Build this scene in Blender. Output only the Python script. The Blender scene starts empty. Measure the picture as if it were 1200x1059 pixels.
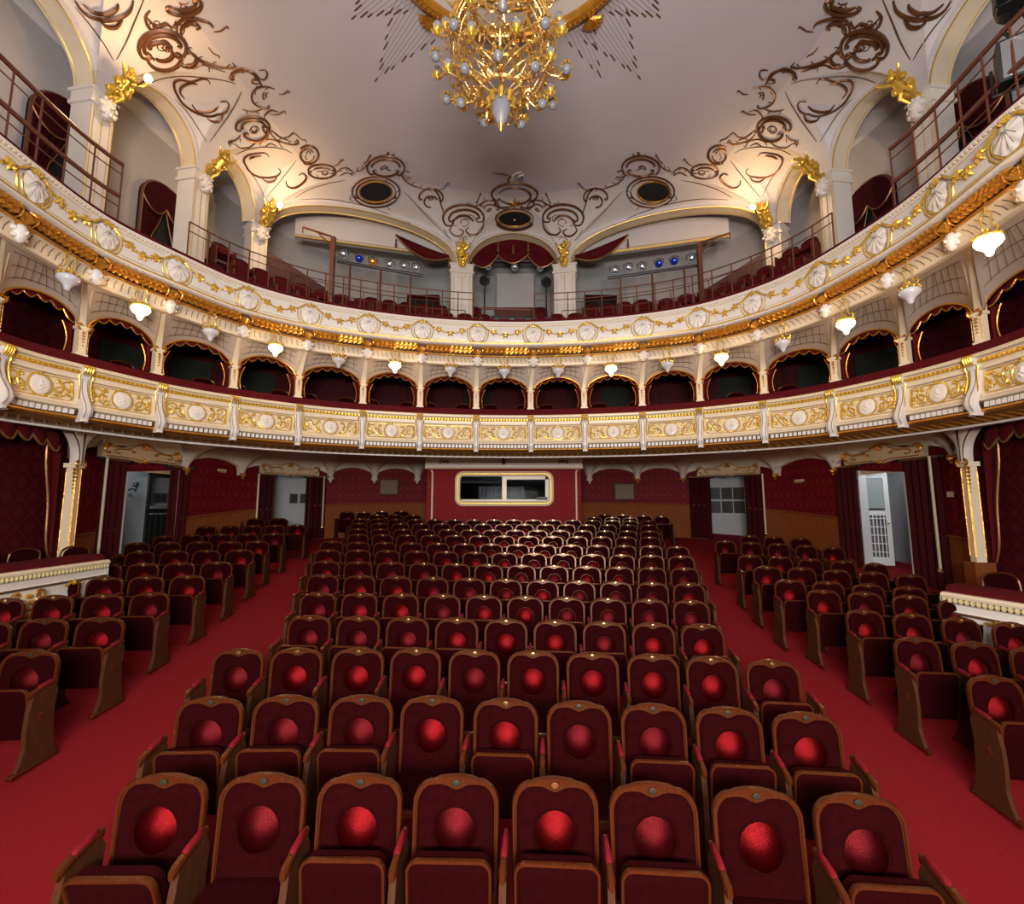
import bpy, math, random
from mathutils import Vector, Matrix
from mathutils.bvhtree import BVHTree
R = math.radians
rng = random.Random(7)
sc = bpy.context.scene
COL = sc.collection

# ------------------------------------------------------------------ camera, light, exposure
F = 560.0
HZ = 66.0
TH = math.atan(HZ / F)
CT, ST = math.cos(TH), math.sin(TH)
ZC = 2.67
SL = 0.099                       # rake of the stalls floor
cam = bpy.data.cameras.new('camera')
cam.lens = 36.0 * F / 1200.0
cam.sensor_width = 36.0
cam.sensor_fit = 'HORIZONTAL'
cam.clip_end = 200
camo = bpy.data.objects.new('camera', cam)
camo.location = (0, 0, ZC)
camo.rotation_euler = (math.pi / 2 + TH, 0, 0)
COL.objects.link(camo)
sc.camera = camo

w = bpy.data.worlds.new('world')
sc.world = w
w.use_nodes = True
w.node_tree.nodes['Background'].inputs[0].default_value = (0.66, 0.62, 0.66, 1)
w.node_tree.nodes['Background'].inputs[1].default_value = 0.06

def area(name, loc, target, size, power, color):
    l = bpy.data.lights.new(name, 'AREA')
    l.shape = 'RECTANGLE'
    l.size, l.size_y = size
    l.energy = power
    l.color = color
    o = bpy.data.objects.new(name, l)
    o.location = loc
    d = Vector(target) - Vector(loc)
    o.rotation_euler = d.to_track_quat('-Z', 'Y').to_euler()
    COL.objects.link(o)
    return o

area('stage_light', (0.0, -2.8, 3.5), (0, 12, 6.6), (3.5, 0.8), 1150, (1.0, 0.92, 0.85))
area('stage_flood', (0.0, -5.5, 6.0), (0, 10, 9.5), (8.0, 3.0), 800, (0.93, 0.93, 1.0))
sc.view_settings.view_transform = 'Standard'
sc.view_settings.look = 'None'
sc.view_settings.gamma = 1.0
sc.view_settings.use_curve_mapping = False
sc.view_settings.exposure = 0.0
sc.cycles.max_bounces = 6
sc.cycles.diffuse_bounces = 3
sc.cycles.glossy_bounces = 3
sc.cycles.transmission_bounces = 4
sc.cycles.caustics_reflective = False
sc.cycles.caustics_refractive = False
sc.cycles.sample_clamp_indirect = 4.0

def pl(name, loc, e, col=(1.0, 0.62, 0.28), r=0.1):
    l = bpy.data.lights.new(name, 'POINT'); l.energy = e; l.color = col; l.shadow_soft_size = r
    o = bpy.data.objects.new(name, l); o.location = loc; COL.objects.link(o); return o

# ------------------------------------------------------------------ projection helpers (photo pixels -> points in the hall)
def ray(px, py):
    u = px - 600.0
    v = 529.5 - py
    return Vector((u, F * CT - v * ST, F * ST + v * CT))

def at_z(px, py, z):
    d = ray(px, py)
    t = (z - ZC) / d.z
    return Vector((d.x * t, d.y * t, z))

def at_y(px, py, y):
    d = ray(px, py)
    t = y / d.y
    return Vector((d.x * t, y, ZC + d.z * t))

def at_floor(px, py, h):
    """point whose height over the raked floor is h"""
    d = ray(px, py)
    t = (h - ZC) / (d.z - SL * d.y)
    return Vector((d.x * t, d.y * t, ZC + d.z * t))

def proj(p):
    yc = p[1] * CT + (p[2] - ZC) * ST
    zc = -p[1] * ST + (p[2] - ZC) * CT
    return 600 + F * p[0] / yc, 529.5 - F * zc / yc

# ------------------------------------------------------------------ materials
def principled(name, col, rough=0.5, metal=0.0, **kw):
    m = bpy.data.materials.new(name)
    m.use_nodes = True
    b = m.node_tree.nodes['Principled BSDF']
    b.inputs['Base Color'].default_value = (*col, 1)
    b.inputs['Roughness'].default_value = rough
    b.inputs['Metallic'].default_value = metal
    for k, v in kw.items():
        b.inputs[k.replace('_', ' ')].default_value = v
    return m

def noisy(m, amount=0.15, scale=6.0, bump=0.0, bscale=60.0):
    nt = m.node_tree
    b = nt.nodes['Principled BSDF']
    c = list(b.inputs['Base Color'].default_value)
    tc = nt.nodes.new('ShaderNodeTexCoord')
    n = nt.nodes.new('ShaderNodeTexNoise')
    n.inputs['Scale'].default_value = scale
    n.inputs['Detail'].default_value = 6
    nt.links.new(tc.outputs['Object'], n.inputs['Vector'])
    r = nt.nodes.new('ShaderNodeMix')
    r.data_type = 'RGBA'
    r.inputs[6].default_value = (*[x * (1 - amount) for x in c[:3]], 1)
    r.inputs[7].default_value = (*[min(1, x * (1 + amount)) for x in c[:3]], 1)
    nt.links.new(n.outputs['Fac'], r.inputs[0])
    nt.links.new(r.outputs[2], b.inputs['Base Color'])
    if bump:
        n2 = nt.nodes.new('ShaderNodeTexNoise')
        n2.inputs['Scale'].default_value = bscale
        nt.links.new(tc.outputs['Object'], n2.inputs['Vector'])
        bp = nt.nodes.new('ShaderNodeBump')
        bp.inputs['Strength'].default_value = bump
        bp.inputs['Distance'].default_value = 0.01
        nt.links.new(n2.outputs['Fac'], bp.inputs['Height'])
        nt.links.new(bp.outputs['Normal'], b.inputs['Normal'])
    return m

def emissive(name, col, strength, base=(0.9, 0.85, 0.8)):
    m = principled(name, base, 0.4)
    b = m.node_tree.nodes['Principled BSDF']
    b.inputs['Emission Color'].default_value = (*col, 1)
    b.inputs['Emission Strength'].default_value = strength
    return m

def wood(name, c1, c2, scale=5.0, rough=0.3, **kw):
    m = principled(name, c1, rough, **kw)
    nt = m.node_tree
    b = nt.nodes['Principled BSDF']
    tc = nt.nodes.new('ShaderNodeTexCoord')
    mp = nt.nodes.new('ShaderNodeMapping')
    mp.inputs['Scale'].default_value = (scale * 4, scale * 4, scale * 0.6)
    n = nt.nodes.new('ShaderNodeTexNoise')
    n.inputs['Scale'].default_value = 2.0
    n.inputs['Detail'].default_value = 7
    r = nt.nodes.new('ShaderNodeMix')
    r.data_type = 'RGBA'
    r.inputs[6].default_value = (*c1, 1)
    r.inputs[7].default_value = (*c2, 1)
    nt.links.new(tc.outputs['Object'], mp.inputs['Vector'])
    nt.links.new(mp.outputs['Vector'], n.inputs['Vector'])
    nt.links.new(n.outputs['Fac'], r.inputs[0])
    nt.links.new(r.outputs[2], b.inputs['Base Color'])
    return m

def damask(name, c1, c2, pu=0.42, pv=0.62, rough=0.6):
    """woven ogee pattern on metre-scaled uv"""
    m = principled(name, c1, rough, 0.0, Specular_IOR_Level=0.1)
    nt = m.node_tree
    b = nt.nodes['Principled BSDF']
    uv = nt.nodes.new('ShaderNodeUVMap')
    sp = nt.nodes.new('ShaderNodeSeparateXYZ')
    nt.links.new(uv.outputs[0], sp.inputs[0])
    def math_(op, a, bb=None, cc=None):
        n = nt.nodes.new('ShaderNodeMath')
        n.operation = op
        for i, q in enumerate((a, bb, cc)):
            if q is None:
                continue
            if isinstance(q, (int, float)):
                n.inputs[i].default_value = q
            else:
                nt.links.new(q, n.inputs[i])
        return n.outputs[0]
    cu = math_('COSINE', math_('MULTIPLY', sp.outputs[0], 2 * math.pi / pu))
    cv = math_('COSINE', math_('MULTIPLY', sp.outputs[1], 2 * math.pi / pv))
    s = math_('ABSOLUTE', math_('ADD', cu, cv))
    l1 = math_('LESS_THAN', s, 0.28)
    l2 = math_('GREATER_THAN', s, 1.45)
    l3 = math_('LESS_THAN', math_('ABSOLUTE', math_('SUBTRACT', s, 1.05)), 0.1)
    f = math_('MINIMUM', math_('ADD', math_('ADD', l1, l2), math_('MULTIPLY', l3, 0.7)), 1.0)
    n = nt.nodes.new('ShaderNodeTexNoise')
    n.inputs['Scale'].default_value = 30
    nt.links.new(uv.outputs[0], n.inputs['Vector'])
    f = math_('MULTIPLY', f, math_('ADD', math_('MULTIPLY', n.outputs['Fac'], 0.9), 0.3))
    r = nt.nodes.new('ShaderNodeMix')
    r.data_type = 'RGBA'
    r.inputs[6].default_value = (*c1, 1)
    r.inputs[7].default_value = (*c2, 1)
    nt.links.new(f, r.inputs[0])
    nt.links.new(r.outputs[2], b.inputs['Base Color'])
    return m

M = {}
M['cream'] = noisy(principled('cream_paint', (0.80, 0.66, 0.47), 0.35), 0.06, 3)
M['white'] = noisy(principled('white_plaster', (0.80, 0.73, 0.65), 0.4), 0.05, 5, 0.15, 40)
M['scrollgold'] = noisy(principled('brown_gilding', (0.16, 0.062, 0.022), 0.36, 0.5), 0.5, 8, 0.4, 40)
M['line'] = principled('brown_painted_line', (0.10, 0.045, 0.02), 0.5)
M['gold'] = noisy(principled('gilding', (0.86, 0.52, 0.08), 0.30, 0.62), 0.25, 12, 0.5, 50)
M['gold_deep'] = noisy(principled('deep_gilding', (0.66, 0.29, 0.035), 0.30, 0.7), 0.35, 9, 0.6, 40)
M['gold_dark'] = noisy(principled('aged_gilding', (0.30, 0.15, 0.05), 0.38, 0.6), 0.5, 7, 0.4, 40)
M['ceiling'] = noisy(principled('ceiling_paint', (0.58, 0.53, 0.56), 0.7), 0.05, 2, 0.1, 60)
M['vault'] = noisy(principled('vault_paint', (0.66, 0.60, 0.58), 0.6), 0.05, 2, 0.1, 60)
M['gallery_wall'] = noisy(principled('grey_gallery_paint', (0.50, 0.46, 0.45), 0.8), 0.07, 2, 0.15, 60)
M['carpet'] = noisy(principled('red_carpet', (0.23, 0.009, 0.013), 0.95, 0.0, Specular_IOR_Level=0.1), 0.22, 45, 0.7, 260)
M['velvet'] = noisy(principled('red_velvet', (0.016, 0.0010, 0.0014), 0.95, 0.0, Specular_IOR_Level=0.03, Sheen_Weight=0.02, Sheen_Roughness=0.5), 0.35, 25, 0.25, 300)
M['velvet'].node_tree.nodes['Principled BSDF'].inputs['Sheen Tint'].default_value = (0.8, 0.05, 0.08, 1)
M['pad'] = noisy(principled('worn_red_velvet', (0.11, 0.003, 0.004), 0.40, 0.92, Specular_IOR_Level=0.2), 0.35, 14, 0.3, 260)
M['pad_dim'] = noisy(principled('less_worn_red_velvet', (0.065, 0.0025, 0.004), 0.42, 0.85, Specular_IOR_Level=0.2), 0.4, 14, 0.3, 260)
M['armvelvet'] = noisy(principled('arm_pad_velvet', (0.17, 0.006, 0.012), 0.6, 0.1, Specular_IOR_Level=0.2), 0.3, 30, 0.3, 300)
M['drape'] = noisy(principled('burgundy_curtain', (0.040, 0.003, 0.005), 0.85, 0.0, Specular_IOR_Level=0.1), 0.3, 4, 0.2, 120)
M['rail_velvet'] = noisy(principled('armrest_velvet', (0.085, 0.0035, 0.006), 0.85, 0.0, Specular_IOR_Level=0.15), 0.2, 8, 0.2, 150)
M['wood'] = wood('polished_wood', (0.032, 0.007, 0.002), (0.088, 0.019, 0.005), 5, 0.25, Specular_Tint=(1.0, 0.62, 0.42, 1))
M['sidewood'] = wood('oak_side', (0.035, 0.011, 0.004), (0.075, 0.024, 0.008), 8, 0.55, Specular_IOR_Level=0.15)
M['dado'] = wood('dado_wood', (0.13, 0.034, 0.010), (0.24, 0.070, 0.018), 3, 0.7, Specular_IOR_Level=0.1)
M['rail'] = wood('brown_rail', (0.09, 0.025, 0.014), (0.16, 0.045, 0.022), 4, 0.35)
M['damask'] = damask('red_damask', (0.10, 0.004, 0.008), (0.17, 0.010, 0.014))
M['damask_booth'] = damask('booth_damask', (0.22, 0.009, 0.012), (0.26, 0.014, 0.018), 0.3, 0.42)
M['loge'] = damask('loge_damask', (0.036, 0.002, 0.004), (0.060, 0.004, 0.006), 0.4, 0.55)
M['black'] = principled('black_metal', (0.012, 0.012, 0.013), 0.45)
M['dark'] = principled('dark_void', (0.006, 0.005, 0.006), 0.9)
M['brass'] = principled('brass', (0.9, 0.62, 0.25), 0.22, 0.95)
M['steel'] = principled('steel', (0.6, 0.58, 0.55), 0.3, 0.9)
M['glass'] = principled('frosted_glass', (0.55, 0.57, 0.64), 0.25, 0.0, Transmission_Weight=0.6, IOR=1.45)
M['opal'] = principled('unlit_opal_glass', (0.62, 0.60, 0.62), 0.2, 0.0)
M['lit'] = emissive('lit_opal_glass', (1.0, 0.78, 0.42), 5.0)
M['bulb'] = emissive('lit_bulb', (1.0, 0.72, 0.30), 25.0)
M['lens'] = principled('spotlight_lens', (0.75, 0.8, 0.9), 0.08, 0.85)
M['lens_blue'] = principled('blue_spotlight_lens', (0.03, 0.06, 0.55), 0.1, 0.6)
M['lens_amber'] = principled('amber_spotlight_lens', (0.9, 0.35, 0.05), 0.1, 0.6)
M['grey'] = noisy(principled('corridor_paint', (0.38, 0.40, 0.41), 0.8), 0.06, 3)
M['pane'] = principled('dark_glass_pane', (0.02, 0.025, 0.03), 0.06, 0.0, Transmission_Weight=0.3)
M['doorwood'] = wood('dark_door', (0.012, 0.014, 0.012), (0.022, 0.024, 0.020), 3, 0.7, Specular_IOR_Level=0.1)
M['whitewood'] = principled('white_door_paint', (0.6, 0.62, 0.62), 0.4)
M['clearpane'] = principled('clear_pane', (0.9, 0.95, 1.0), 0.02, 0.0, Transmission_Weight=1.0, IOR=1.06)
M['spandrel'] = noisy(principled('shaded_spandrel', (0.56, 0.45, 0.36), 0.5), 0.08, 4)  # beige darkened to hold the shadow under the upper balcony
M['copper'] = noisy(principled('dark_copper_paint', (0.09, 0.032, 0.018), 0.6, 0.0), 0.4, 12)
M['rayline'] = principled('grey_ray_paint', (0.40, 0.37, 0.40), 0.6)
M['chgold'] = noisy(principled('chandelier_brass', (0.80, 0.50, 0.16), 0.28, 0.8), 0.3, 10, 0.3, 60)
M['darkrail'] = wood('dark_brown_boards', (0.045, 0.012, 0.008), (0.08, 0.02, 0.012), 4, 0.5)
M['plate_dull'] = principled('dull_plate', (0.05, 0.045, 0.03), 0.4, 0.5)  # darker, less shiny plate metal for most front-row seats
M['machine'] = principled('grey_machine', (0.12, 0.12, 0.13), 0.4)
M['greypane'] = principled('grey_glass', (0.30, 0.36, 0.36), 0.1)
M['grille'] = noisy(principled('brown_grille_cloth', (0.16, 0.10, 0.06), 0.7), 0.4, 60)
M['photo'] = noisy(principled('dark_photo_print', (0.05, 0.05, 0.05), 0.25), 0.8, 9)
M['pelmet'] = noisy(principled('old_ivory_paint', (0.52, 0.40, 0.26), 0.4), 0.15, 5)
M['console'] = noisy(principled('dull_ivory_paint', (0.62, 0.54, 0.46), 0.5), 0.15, 5)
M['cream_gold'] = principled('pale_gilt', (0.8, 0.66, 0.34), 0.35, 0.3)

# ------------------------------------------------------------------ mesh builder
class MB:
    def __init__(self):
        self.v, self.f, self.uv = [], [], None
    def add(self, vs, fs):
        o = len(self.v)
        self.v.extend([tuple(p) for p in vs])
        self.f.extend([tuple(i + o for i in q) for q in fs])
        return self
    def box(self, c, s, X=None, Y=None, Z=None):
        X = X or Vector((1, 0, 0)); Y = Y or Vector((0, 1, 0)); Z = Z or Vector((0, 0, 1))
        c = Vector(c)
        vs = [c + X * (a * s[0] / 2) + Y * (b * s[1] / 2) + Z * (d * s[2] / 2) for a in (-1, 1) for b in (-1, 1) for d in (-1, 1)]
        return self.add(vs, [(0, 1, 3, 2), (4, 6, 7, 5), (0, 4, 5, 1), (2, 3, 7, 6), (0, 2, 6, 4), (1, 5, 7, 3)])
    def grid(self, rows, closed=False, wrap_v=False):
        n, m = len(rows), len(rows[0])
        vs = [p for r in rows for p in r]
        fs = []
        for i in range(n if wrap_v else n - 1):
            for j in range(m if closed else m - 1):
                a = i * m + j; b = i * m + (j + 1) % m
                c = ((i + 1) % n) * m + (j + 1) % m; d = ((i + 1) % n) * m + j
                fs.append((a, b, c, d))
        return self.add(vs, fs)
    def tube(self, pts, r, k=6, caps=True, flat=None):
        """round tube along pts; r number or list; flat = (normal, factor) squashes it along that direction"""
        pts = [Vector(p) for p in pts]
        n = len(pts)
        if n < 2:
            return self
        rs = r if isinstance(r, (list, tuple)) else [r] * n
        up = None
        rows = []
        for i, p in enumerate(pts):
            t = pts[min(i + 1, n - 1)] - pts[max(i - 1, 0)]
            if t.length < 1e-9:
                t = Vector((0, 0, 1))
            t.normalize()
            if up is None:
                a = Vector((0, 0, 1)) if abs(t.z) < 0.9 else Vector((1, 0, 0))
                if flat is not None:
                    a = Vector(flat[0])
                up = (a - t * a.dot(t))
                up = up.normalized() if up.length > 1e-6 else t.orthogonal().normalized()
            else:
                if flat is not None:
                    up = Vector(flat[0])
                up = up - t * up.dot(t)
                up = up.normalized() if up.length > 1e-6 else t.orthogonal().normalized()
            s = t.cross(up)
            fu = flat[1] if flat is not None else 1.0
            rows.append([p + (s * math.cos(q) + up * math.sin(q) * fu) * rs[i] for q in (2 * math.pi * j / k for j in range(k))])
        o = len(self.v)
        self.grid(rows, closed=True)
        if caps:
            self.f.append(tuple(o + j for j in range(k))[::-1])
            self.f.append(tuple(o + (n - 1) * k + j for j in range(k)))
        return self
    def lathe(self, prof, n=16, c=(0, 0, 0), X=None, Y=None, Z=None):
        X = X or Vector((1, 0, 0)); Y = Y or Vector((0, 1, 0)); Z = Z or Vector((0, 0, 1))
        c = Vector(c)
        rows = [[c + X * (r * math.cos(2 * math.pi * j / n)) + Y * (r * math.sin(2 * math.pi * j / n)) + Z * z for j in range(n)] for r, z in prof]
        return self.grid(rows, closed=True)
    def ball(self, c, r, n=8, m=5, sx=1, sy=1, sz=1):
        prof = [(max(1e-4, math.sin(math.pi * i / m)) * r, -math.cos(math.pi * i / m) * r * sz) for i in range(m + 1)]
        return self.lathe(prof, n, c, Vector((sx, 0, 0)), Vector((0, sy, 0)))
    def prism(self, poly, d0, d1, O, X, Y, N):
        """polygon in (X,Y) plane at O, extruded along N from d0 to d1"""
        n = len(poly)
        vs = [O + X * a + Y * b + N * d0 for a, b in poly] + [O + X * a + Y * b + N * d1 for a, b in poly]
        fs = [tuple(range(n))[::-1], tuple(range(n, 2 * n))] + [(i, (i + 1) % n, n + (i + 1) % n, n + i) for i in range(n)]
        return self.add(vs, fs)
    def mesh(self, name, mat, smooth=True):
        me = bpy.data.meshes.new(name)
        me.from_pydata(self.v, [], self.f)
        me.materials.append(mat)
        if smooth:
            me.polygons.foreach_set('use_smooth', [True] * len(me.polygons))
            try:
                me.set_sharp_from_angle(angle=R(42))
            except Exception:
                pass
        if self.uv is not None:
            ul = me.uv_layers.new(name='UVMap')
            vi = [0] * len(me.loops)
            me.loops.foreach_get('vertex_index', vi)
            flat = []
            for i in vi:
                flat.extend(self.uv[i])
            ul.data.foreach_set('uv', flat)
        return me
    def obj(self, name, mat, parent=None, smooth=True):
        o = bpy.data.objects.new(name, self.mesh(name, M[mat] if isinstance(mat, str) else mat, smooth))
        COL.objects.link(o)
        if parent is not None:
            o.parent = parent
        return o

def tag(o, label=None, cat=None, group=None, kind=None):
    if label: o['label'] = label
    if cat: o['category'] = cat
    if group: o['group'] = group
    if kind: o['kind'] = kind
    return o

def empty(name, loc=(0, 0, 0), rz=0.0, parent=None):
    o = bpy.data.objects.new(name, None)
    o.empty_display_size = 0.1
    o.location = loc
    o.rotation_euler = (0, 0, rz)
    COL.objects.link(o)
    if parent is not None:
        o.parent = parent
    return o

def link(name, me, parent=None, loc=None, rz=None):
    o = bpy.data.objects.new(name, me)
    COL.objects.link(o)
    if parent is not None:
        o.parent = parent
    if loc is not None: o.location = loc
    if rz is not None: o.rotation_euler = (0, 0, rz)
    return o

ORD = ['first', 'second', 'third', 'fourth', 'fifth', 'sixth', 'seventh', 'eighth', 'ninth', 'tenth', 'eleventh', 'twelfth',
       'thirteenth', 'fourteenth', 'fifteenth', 'sixteenth', 'seventeenth', 'eighteenth', 'nineteenth', 'twentieth',
       'twenty-first', 'twenty-second', 'twenty-third', 'twenty-fourth', 'twenty-fifth', 'twenty-sixth', 'twenty-seventh', 'twenty-eighth',
       'twenty-ninth', 'thirtieth', 'thirty-first', 'thirty-second', 'thirty-third', 'thirty-fourth', 'thirty-fifth', 'thirty-sixth']

class Curve:
    """smooth plan curve through control points, parametrised by arc length; normal points into the hall"""
    def __init__(self, pts, res=14):
        P = [Vector((p[0], p[1])) for p in pts]
        P = [P[0] * 2 - P[1]] + P + [P[-1] * 2 - P[-2]]
        out = []
        for i in range(1, len(P) - 2):
            for k in range(res):
                t = k / res
                a, b, c, d = P[i - 1], P[i], P[i + 1], P[i + 2]
                out.append(0.5 * ((2 * b) + (c - a) * t + (2 * a - 5 * b + 4 * c - d) * t * t + (3 * b - a - 3 * c + d) * t ** 3))
        out.append(P[-2])
        # relax the hand-read wobble
        for _ in range(60):
            out = [out[0]] + [out[i] * 0.5 + (out[i - 1] + out[i + 1]) * 0.25 for i in range(1, len(out) - 1)] + [out[-1]]
        self.p = out
        self.s = [0.0]
        for i in range(1, len(out)):
            self.s.append(self.s[-1] + (out[i] - out[i - 1]).length)
        self.L = self.s[-1]
    def _loc(self, s):
        s = min(max(s, 0.0), self.L)
        lo, hi = 0, len(self.s) - 1
        while hi - lo > 1:
            m = (lo + hi) // 2
            if self.s[m] <= s: lo = m
            else: hi = m
        return lo, (s - self.s[lo]) / max(1e-9, self.s[lo + 1] - self.s[lo])
    def pos(self, s):
        i, t = self._loc(s)
        return self.p[i].lerp(self.p[i + 1], t)
    def tan(self, s):
        e = 0.12
        a, b = self.pos(max(0, s - e)), self.pos(min(self.L, s + e))
        return (b - a).normalized()
    def nor(self, s):
        t = self.tan(s)
        return Vector((t.y, -t.x))      # runs left side -> back -> right side, so this points to the hall centre
    def at(self, s, off, z):
        p = self.pos(s) + self.nor(s) * off
        return Vector((p.x, p.y, z))
    def s_px(self, px, off, z):
        lo = None
        best, bs = 1e9, 0
        n = 260
        for i in range(n + 1):
            s = self.L * i / n
            q = self.at(s, off, z)
            if q.y < 0.6: continue
            d = abs(proj(q)[0] - px)
            if d < best: best, bs = d, s
        st = self.L / n
        for _ in range(12):
            for c in (bs - st, bs + st):
                q = self.at(c, off, z)
                if q.y < 0.6: continue
                d = abs(proj(q)[0] - px)
                if d < best: best, bs = d, c
            st *= 0.6
        return bs

def sweep(cv, prof, s0, s1, step=0.25, uvs=False, closed=False):
    n = max(1, int(math.ceil((s1 - s0) / step)))
    m = MB()
    rows, uv = [], []
    for i in range(n + 1):
        s = s0 + (s1 - s0) * i / n
        rows.append([cv.at(s, o, z) for o, z in prof])
        acc = 0
        for j, (o, z) in enumerate(prof):
            if j: acc += math.hypot(o - prof[j - 1][0], z - prof[j - 1][1])
            uv.append((s, acc))
    m.grid(rows, closed=closed)
    if uvs: m.uv = uv
    return m

def stepped(n, wmax, total, k): return 0

def cscroll(cx, cy, rx, ry, a0, a1, n=14, curl=0.45, turns=0.6):
    """C-scroll in 2D: elliptic arc a0..a1 (degrees) whose two ends curl inwards"""
    pts = []
    def e(a, k=1.0, ox=0, oy=0):
        return (cx + ox + rx * k * math.cos(R(a)), cy + oy + ry * k * math.sin(R(a)))
    sgn = 1 if a1 > a0 else -1
    def end(a, direction):
        q = []
        c = (cx + rx * (1 - curl * 0.5) * math.cos(R(a)), cy + ry * (1 - curl * 0.5) * math.sin(R(a)))
        for i in range(1, 8):
            t = i / 7
            aa = a + direction * 360 * turns * t
            k = curl * 0.5 * (1 - 0.55 * t)
            q.append((c[0] + rx * k * math.cos(R(aa)), c[1] + ry * k * math.sin(R(aa))))
        return q
    core = [e(a0 + (a1 - a0) * i / n) for i in range(n + 1)]
    if curl > 0:
        core = end(a0, -sgn)[::-1] + core + end(a1, sgn)
    return core

def taper(n, r0, r1):
    return [r0 + (r1 - r0) * math.sin(math.pi * (i + 0.5) / n) for i in range(n)]
# ================================================================== plan curves read from the photograph
def plan(pxs, z, pre, post):
    return Curve(pre + [tuple(at_z(x, y, z)[:2]) for x, y in pxs] + post)

Z1 = 5.02                        # top of the lower balcony front
T1 = plan([(0, 404), (67, 422), (133, 438), (200, 453), (267, 464), (333, 473), (400, 480), (500, 486), (600, 488), (667, 487), (733, 485), (800, 481),
           (867, 474), (933, 466), (1000, 453), (1067, 438), (1133, 420), (1200, 399)], Z1,
          [(-6.5, 2.0), (-6.95, 4.2)], [(6.95, 4.2), (6.5, 2.0)])
Z2 = 7.34                        # top of the upper balcony front
T2 = plan([(0, 163), (67, 216), (133, 263), (217, 302), (267, 326), (333, 347), (400, 361), (500, 374), (600, 379), (700, 375), (800, 363),
           (867, 345), (933, 320), (1000, 280), (1067, 236), (1133, 178), (1200, 116)], Z2,
          [(-5.9, 2.0), (-6.35, 4.2)], [(5.95, 3.6), (5.5, 2.0)])
GW = Curve([(-8.9, 1.5), (-8.95, 5), (-8.95, 8), (-8.9, 10.5), (-8.75, 12.6), (-8.35, 14.6), (-7.2, 16.2), (-5.2, 17.1), (-2.6, 17.4), (0, 17.45),
            (2.6, 17.4), (5.2, 17.1), (7.2, 16.2), (8.35, 14.6), (8.75, 12.6), (8.9, 10.5), (8.95, 8), (8.95, 5), (8.9, 1.5)])
UW = Curve([(-9.3, 1.0), (-9.2, 5), (-9.05, 8), (-8.8, 10.5), (-8.5, 12.8), (-8.0, 14.8), (-6.2, 16.9), (-3.2, 17.9), (0, 18.1), (3.2, 17.9), (6.2, 16.9),
            (8.0, 14.8), (8.5, 12.8), (8.8, 10.5), (9.05, 8), (9.2, 5), (9.3, 1.0)])

# ================================================================== floor
m = MB()
NX, NY = 2, 20
m.grid([[Vector((-10.4 + 20.8 * j / NX, -0.5 + 20.5 * i / NY, SL * (-0.5 + 20.5 * i / NY))) for j in range(NX + 1)] for i in range(NY + 1)])
fl = m.obj('floor', 'carpet', smooth=False)
tag(fl, 'raked auditorium floor laid with plain red carpet', kind='structure')
m = MB().box((0, 9, -0.9), (20.8, 20, 0.4))
o = m.obj('trim_1', 'dark'); tag(o, 'dark sub-floor under the raked stalls', kind='structure')

# ================================================================== ground floor wall with doorways
def zf(p): return SL * p[1]
SOF = 4.30
doors = [(143, 206, 'left'), (319, 361, 'left2'), (829, 876, 'right2'), (1008, 1066, 'right')]
dspan = [(GW.s_px(a, 0, 3.0), GW.s_px(b, 0, 3.0)) for a, b, _ in doors]
wall = MB(); wall.uv = []
def wallstrip(mb, cv, s0, s1, zb, zt, off=0.0, step=0.3):
    n = max(1, int(math.ceil((s1 - s0) / step)))
    rows = []
    for i in range(n + 1):
        s = s0 + (s1 - s0) * i / n
        b = cv.at(s, off, 0)
        z0 = zb(b) if callable(zb) else zb
        z1 = zt(b) if callable(zt) else zt
        rows.append([Vector((b.x, b.y, z0)), Vector((b.x, b.y, z1))])
        if mb.uv is not None:
            mb.uv += [(s, z0), (s, z1)]
    mb.grid(rows)
DH = 2.42
edges = [0.0]
for a, b in dspan: edges += [a, b]
edges.append(GW.L)
for i in range(0, len(edges), 2):
    wallstrip(wall, GW, edges[i], edges[i + 1], lambda p: zf(p) - 0.05, SOF + 0.05)
for a, b in dspan:
    wallstrip(wall, GW, a, b, lambda p: zf(p) + DH, SOF + 0.05)
gw = wall.obj('wall_stalls', 'damask', smooth=False)
tag(gw, 'curved red damask wall around the stalls', kind='structure')
# wooden dado with rail
for i in range(0, len(edges), 2):
    a, b = edges[i] + 0.02, edges[i + 1] - 0.02
    mb = MB()
    wallstrip(mb, GW, a, b, lambda p: zf(p) - 0.04, lambda p: zf(p) + 1.12, 0.03)
    mb.obj('dado', 'dado', gw)
    mb = MB()
    n = max(2, int((b - a) / 0.3))
    mb.tube([GW.at(a + (b - a) * k / n, 0.05, 0) + Vector((0, 0, zf(GW.at(a + (b - a) * k / n, 0.05, 0)) + 1.14)) for k in range(n + 1)], 0.03, 6)
    mb.obj('dado_rail', 'dado', gw)
# corridor behind the doorways
m = MB(); m.uv = []
wallstrip(m, GW, 0, GW.L, lambda p: zf(p) - 0.3, SOF + 0.1, -1.5, 0.5)
cor = m.obj('wall_corridor', 'grey', smooth=False)
tag(cor, 'pale grey corridor wall seen through the stalls doorways', kind='structure')
for a, b in dspan:
    s = (a + b) / 2
    p = GW.at(s, -0.75, 0)
    l = bpy.data.lights.new('corridor_lamp', 'POINT'); l.energy = 26; l.color = (0.85, 0.93, 1.0); l.shadow_soft_size = 0.15
    lo = bpy.data.objects.new('corridor_lamp', l); lo.location = (p.x, p.y, SL * p.y + 2.75); COL.objects.link(lo)

# ================================================================== underside of the lower balcony
m = sweep(T1, [(-0.42, 4.02), (-0.5, 4.06), (-0.52, 4.30)], 0, T1.L, 0.3)
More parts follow.
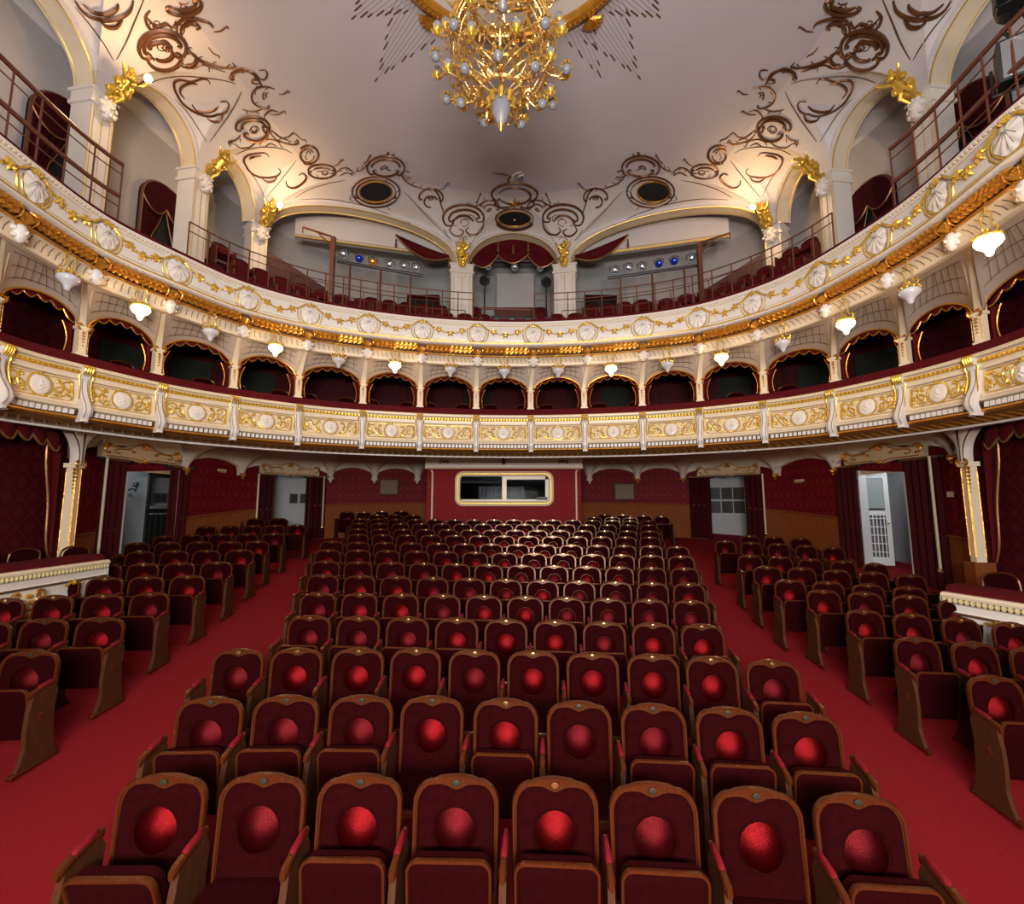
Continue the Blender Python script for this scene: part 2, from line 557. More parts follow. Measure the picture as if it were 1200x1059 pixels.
# soffit from balcony lip to the stalls wall
n = 80
rows = [[T1.at(T1.L * i / n, -0.5, SOF), GW.at(GW.L * i / n, -1.6, SOF)] for i in range(n + 1)]
m.grid(rows)
so = m.obj('trim_2', 'vault'); tag(so, 'pale plaster soffit under the lower balcony', kind='structure')

# ================================================================== LOWER BALCONY
bal1 = empty('balcony')
tag(bal1, 'lower balcony of boxes, cream and gold front with oval medallions', kind='structure')
def p1(z):                        # offset of the panel face at height z
    if z > 4.80: return 0.02
    return 0.0 + (4.80 - z) * 0.13
BR = [3, 100, 188, 275, 350, 425, 492, 558, 622, 685, 753, 820, 895, 975, 1055, 1140]
s1 = [T1.s_px(x, 0.05, 4.95) for x in BR]
s1 = [s1[0] - 2.9, s1[0] - 1.4] + s1 + [s1[-1] + 1.4, s1[-1] + 2.8]
sweep(T1, [(-0.03, 4.98), (-0.03, 5.16), (-0.07, 5.22), (-0.30, 5.24), (-0.36, 5.18), (-0.36, 4.9)], 0, T1.L).obj('velvet_armrest', 'rail_velvet', bal1)
sweep(T1, [(-0.05, 5.03), (0.10, 5.03), (0.125, 5.00), (0.12, 4.97), (0.07, 4.955), (0.055, 4.93)], 0, T1.L).obj('cap_moulding', 'cream', bal1)
sweep(T1, [(0.055, 4.94), (0.075, 4.925), (0.06, 4.89), (0.03, 4.875)], 0, T1.L).obj('gold_band', 'gold', bal1)
sweep(T1, [(0.03, 4.88), (0.025, 4.82), (0.055, 4.81), (0.055, 4.785), (0.0, 4.77), (p1(4.36), 4.36), (0.10, 4.345), (0.12, 4.32), (0.11, 4.29), (0.06, 4.285),
           (0.035, 4.275)], 0, T1.L).obj('front_panel', 'cream', bal1)
sweep(T1, [(0.035, 4.28), (0.03, 4.17)], 0, T1.L).obj('dentil_backing', 'line', bal1)
sweep(T1, [(0.03, 4.175), (0.08, 4.165), (0.085, 4.14), (0.05, 4.12), (0.0, 4.11)], 0, T1.L).obj('copper_moulding', 'gold_deep', bal1)
sweep(T1, [(0.0, 4.12), (-0.05, 4.08), (-0.16, 4.04), (-0.32, 4.02), (-0.38, 4.02)], 0, T1.L).obj('dark_cove', 'gold_dark', bal1)
sweep(T1, [(-0.36, 4.03), (-0.33, 4.015), (-0.34, 3.985), (-0.42, 3.975), (-0.47, 4.0), (-0.46, 4.05)], 0, T1.L).obj('soffit_moulding', 'white', bal1)
# beads on the gold band
m = MB()
nb = int(T1.L / 0.075)
for i in range(nb):
    s = (i + 0.5) * T1.L / nb
    p = T1.at(s, 0.07, 4.905); t = T1.tan(s)
    m.box(p, (0.04, 0.03, 0.045), Vector((t.x, t.y, 0.25)).normalized(), Vector((T1.nor(s).x, T1.nor(s).y, 0)))
tag(m.obj('gold_beading', 'gold', bal1, smooth=False), kind='stuff')
# leaf relief in the dark cove
m = MB()
nb = int(T1.L / 0.16)
for i in range(nb):
    s = (i + 0.5) * T1.L / nb
    a = T1.at(s - 0.07, -0.05, 4.085); b = T1.at(s + 0.02, -0.17, 4.03); c = T1.at(s + 0.08, -0.28, 4.02)
    m.tube([a, b, c], [0.012, 0.022, 0.006], 4, caps=False)
tag(m.obj('cove_leaves', 'gold_deep', bal1), kind='stuff')
# dentil blocks, one by one over the bays in view
dm = {}
cnt = 0
for i in range(1, len(s1) - 2):
    a, b = s1[i] + 0.09, s1[i + 1] - 0.09
    k = max(4, int(round((b - a) / 0.088)))
    for j in range(k):
        if cnt >= 290: break
        s = a + (b - a) * (j + 0.5) / k
        key = 'd'
        if key not in dm:
            d = MB()
            poly = [(-0.028, -0.038), (0.022, -0.038), (0.030, -0.02), (0.030, 0.038), (-0.020, 0.038), (-0.028, 0.02)]
            d.prism(poly, 0.0, 0.045, Vector((0, 0, 0)), Vector((1, 0, 0)), Vector((0, 0, 1)), Vector((0, -1, 0)))
            dm[key] = d.mesh('dentil', M['white'], smooth=False)
        p = T1.at(s, 0.03, 4.228); nn = T1.nor(s)
        o = link('dentil', dm[key], bal1, p, math.atan2(nn.y, nn.x) + math.pi / 2)
        cnt += 1

def strap(mb, cv, s, path, w, thick=0.05, z_edge=True):
    """moulded strap following path of (off, z), half-width w (number or list)"""
    ws = w if isinstance(w, list) else [w] * len(path)
    rows = []
    for (o, z), hw in zip(path, ws):
        rows.append([cv.at(s - hw, o - thick, z), cv.at(s - hw, o, z), cv.at(s - hw * 0.55, o + 0.012, z), cv.at(s, o + 0.004, z), cv.at(s + hw * 0.55, o + 0.012, z),
                     cv.at(s + hw, o, z), cv.at(s + hw, o - thick, z)])
    mb.grid(rows)

BP = [(0.13, 5.0), (0.135, 4.93), (0.10, 4.87), (0.065, 4.80), (0.06, 4.72), (0.075, 4.62), (0.11, 4.52), (0.165, 4.43), (0.215, 4.34), (0.235, 4.26),
      (0.215, 4.19), (0.17, 4.14), (0.15, 4.10), (0.17, 4.07), (0.20, 4.08)]
BWD = [0.075] * 4 + [0.07, 0.065, 0.062, 0.062, 0.066, 0.07, 0.066, 0.058, 0.055, 0.06, 0.05]
for s in s1:
    if not (0.3 < s < T1.L - 0.3): continue
    m = MB(); strap(m, T1, s, BP, BWD, 0.12)
    br = m.obj('bracket', 'white', bal1)
    m = MB()
    for e in (-0.04, 0.04):
        m.tube([T1.at(s + e, o + 0.014, z) for o, z in BP[3:12]], 0.005, 4, caps=False)
    m.obj('painted_line', 'line', br)
    m = MB()
    for k in range(4):
        e = -0.055 + 0.037 * k
        m.tube([T1.at(s + e, 0.15, 5.0), T1.at(s + e, 0.165, 4.96), T1.at(s + e, 0.145, 4.90), T1.at(s + e, 0.11, 4.85)], [0.014, 0.018, 0.015, 0.008], 5)
    m.tube([T1.at(s - 0.08, 0.14, 4.995), T1.at(s + 0.08, 0.14, 4.995)], 0.022, 6)
    for e in (-1, 1):
        m.tube([T1.at(s + e * x, o, z) for x, o, z in ((0.085, 0.10, 4.86), (0.10, 0.09, 4.82), (0.085, 0.085, 4.78), (0.075, 0.09, 4.66), (0.085, 0.11, 4.54), (0.10, 0.13, 4.44))],
               [0.012, 0.017, 0.013, 0.011, 0.012, 0.006], 5)
    m.obj('bracket_cap', 'gold', br)

def map1(sc_, u, z, n): return T1.at(sc_ + u, p1(z) + n, z)

def stroke(mb, mp, pts, r, k=5, n0=0.012):
    q = [mp(u, z, n0) for u, z in pts]
    mb.tube(q, taper(len(q), r * 0.45, r), k, caps=False)

for i in range(len(s1) - 1):
    a, b = s1[i], s1[i + 1]
    s = (a + b) / 2
    if not (0.4 < s < T1.L - 0.4): continue
    hw = (b - a) / 2 - 0.13
    mp = lambda u, z, n, s=s: map1(s, u, z, n)
    # gold panel frame
    m = MB()
    c = 0.05
    fr = []
    for (cx, cz, a0) in ((hw - c, 4.745 - c, 0), (-hw + c, 4.745 - c, 90), (-hw + c, 4.40 + c, 180), (hw - c, 4.40 + c, 270)):
        for q in range(4):
            fr.append((cx + c * math.cos(R(a0 + q * 30)), cz + c * math.sin(R(a0 + q * 30))))
    fr.append(fr[0])
    dense = []
    for q in range(len(fr) - 1):
        L = math.hypot(fr[q + 1][0] - fr[q][0], fr[q + 1][1] - fr[q][1])
        k = max(1, int(L / 0.15))
        for j in range(k):
            t = j / k
            dense.append((fr[q][0] * (1 - t) + fr[q + 1][0] * t, fr[q][1] * (1 - t) + fr[q + 1][1] * t))
    dense.append(dense[0])
    m.tube([mp(u, z, 0.004) for u, z in dense], 0.011, 5, caps=False)
    pf = m.obj('panel_frame', 'gold', bal1)
    # medallion
    m = MB()
    cz = 4.575
    rows = []
    for rr, h in ((0.0001, 0.045), (0.5, 0.042), (0.85, 0.034), (1.0, 0.02), (1.05, 0.0)):
        rows.append([mp(0.150 * rr * math.cos(q), cz + 0.160 * rr * math.sin(q), h) for q in (2 * math.pi * j / 20 for j in range(20))])
    m.grid(rows, closed=True)
    med = m.obj('medallion', 'white', bal1)
    m = MB()          # low relief figure on the medallion
    for (u, z, r) in ((0, 0.045, 0.026), (0.004, 0.0, 0.033), (-0.03, -0.03, 0.022), (0.035, -0.025, 0.022), (0.0, -0.06, 0.025)):
        m.ball(mp(u, cz + z, 0.045), r, 6, 4)
    m.obj('relief_figure', 'white', med)
    m = MB()
    m.tube([mp(0.165 * math.cos(q), cz + 0.176 * math.sin(q), 0.02) for q in (2 * math.pi * j / 22 for j in range(23))], 0.014, 5, caps=False)
    for (u, z, r) in ((0, 0.17, 0.035), (-0.035, 0.16, 0.022), (0.035, 0.16, 0.022), (0, 0.205, 0.018)):
        m.ball(mp(u, cz + z, 0.03), r, 6, 4)
    m.obj('medallion_ring', 'gold', med)
    # gold scrolls either side
    m = MB()
    for e in (-1, 1):
        w_ = hw - 0.16
        S = [cscroll(0.235, 4.60, 0.055, 0.11, 110, -80, curl=0.5), cscroll(0.20 + 0.30 * w_, 4.52, 0.10, 0.085, 250, 60, curl=0.5),
             cscroll(0.18 + 0.62 * w_, 4.63, 0.085, 0.075, -60, 170, curl=0.5),
             [(0.15, 4.45), (0.22, 4.43), (0.30, 4.46), (0.36, 4.53), (0.40, 4.62), (0.46, 4.68)],
             [(0.17 + 0.8 * w_, 4.43), (0.16 + 0.86 * w_, 4.50), (0.16 + 0.9 * w_, 4.60), (0.16 + 0.86 * w_, 4.69)],
             cscroll(0.18 + 0.78 * w_, 4.50, 0.06, 0.06, 200, -60, curl=0.5, n=8)]
        for st in S:
            stroke(m, mp, [(e * min(u + 0.02, hw - 0.02), z) for u, z in st], 0.015)
        for (u, z, r) in ((0.25, 4.68, 0.025), (0.29, 4.66, 0.02), (0.22, 4.47, 0.02), (0.18 + 0.6 * w_, 4.50, 0.024), (0.18 + 0.9 * w_, 4.46, 0.024), (0.18 + 0.9 * w_, 4.70, 0.018)):
            m.ball(mp(e * min(u, hw - 0.03), z, 0.012), r, 5, 4)
    m.obj('scrollwork', 'gold', bal1)

# boxes behind the lower balcony: floor, back wall, ceiling
n = 90
m = MB()
m.grid([[T1.at(T1.L * i / n, -0.3, 4.60), T1.at(T1.L * i / n, -2.7, 4.60)] for i in range(n + 1)])
tag(m.obj('floor_boxes', 'carpet'), 'red floor of the boxes behind the lower balcony', kind='structure')
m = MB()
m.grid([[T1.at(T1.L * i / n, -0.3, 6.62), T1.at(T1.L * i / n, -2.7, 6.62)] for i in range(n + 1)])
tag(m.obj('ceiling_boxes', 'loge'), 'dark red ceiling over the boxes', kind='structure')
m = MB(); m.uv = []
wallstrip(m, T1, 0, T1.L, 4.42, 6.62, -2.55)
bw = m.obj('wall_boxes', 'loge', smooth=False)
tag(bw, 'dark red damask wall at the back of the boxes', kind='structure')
# dark doors at the back of the boxes
for k, px in enumerate((140, 222, 300, 722, 862, 1030, 960, 560)):
    s = T1.s_px(px, -2.5, 5.3)
    m = MB()
    t = T1.tan(s); nn = T1.nor(s)
    X = Vector((t.x, t.y, 0)); N = Vector((nn.x, nn.y, 0))
    c = T1.at(s, -2.5, 5.37)
    m.box(c, (0.85, 0.05, 1.9), X, N)
    d = m.obj('box_door', 'doorwood'); tag(d, 'dark door at the back of a box, %s counted from the left' % ORD[sorted((140, 222, 300, 722, 862, 1030, 960, 560)).index(px)], 'door', 'doors at the back of the boxes')
    m = MB(); m.box(c + N * 0.045 + Vector((0, 0, 0.35)), (0.6, 0.02, 0.9), X, N); m.obj('panel', 'doorwood', d)
    m = MB(); m.ball(c + N * 0.06 + X * 0.35, 0.03, 8, 5); m.obj('knob', 'brass', d)

# ================================================================== UPPER BALCONY FRONT
bal2 = empty('balcony')
tag(bal2, 'upper balcony front, white with gold shells and flower garlands', kind='structure')
CA = [38, 123, 207, 290, 363, 432, 495, 560, 625, 688, 753, 818, 883, 960, 1030, 1102, 1185]
s2 = [T2.s_px(x, 0.06, 7.0) for x in CA]
s2 = [s2[0] - 2.5, s2[0] - 1.25] + s2 + [s2[-1] + 1.25]
s1x = s1                      # pillar positions share the bracket spacing
def p2(z): return 0.03 + 0.05 * math.sin(math.pi * min(1, max(0, (7.27 - z) / 0.55)))
ZB = 6.70
prof2 = [(-0.30, 7.30), (-0.05, 7.345), (0.06, 7.345), (0.085, 7.33), (0.085, 7.30), (0.06, 7.285), (0.055, 7.27), (0.04, 7.265)] + [(p2(7.26 - 0.47 * k / 6), 7.26 - 0.47 * k / 6) for k in range(7)] + \
        [(0.09, 6.78), (0.11, 6.76), (0.11, 6.72), (0.07, 6.70), (0.0, 6.69)]
sweep(T2, prof2, 0, T2.L).obj('front_panel', 'white', bal2)
sweep(T2, [(-0.32, 7.28), (-0.32, 7.40), (-0.24, 7.44), (-0.02, 7.44), (0.03, 7.41), (0.04, 7.35)], 0, T2.L).obj('velvet_armrest', 'rail_velvet', bal2)
sweep(T2, [(0.095, 6.785), (0.118, 6.77), (0.115, 6.745)], 0, T2.L).obj('gold_fillet', 'gold', bal2)
sweep(T2, [(0.0, 6.69), (-0.02, 6.64), (-0.05, 6.50), (-0.02, 6.475), (0.0, 6.47)], 0, T2.L).obj('copper_band', 'copper', bal2)
sweep(T2, [(0.0, 6.475), (0.03, 6.465), (0.03, 6.445), (0.0, 6.435)], 0, T2.L).obj('gold_moulding', 'gold_deep', bal2)
cove = [(0.0, 6.44), (-0.06, 6.43), (-0.13, 6.39), (-0.17, 6.33), (-0.18, 6.29), (-0.15, 6.275), (-0.15, 6.255), (-0.20, 6.245), (-0.25, 6.25)]
sweep(T2, cove, 0, T2.L).obj('white_cove', 'cream', bal2)
m = MB()
nb = int(T2.L / 0.07)
for i in range(nb):                                    # little teeth along the top edge
    s = (i + 0.5) * T2.L / nb
    nn = T2.nor(s); t = T2.tan(s)
    m.box(T2.at(s, 0.075, 7.275), (0.035, 0.03, 0.028), Vector((t.x, t.y, 0)), Vector((nn.x, nn.y, 0)))
tag(m.obj('small_dentils', 'cream', bal2, smooth=False), kind='stuff')

def map2(s, u, z, n): return T2.at(s + u, p2(z) + n, z)

def rosette(mb, mp, u, z, r, k=5):
    c = mp(u, z, 0.03)
    mb.ball(c, r * 0.38, 6, 4)
    for j in range(k):
        a = 2 * math.pi * j / k + 0.3 + u * 7
        mb.tube([mp(u, z, 0.02), mp(u + 0.6 * r * math.cos(a), z + 0.6 * r * math.sin(a), 0.035), mp(u + r * math.cos(a), z + r * math.sin(a), 0.012)], [r * 0.15, r * 0.27, r * 0.04], 5)

for s in s2:
    if not (0.5 < s < T2.L - 0.5): continue
    mp = lambda u, z, n, s=s: map2(s, u, z, n)
    cz = 7.0
    m = MB()                                           # scalloped shell
    nf = 9
    rows = []
    for rr in (0.03, 0.35, 0.7, 1.0):
        row = []
        for j in range(37):
            q = 2 * math.pi * j / 36
            rip = 0.010 * math.cos(q * nf) * rr
            row.append(mp(0.185 * rr * math.cos(q) * (1 + rip), cz + 0.05 * (1 - rr) + 0.205 * rr * math.sin(q) * (1 + rip), 0.055 - 0.03 * rr * rr + rip))
        rows.append(row)
    m.grid(rows)
    sh = m.obj('shell', 'white', bal2)
    m = MB()
    for k in range(5):
        q = R(205 + 130 * k / 4)
        m.tube([mp(0.02 * math.cos(q), cz + 0.09 + 0.02 * math.sin(q), 0.066), mp(0.13 * math.cos(q), cz + 0.05 + 0.2 * math.sin(q), 0.045)], 0.0028, 4, caps=False)
    m.obj('painted_line', 'line', sh)
    m = MB()
    ring = [(0.205 * math.cos(q), cz + 0.222 * math.sin(q)) for q in (R(-200 + 220 * j / 16 + 0) for j in range(17))]
    stroke(m, mp, [(x, z) for x, z in ring], 0.014, n0=0.02)
    for e in (-1, 1):
        stroke(m, mp, [(e * x, z) for x, z in ((0.03, 7.22), (0.09, 7.235), (0.14, 7.20), (0.19, 7.15), (0.24, 7.11), (0.29, 7.08))], 0.024, n0=0.03)
        stroke(m, mp, [(e * x, z) for x, z in ((0.25, 7.14), (0.265, 7.02), (0.245, 6.89), (0.19, 6.81), (0.10, 6.785))], 0.013, n0=0.01)
    for (u, z, r) in ((0, 7.22, 0.045), (-0.05, 7.20, 0.028), (0.05, 7.20, 0.028), (0, 7.27, 0.022)):
        m.ball(mp(u, z, 0.06), r, 6, 4)
    m.obj('shell_frame', 'gold', sh)
for i in range(len(s2) - 1):
    a, b = s2[i], s2[i + 1]
    s = (a + b) / 2
    if not (0.5 < s < T2.L - 0.5): continue
    hw = (b - a) / 2 - 0.29
    mp = lambda u, z, n, s=s: map2(s, u, z, n)
    m = MB()
    path = []
    for j in range(15):
        t = -1 + 2 * j / 14
        path.append((t * (hw + 0.02), 7.12 - 0.14 * (1 - t * t)))
    m.tube([mp(u, z, 0.012) for u, z in path], 0.008, 4, caps=False)
    for t in (-0.72, 0.0, 0.72):
        rosette(m, mp, t * hw, 7.12 - 0.14 * (1 - t * t), 0.10)
    for t in (-0.38, 0.38):
        rosette(m, mp, t * hw, 7.12 - 0.14 * (1 - t * t), 0.035, 3)
    m.obj('garland', 'gold', bal2)
    m = MB()
    for (zt, zb, e, r) in ((7.225, 6.835, 0.0, 0.006),):
        k = 8
        q = [(-hw - 0.06 + (2 * hw + 0.12) * j / k, zt) for j in range(k + 1)] + [(hw + 0.06 - (2 * hw + 0.12) * j / k, zb) for j in range(k + 1)]
        q.append(q[0])
        m.tube([mp(u, z, 0.002) for u, z in q], r, 4, caps=False)
    m.obj('panel_line', 'gold', bal2)
    # acanthus roll with ring ends
    m = MB()
    a2, b2 = a + 0.12, b - 0.12
    k = 6
    m.tube([T2.at(a2 + (b2 - a2) * j / k, -0.01, 6.59) for j in range(k + 1)], 0.07, 8)
    nl = 10
    for j in range(nl):
        t = (j + 0.5) / nl
        ss = a2 + (b2 - a2) * t
        d = 0.055 if t < 0.5 else -0.055
        for (o0, z0) in ((0.065, 6.62), (0.03, 6.545), (0.02, 6.655)):
            j_ = rng.uniform(-0.01, 0.01)
            m.tube([T2.at(ss - d * 1.5, o0 - 0.03, z0 + 0.03 + j_), T2.at(ss - d * 0.2, o0 + 0.012, z0 + 0.01), T2.at(ss + d, o0, z0 - 0.025), T2.at(ss + d * 1.4, o0 + 0.03, z0 - 0.01)],
                   [0.016, 0.042, 0.034, 0.010], 5)
    m.obj('acanthus_roll', 'gold_deep', bal2)
    m = MB()
    for ss in (a2, b2):
        nn = T2.nor(ss); N = Vector((nn.x, nn.y, 0))
        m.tube([T2.at(ss, -0.01, 6.59) + N * (0.105 * math.cos(q)) + Vector((0, 0, 0.105 * math.sin(q))) for q in (2 * math.pi * j / 14 for j in range(15))], 0.013, 5, caps=False)
    m.obj('roll_ring', 'gold_deep', bal2)
    # painted ticks on the cove
    m = MB()
    k = int((b - a - 0.2) / 0.105)
    for j in range(k + 1):
        ss = a + 0.12 + (b - a - 0.24) * j / k
        m.tube([T2.at(ss + 0.02 * q, cove[1 + q][0] + 0.004, cove[1 + q][1] - 0.004) for q in range(3)], 0.0045, 4, caps=False)
    m.obj('painted_line', 'line', bal2)

# ---------------- pillars, arched spandrels, mascarons between the balconies
OFFP = -0.16
def pil(i): return s1x[i]
npair = min(len(s1x), len(s2) + 0)
pillars = []
for i in range(1, len(s1x) - 1):
    s = s1x[i]
    if not (0.6 < s < T1.L - 0.6): continue
    P = T1.at(s, OFFP, 0); t = T1.tan(s); nn = T1.nor(s)
    X = Vector((t.x, t.y, 0)); N = Vector((nn.x, nn.y, 0)); Z = Vector((0, 0, 1))
    m = MB()
    wv = 0.068
    for (z0, z1, wd) in ((5.20, 5.26, 0.09), (5.26, 5.68, wv), (5.68, 5.73, 0.09)):
        m.box((P.x, P.y, (z0 + z1) / 2), (wd * 2, wd * 1.6, z1 - z0), X, N)
    # flared top reaching out to the upper balcony
    j = i
    s2i = s2[i] if i < len(s2) else s2[-1]
    top = T2.at(s2i, -0.20, 6.33)
    rows = []
    for k in range(7):
        q = k / 6
        c = Vector((P.x, P.y, 5.73)).lerp(top, q ** 1.6)
        c.z = 5.73 + (6.33 - 5.73) * q
        hwk = 0.055 + 0.05 * q
        rows.append([c - X * hwk - N * 0.08, c - X * hwk + N * 0.02, c + X * hwk + N * 0.02, c + X * hwk - N * 0.08])
    m.grid(rows)
    pb = m.obj('pillar', 'cream')
    tag(pb, 'slim cream and gold pillar between boxes, %s from the left' % ORD[i - 1], 'pillar', 'pillars between the boxes', kind='structure')
    m = MB()
    for k in range(5):
        m.ball(Vector((P.x, P.y, 5.62 - 0.055 * k)) + N * 0.078, 0.026 - 0.003 * k, 6, 4)
    for e in (-1, 1):
        m.tube([Vector((P.x, P.y, z)) + X * (e * x) + N * o for x, o, z in ((0.06, 0.07, 5.66), (0.10, 0.09, 5.71), (0.085, 0.11, 5.76), (0.05, 0.10, 5.74))], 0.018, 5)
        m.tube([Vector((P.x, P.y, 5.28)) + X * (e * 0.075) + N * 0.072, Vector((P.x, P.y, 5.62)) + X * (e * 0.075) + N * 0.072], 0.006, 4)
    m.obj('gilt_drop', 'gold_deep', pb)
    # mascaron under the upper balcony
    mc = MB()
    c = T2.at(s2i, -0.02, 6.33); n2 = T2.nor(s2i); t2 = T2.tan(s2i)
    N2 = Vector((n2.x, n2.y, 0)); X2 = Vector((t2.x, t2.y, 0))
    mc.lathe([(0.001, -0.14), (0.05, -0.12), (0.085, -0.05), (0.095, 0.02), (0.085, 0.08), (0.045, 0.12), (0.001, 0.13)], 10, c, X2, N2 * 0.8)
    mc.ball(c + N2 * 0.085 - Z * 0.005, 0.022, 6, 4)
    for e in (-1, 1):
        mc.ball(c + X2 * (0.095 * e) + Z * 0.03, 0.04, 6, 4)
        mc.ball(c + X2 * (0.035 * e) + N2 * 0.065 + Z * 0.035, 0.016, 5, 4)
        mc.ball(c + X2 * (0.08 * e) - Z * 0.06, 0.035, 6, 4)
    mc.tube([c + N2 * 0.07 - X2 * 0.03 - Z * 0.055, c + N2 * 0.078 - Z * 0.062, c + N2 * 0.07 + X2 * 0.03 - Z * 0.055], 0.010, 4)
    mk = mc.obj('mascaron', 'white', pb)
    m = MB()
    for k in range(8):
        q = R(180 * k / 7)
        m.tube([c + X2 * (0.07 * math.cos(q)) + Z * (0.07 + 0.05 * math.sin(q)), c + X2 * (0.13 * math.cos(q)) + Z * (0.09 + 0.08 * math.sin(q)) + N2 * 0.05], [0.02, 0.006], 5)
    for k in range(7):
        q = R(30 + 20 * k)
        m.tube([c + N2 * 0.02 + Vector((0, 0, 0.15)), c + X2 * (0.10 * math.cos(q)) + Vector((0, 0, 0.17 + 0.09 * math.sin(q))) + N2 * 0.07, c + X2 * (0.13 * math.cos(q)) + Vector((0, 0, 0.19 + 0.13 * math.sin(q))) + N2 * 0.03], [0.03, 0.032, 0.008], 5)
    m.obj('gilt_leaves', 'gold_deep', mk)
    pillars.append((i, s, s2i))

VN = 0
for a_, b_ in zip(pillars[:-1], pillars[1:]):
    i, sa, ta = a_; _, sb, tb = b_
    VN += 1
    # spandrel surface: arch in the pillar plane up to the cove line
    n = 20
    def arch(q, off=OFFP, dz=0.0, inset=0.06):
        ss = sa + inset + (sb - sa - 2 * inset) * q
        h = math.sin(math.pi * q) ** 0.5 if 0 < q < 1 else 0.0
        return T1.at(ss, off, 5.72 + dz + 0.37 * h)
    rows = []
    for k in range(n + 1):
        q = k / n
        lo = arch(q); hi = T2.at(ta + 0.04 + (tb - ta - 0.08) * q, -0.22, 6.27)
        row = []
        for j in range(6):
            r_ = j / 5
            c = lo.lerp(hi, r_)
            c.z += 0.05 * math.sin(math.pi * r_)
            row.append(c)
        rows.append(row)
    m = MB(); m.grid(rows)
    sp = m.obj('arch_spandrel', 'spandrel', bal2)
    m = MB()
    m.tube([arch(k / n, OFFP + 0.015, -0.01) for k in range(n + 1)], 0.017, 5, caps=False)
    m.obj('gilt_arch_edge', 'gold_deep', sp)
    m = MB()
    for e in (0.22, 0.5, 0.8):
        m.tube([rows[k][0].lerp(rows[k][5], e) + Vector((0, 0, 0.03 * math.sin(math.pi * e))) + Vector((T1.nor(sa).x, T1.nor(sa).y, 0)) * 0.012 for k in range(2 if e > 0.3 else 1, n if e < 0.3 else n - 1)], 0.004, 4, caps=False)
    for k in range(3, n - 2, 2):
        m.tube([rows[k][0].lerp(rows[k][5], 0.22) + Vector((T1.nor(sa).x, T1.nor(sa).y, 0)) * 0.012, rows[k][0].lerp(rows[min(n, max(0, k + (1 if k < 10 else -1)))][5], 0.8) + Vector((T1.nor(sa).x, T1.nor(sa).y, 0)) * 0.014 + Vector((0, 0, 0.03))], 0.0032, 4, caps=False)
    m.obj('painted_line', 'line', sp)
    # valance of red swags with gold fringe
    v = empty('valance')
    tag(v, 'red scalloped valance with gold fringe, %s arch from the left' % ORD[VN - 1], 'valance', 'valances over the boxes')
    ns = 6
    for k in range(ns):
        q0, q1 = 0.02 + 0.96 * k / ns, 0.02 + 0.96 * (k + 1) / ns
        rows2, frg = [], []
        for j in range(7):
            x = j / 6
            q = q0 + (q1 - q0) * x
            top = arch(q, OFFP - 0.07, 0.02)
            dip = 0.045 + 0.085 * math.sin(math.pi * x)
            col = []
            for y in range(4):
                r_ = y / 3
                c = top.copy(); c.z -= dip * r_
                nn = T1.nor(sa + (sb - sa) * q)
                bulge = 0.03 * math.sin(math.pi * x) * math.sin(math.pi * r_ * 0.8)
                c += Vector((nn.x, nn.y, 0)) * bulge
                col.append(c)
            rows2.append(col); frg.append(col[-1])
        m = MB(); m.grid(rows2)
        sw = m.obj('swag', 'rail_velvet', v)
        m = MB(); m.tube(frg, 0.013, 5); m.obj('fringe', 'gold_dark' if False else 'gold_deep', sw)
    for e, (ss, sg) in enumerate(((sa, 1), (sb, -1))):
        rows2, frg = [], []
        for j in range(9):
            z = 5.78 - 0.50 * j / 8
            wdt = 0.17 - 0.05 * math.sin(math.pi * j / 8) - 0.06 * (j / 8)
            rows2.append([T1.at(ss + sg * (0.06 + wdt * x), OFFP - 0.10 + 0.02 * math.sin(x * 9), z) for x in (0, 0.25, 0.5, 0.75, 1)])
            frg.append(rows2[-1][-1])
        m = MB(); m.grid(rows2)
        sw = m.obj('side_drape', 'rail_velvet', v)
        m = MB(); m.tube(frg, 0.010, 5); m.obj('fringe', 'gold_deep', sw)
# ================================================================== UPPER GALLERY: arcade, vaults and ceiling
ZCAP = 10.7
ZCEIL = 12.2
cols = [(-8.1, 1.6), (-8.25, 5.2)] + [tuple(at_z(x, y, ZCAP)[:2]) for x, y in ((121, 112), (237, 202), (305, 263))] + [(-1.66, 15.0), (1.74, 15.0)] + \
       [tuple(at_z(x, y, ZCAP)[:2]) for x, y in ((905, 265), (968, 206), (1079, 112))] + [(8.25, 5.2), (8.1, 1.6)]
CTR = Vector((0, 5.5))
Zv = Vector((0, 0, 1))
def v3(p, z): return Vector((p[0], p[1], z))
apex = []
AP = {2: (290, 105), 3: (352, 184), 4: (437, 206), 5: (603, 232), 6: (768, 206), 7: (852, 184), 8: (915, 105)}
for i in range(len(cols) - 1):
    if i in AP:
        p = at_z(AP[i][0], AP[i][1], ZCEIL); apex.append(Vector((p.x, p.y)))
    else:
        mdl = (Vector(cols[i]) + Vector(cols[i + 1])) / 2
        apex.append(mdl + (CTR - mdl).normalized() * 1.7)
crown = {4: 11.82, 5: 11.80, 6: 11.82}
def groin(i, side, v):
    """curve from column i towards the apex of the bay on that side (0 = bay i-1, 1 = bay i)"""
    A = Vector(cols[i]); P = apex[i - 1 + side]
    h = 1 - math.cos(v * math.pi / 2)
    q = A.lerp(P, h)
    return Vector((q.x, q.y, ZCAP + (ZCEIL - ZCAP) * math.sin(v * math.pi / 2)))
INS = 0.20                        # half width of a column
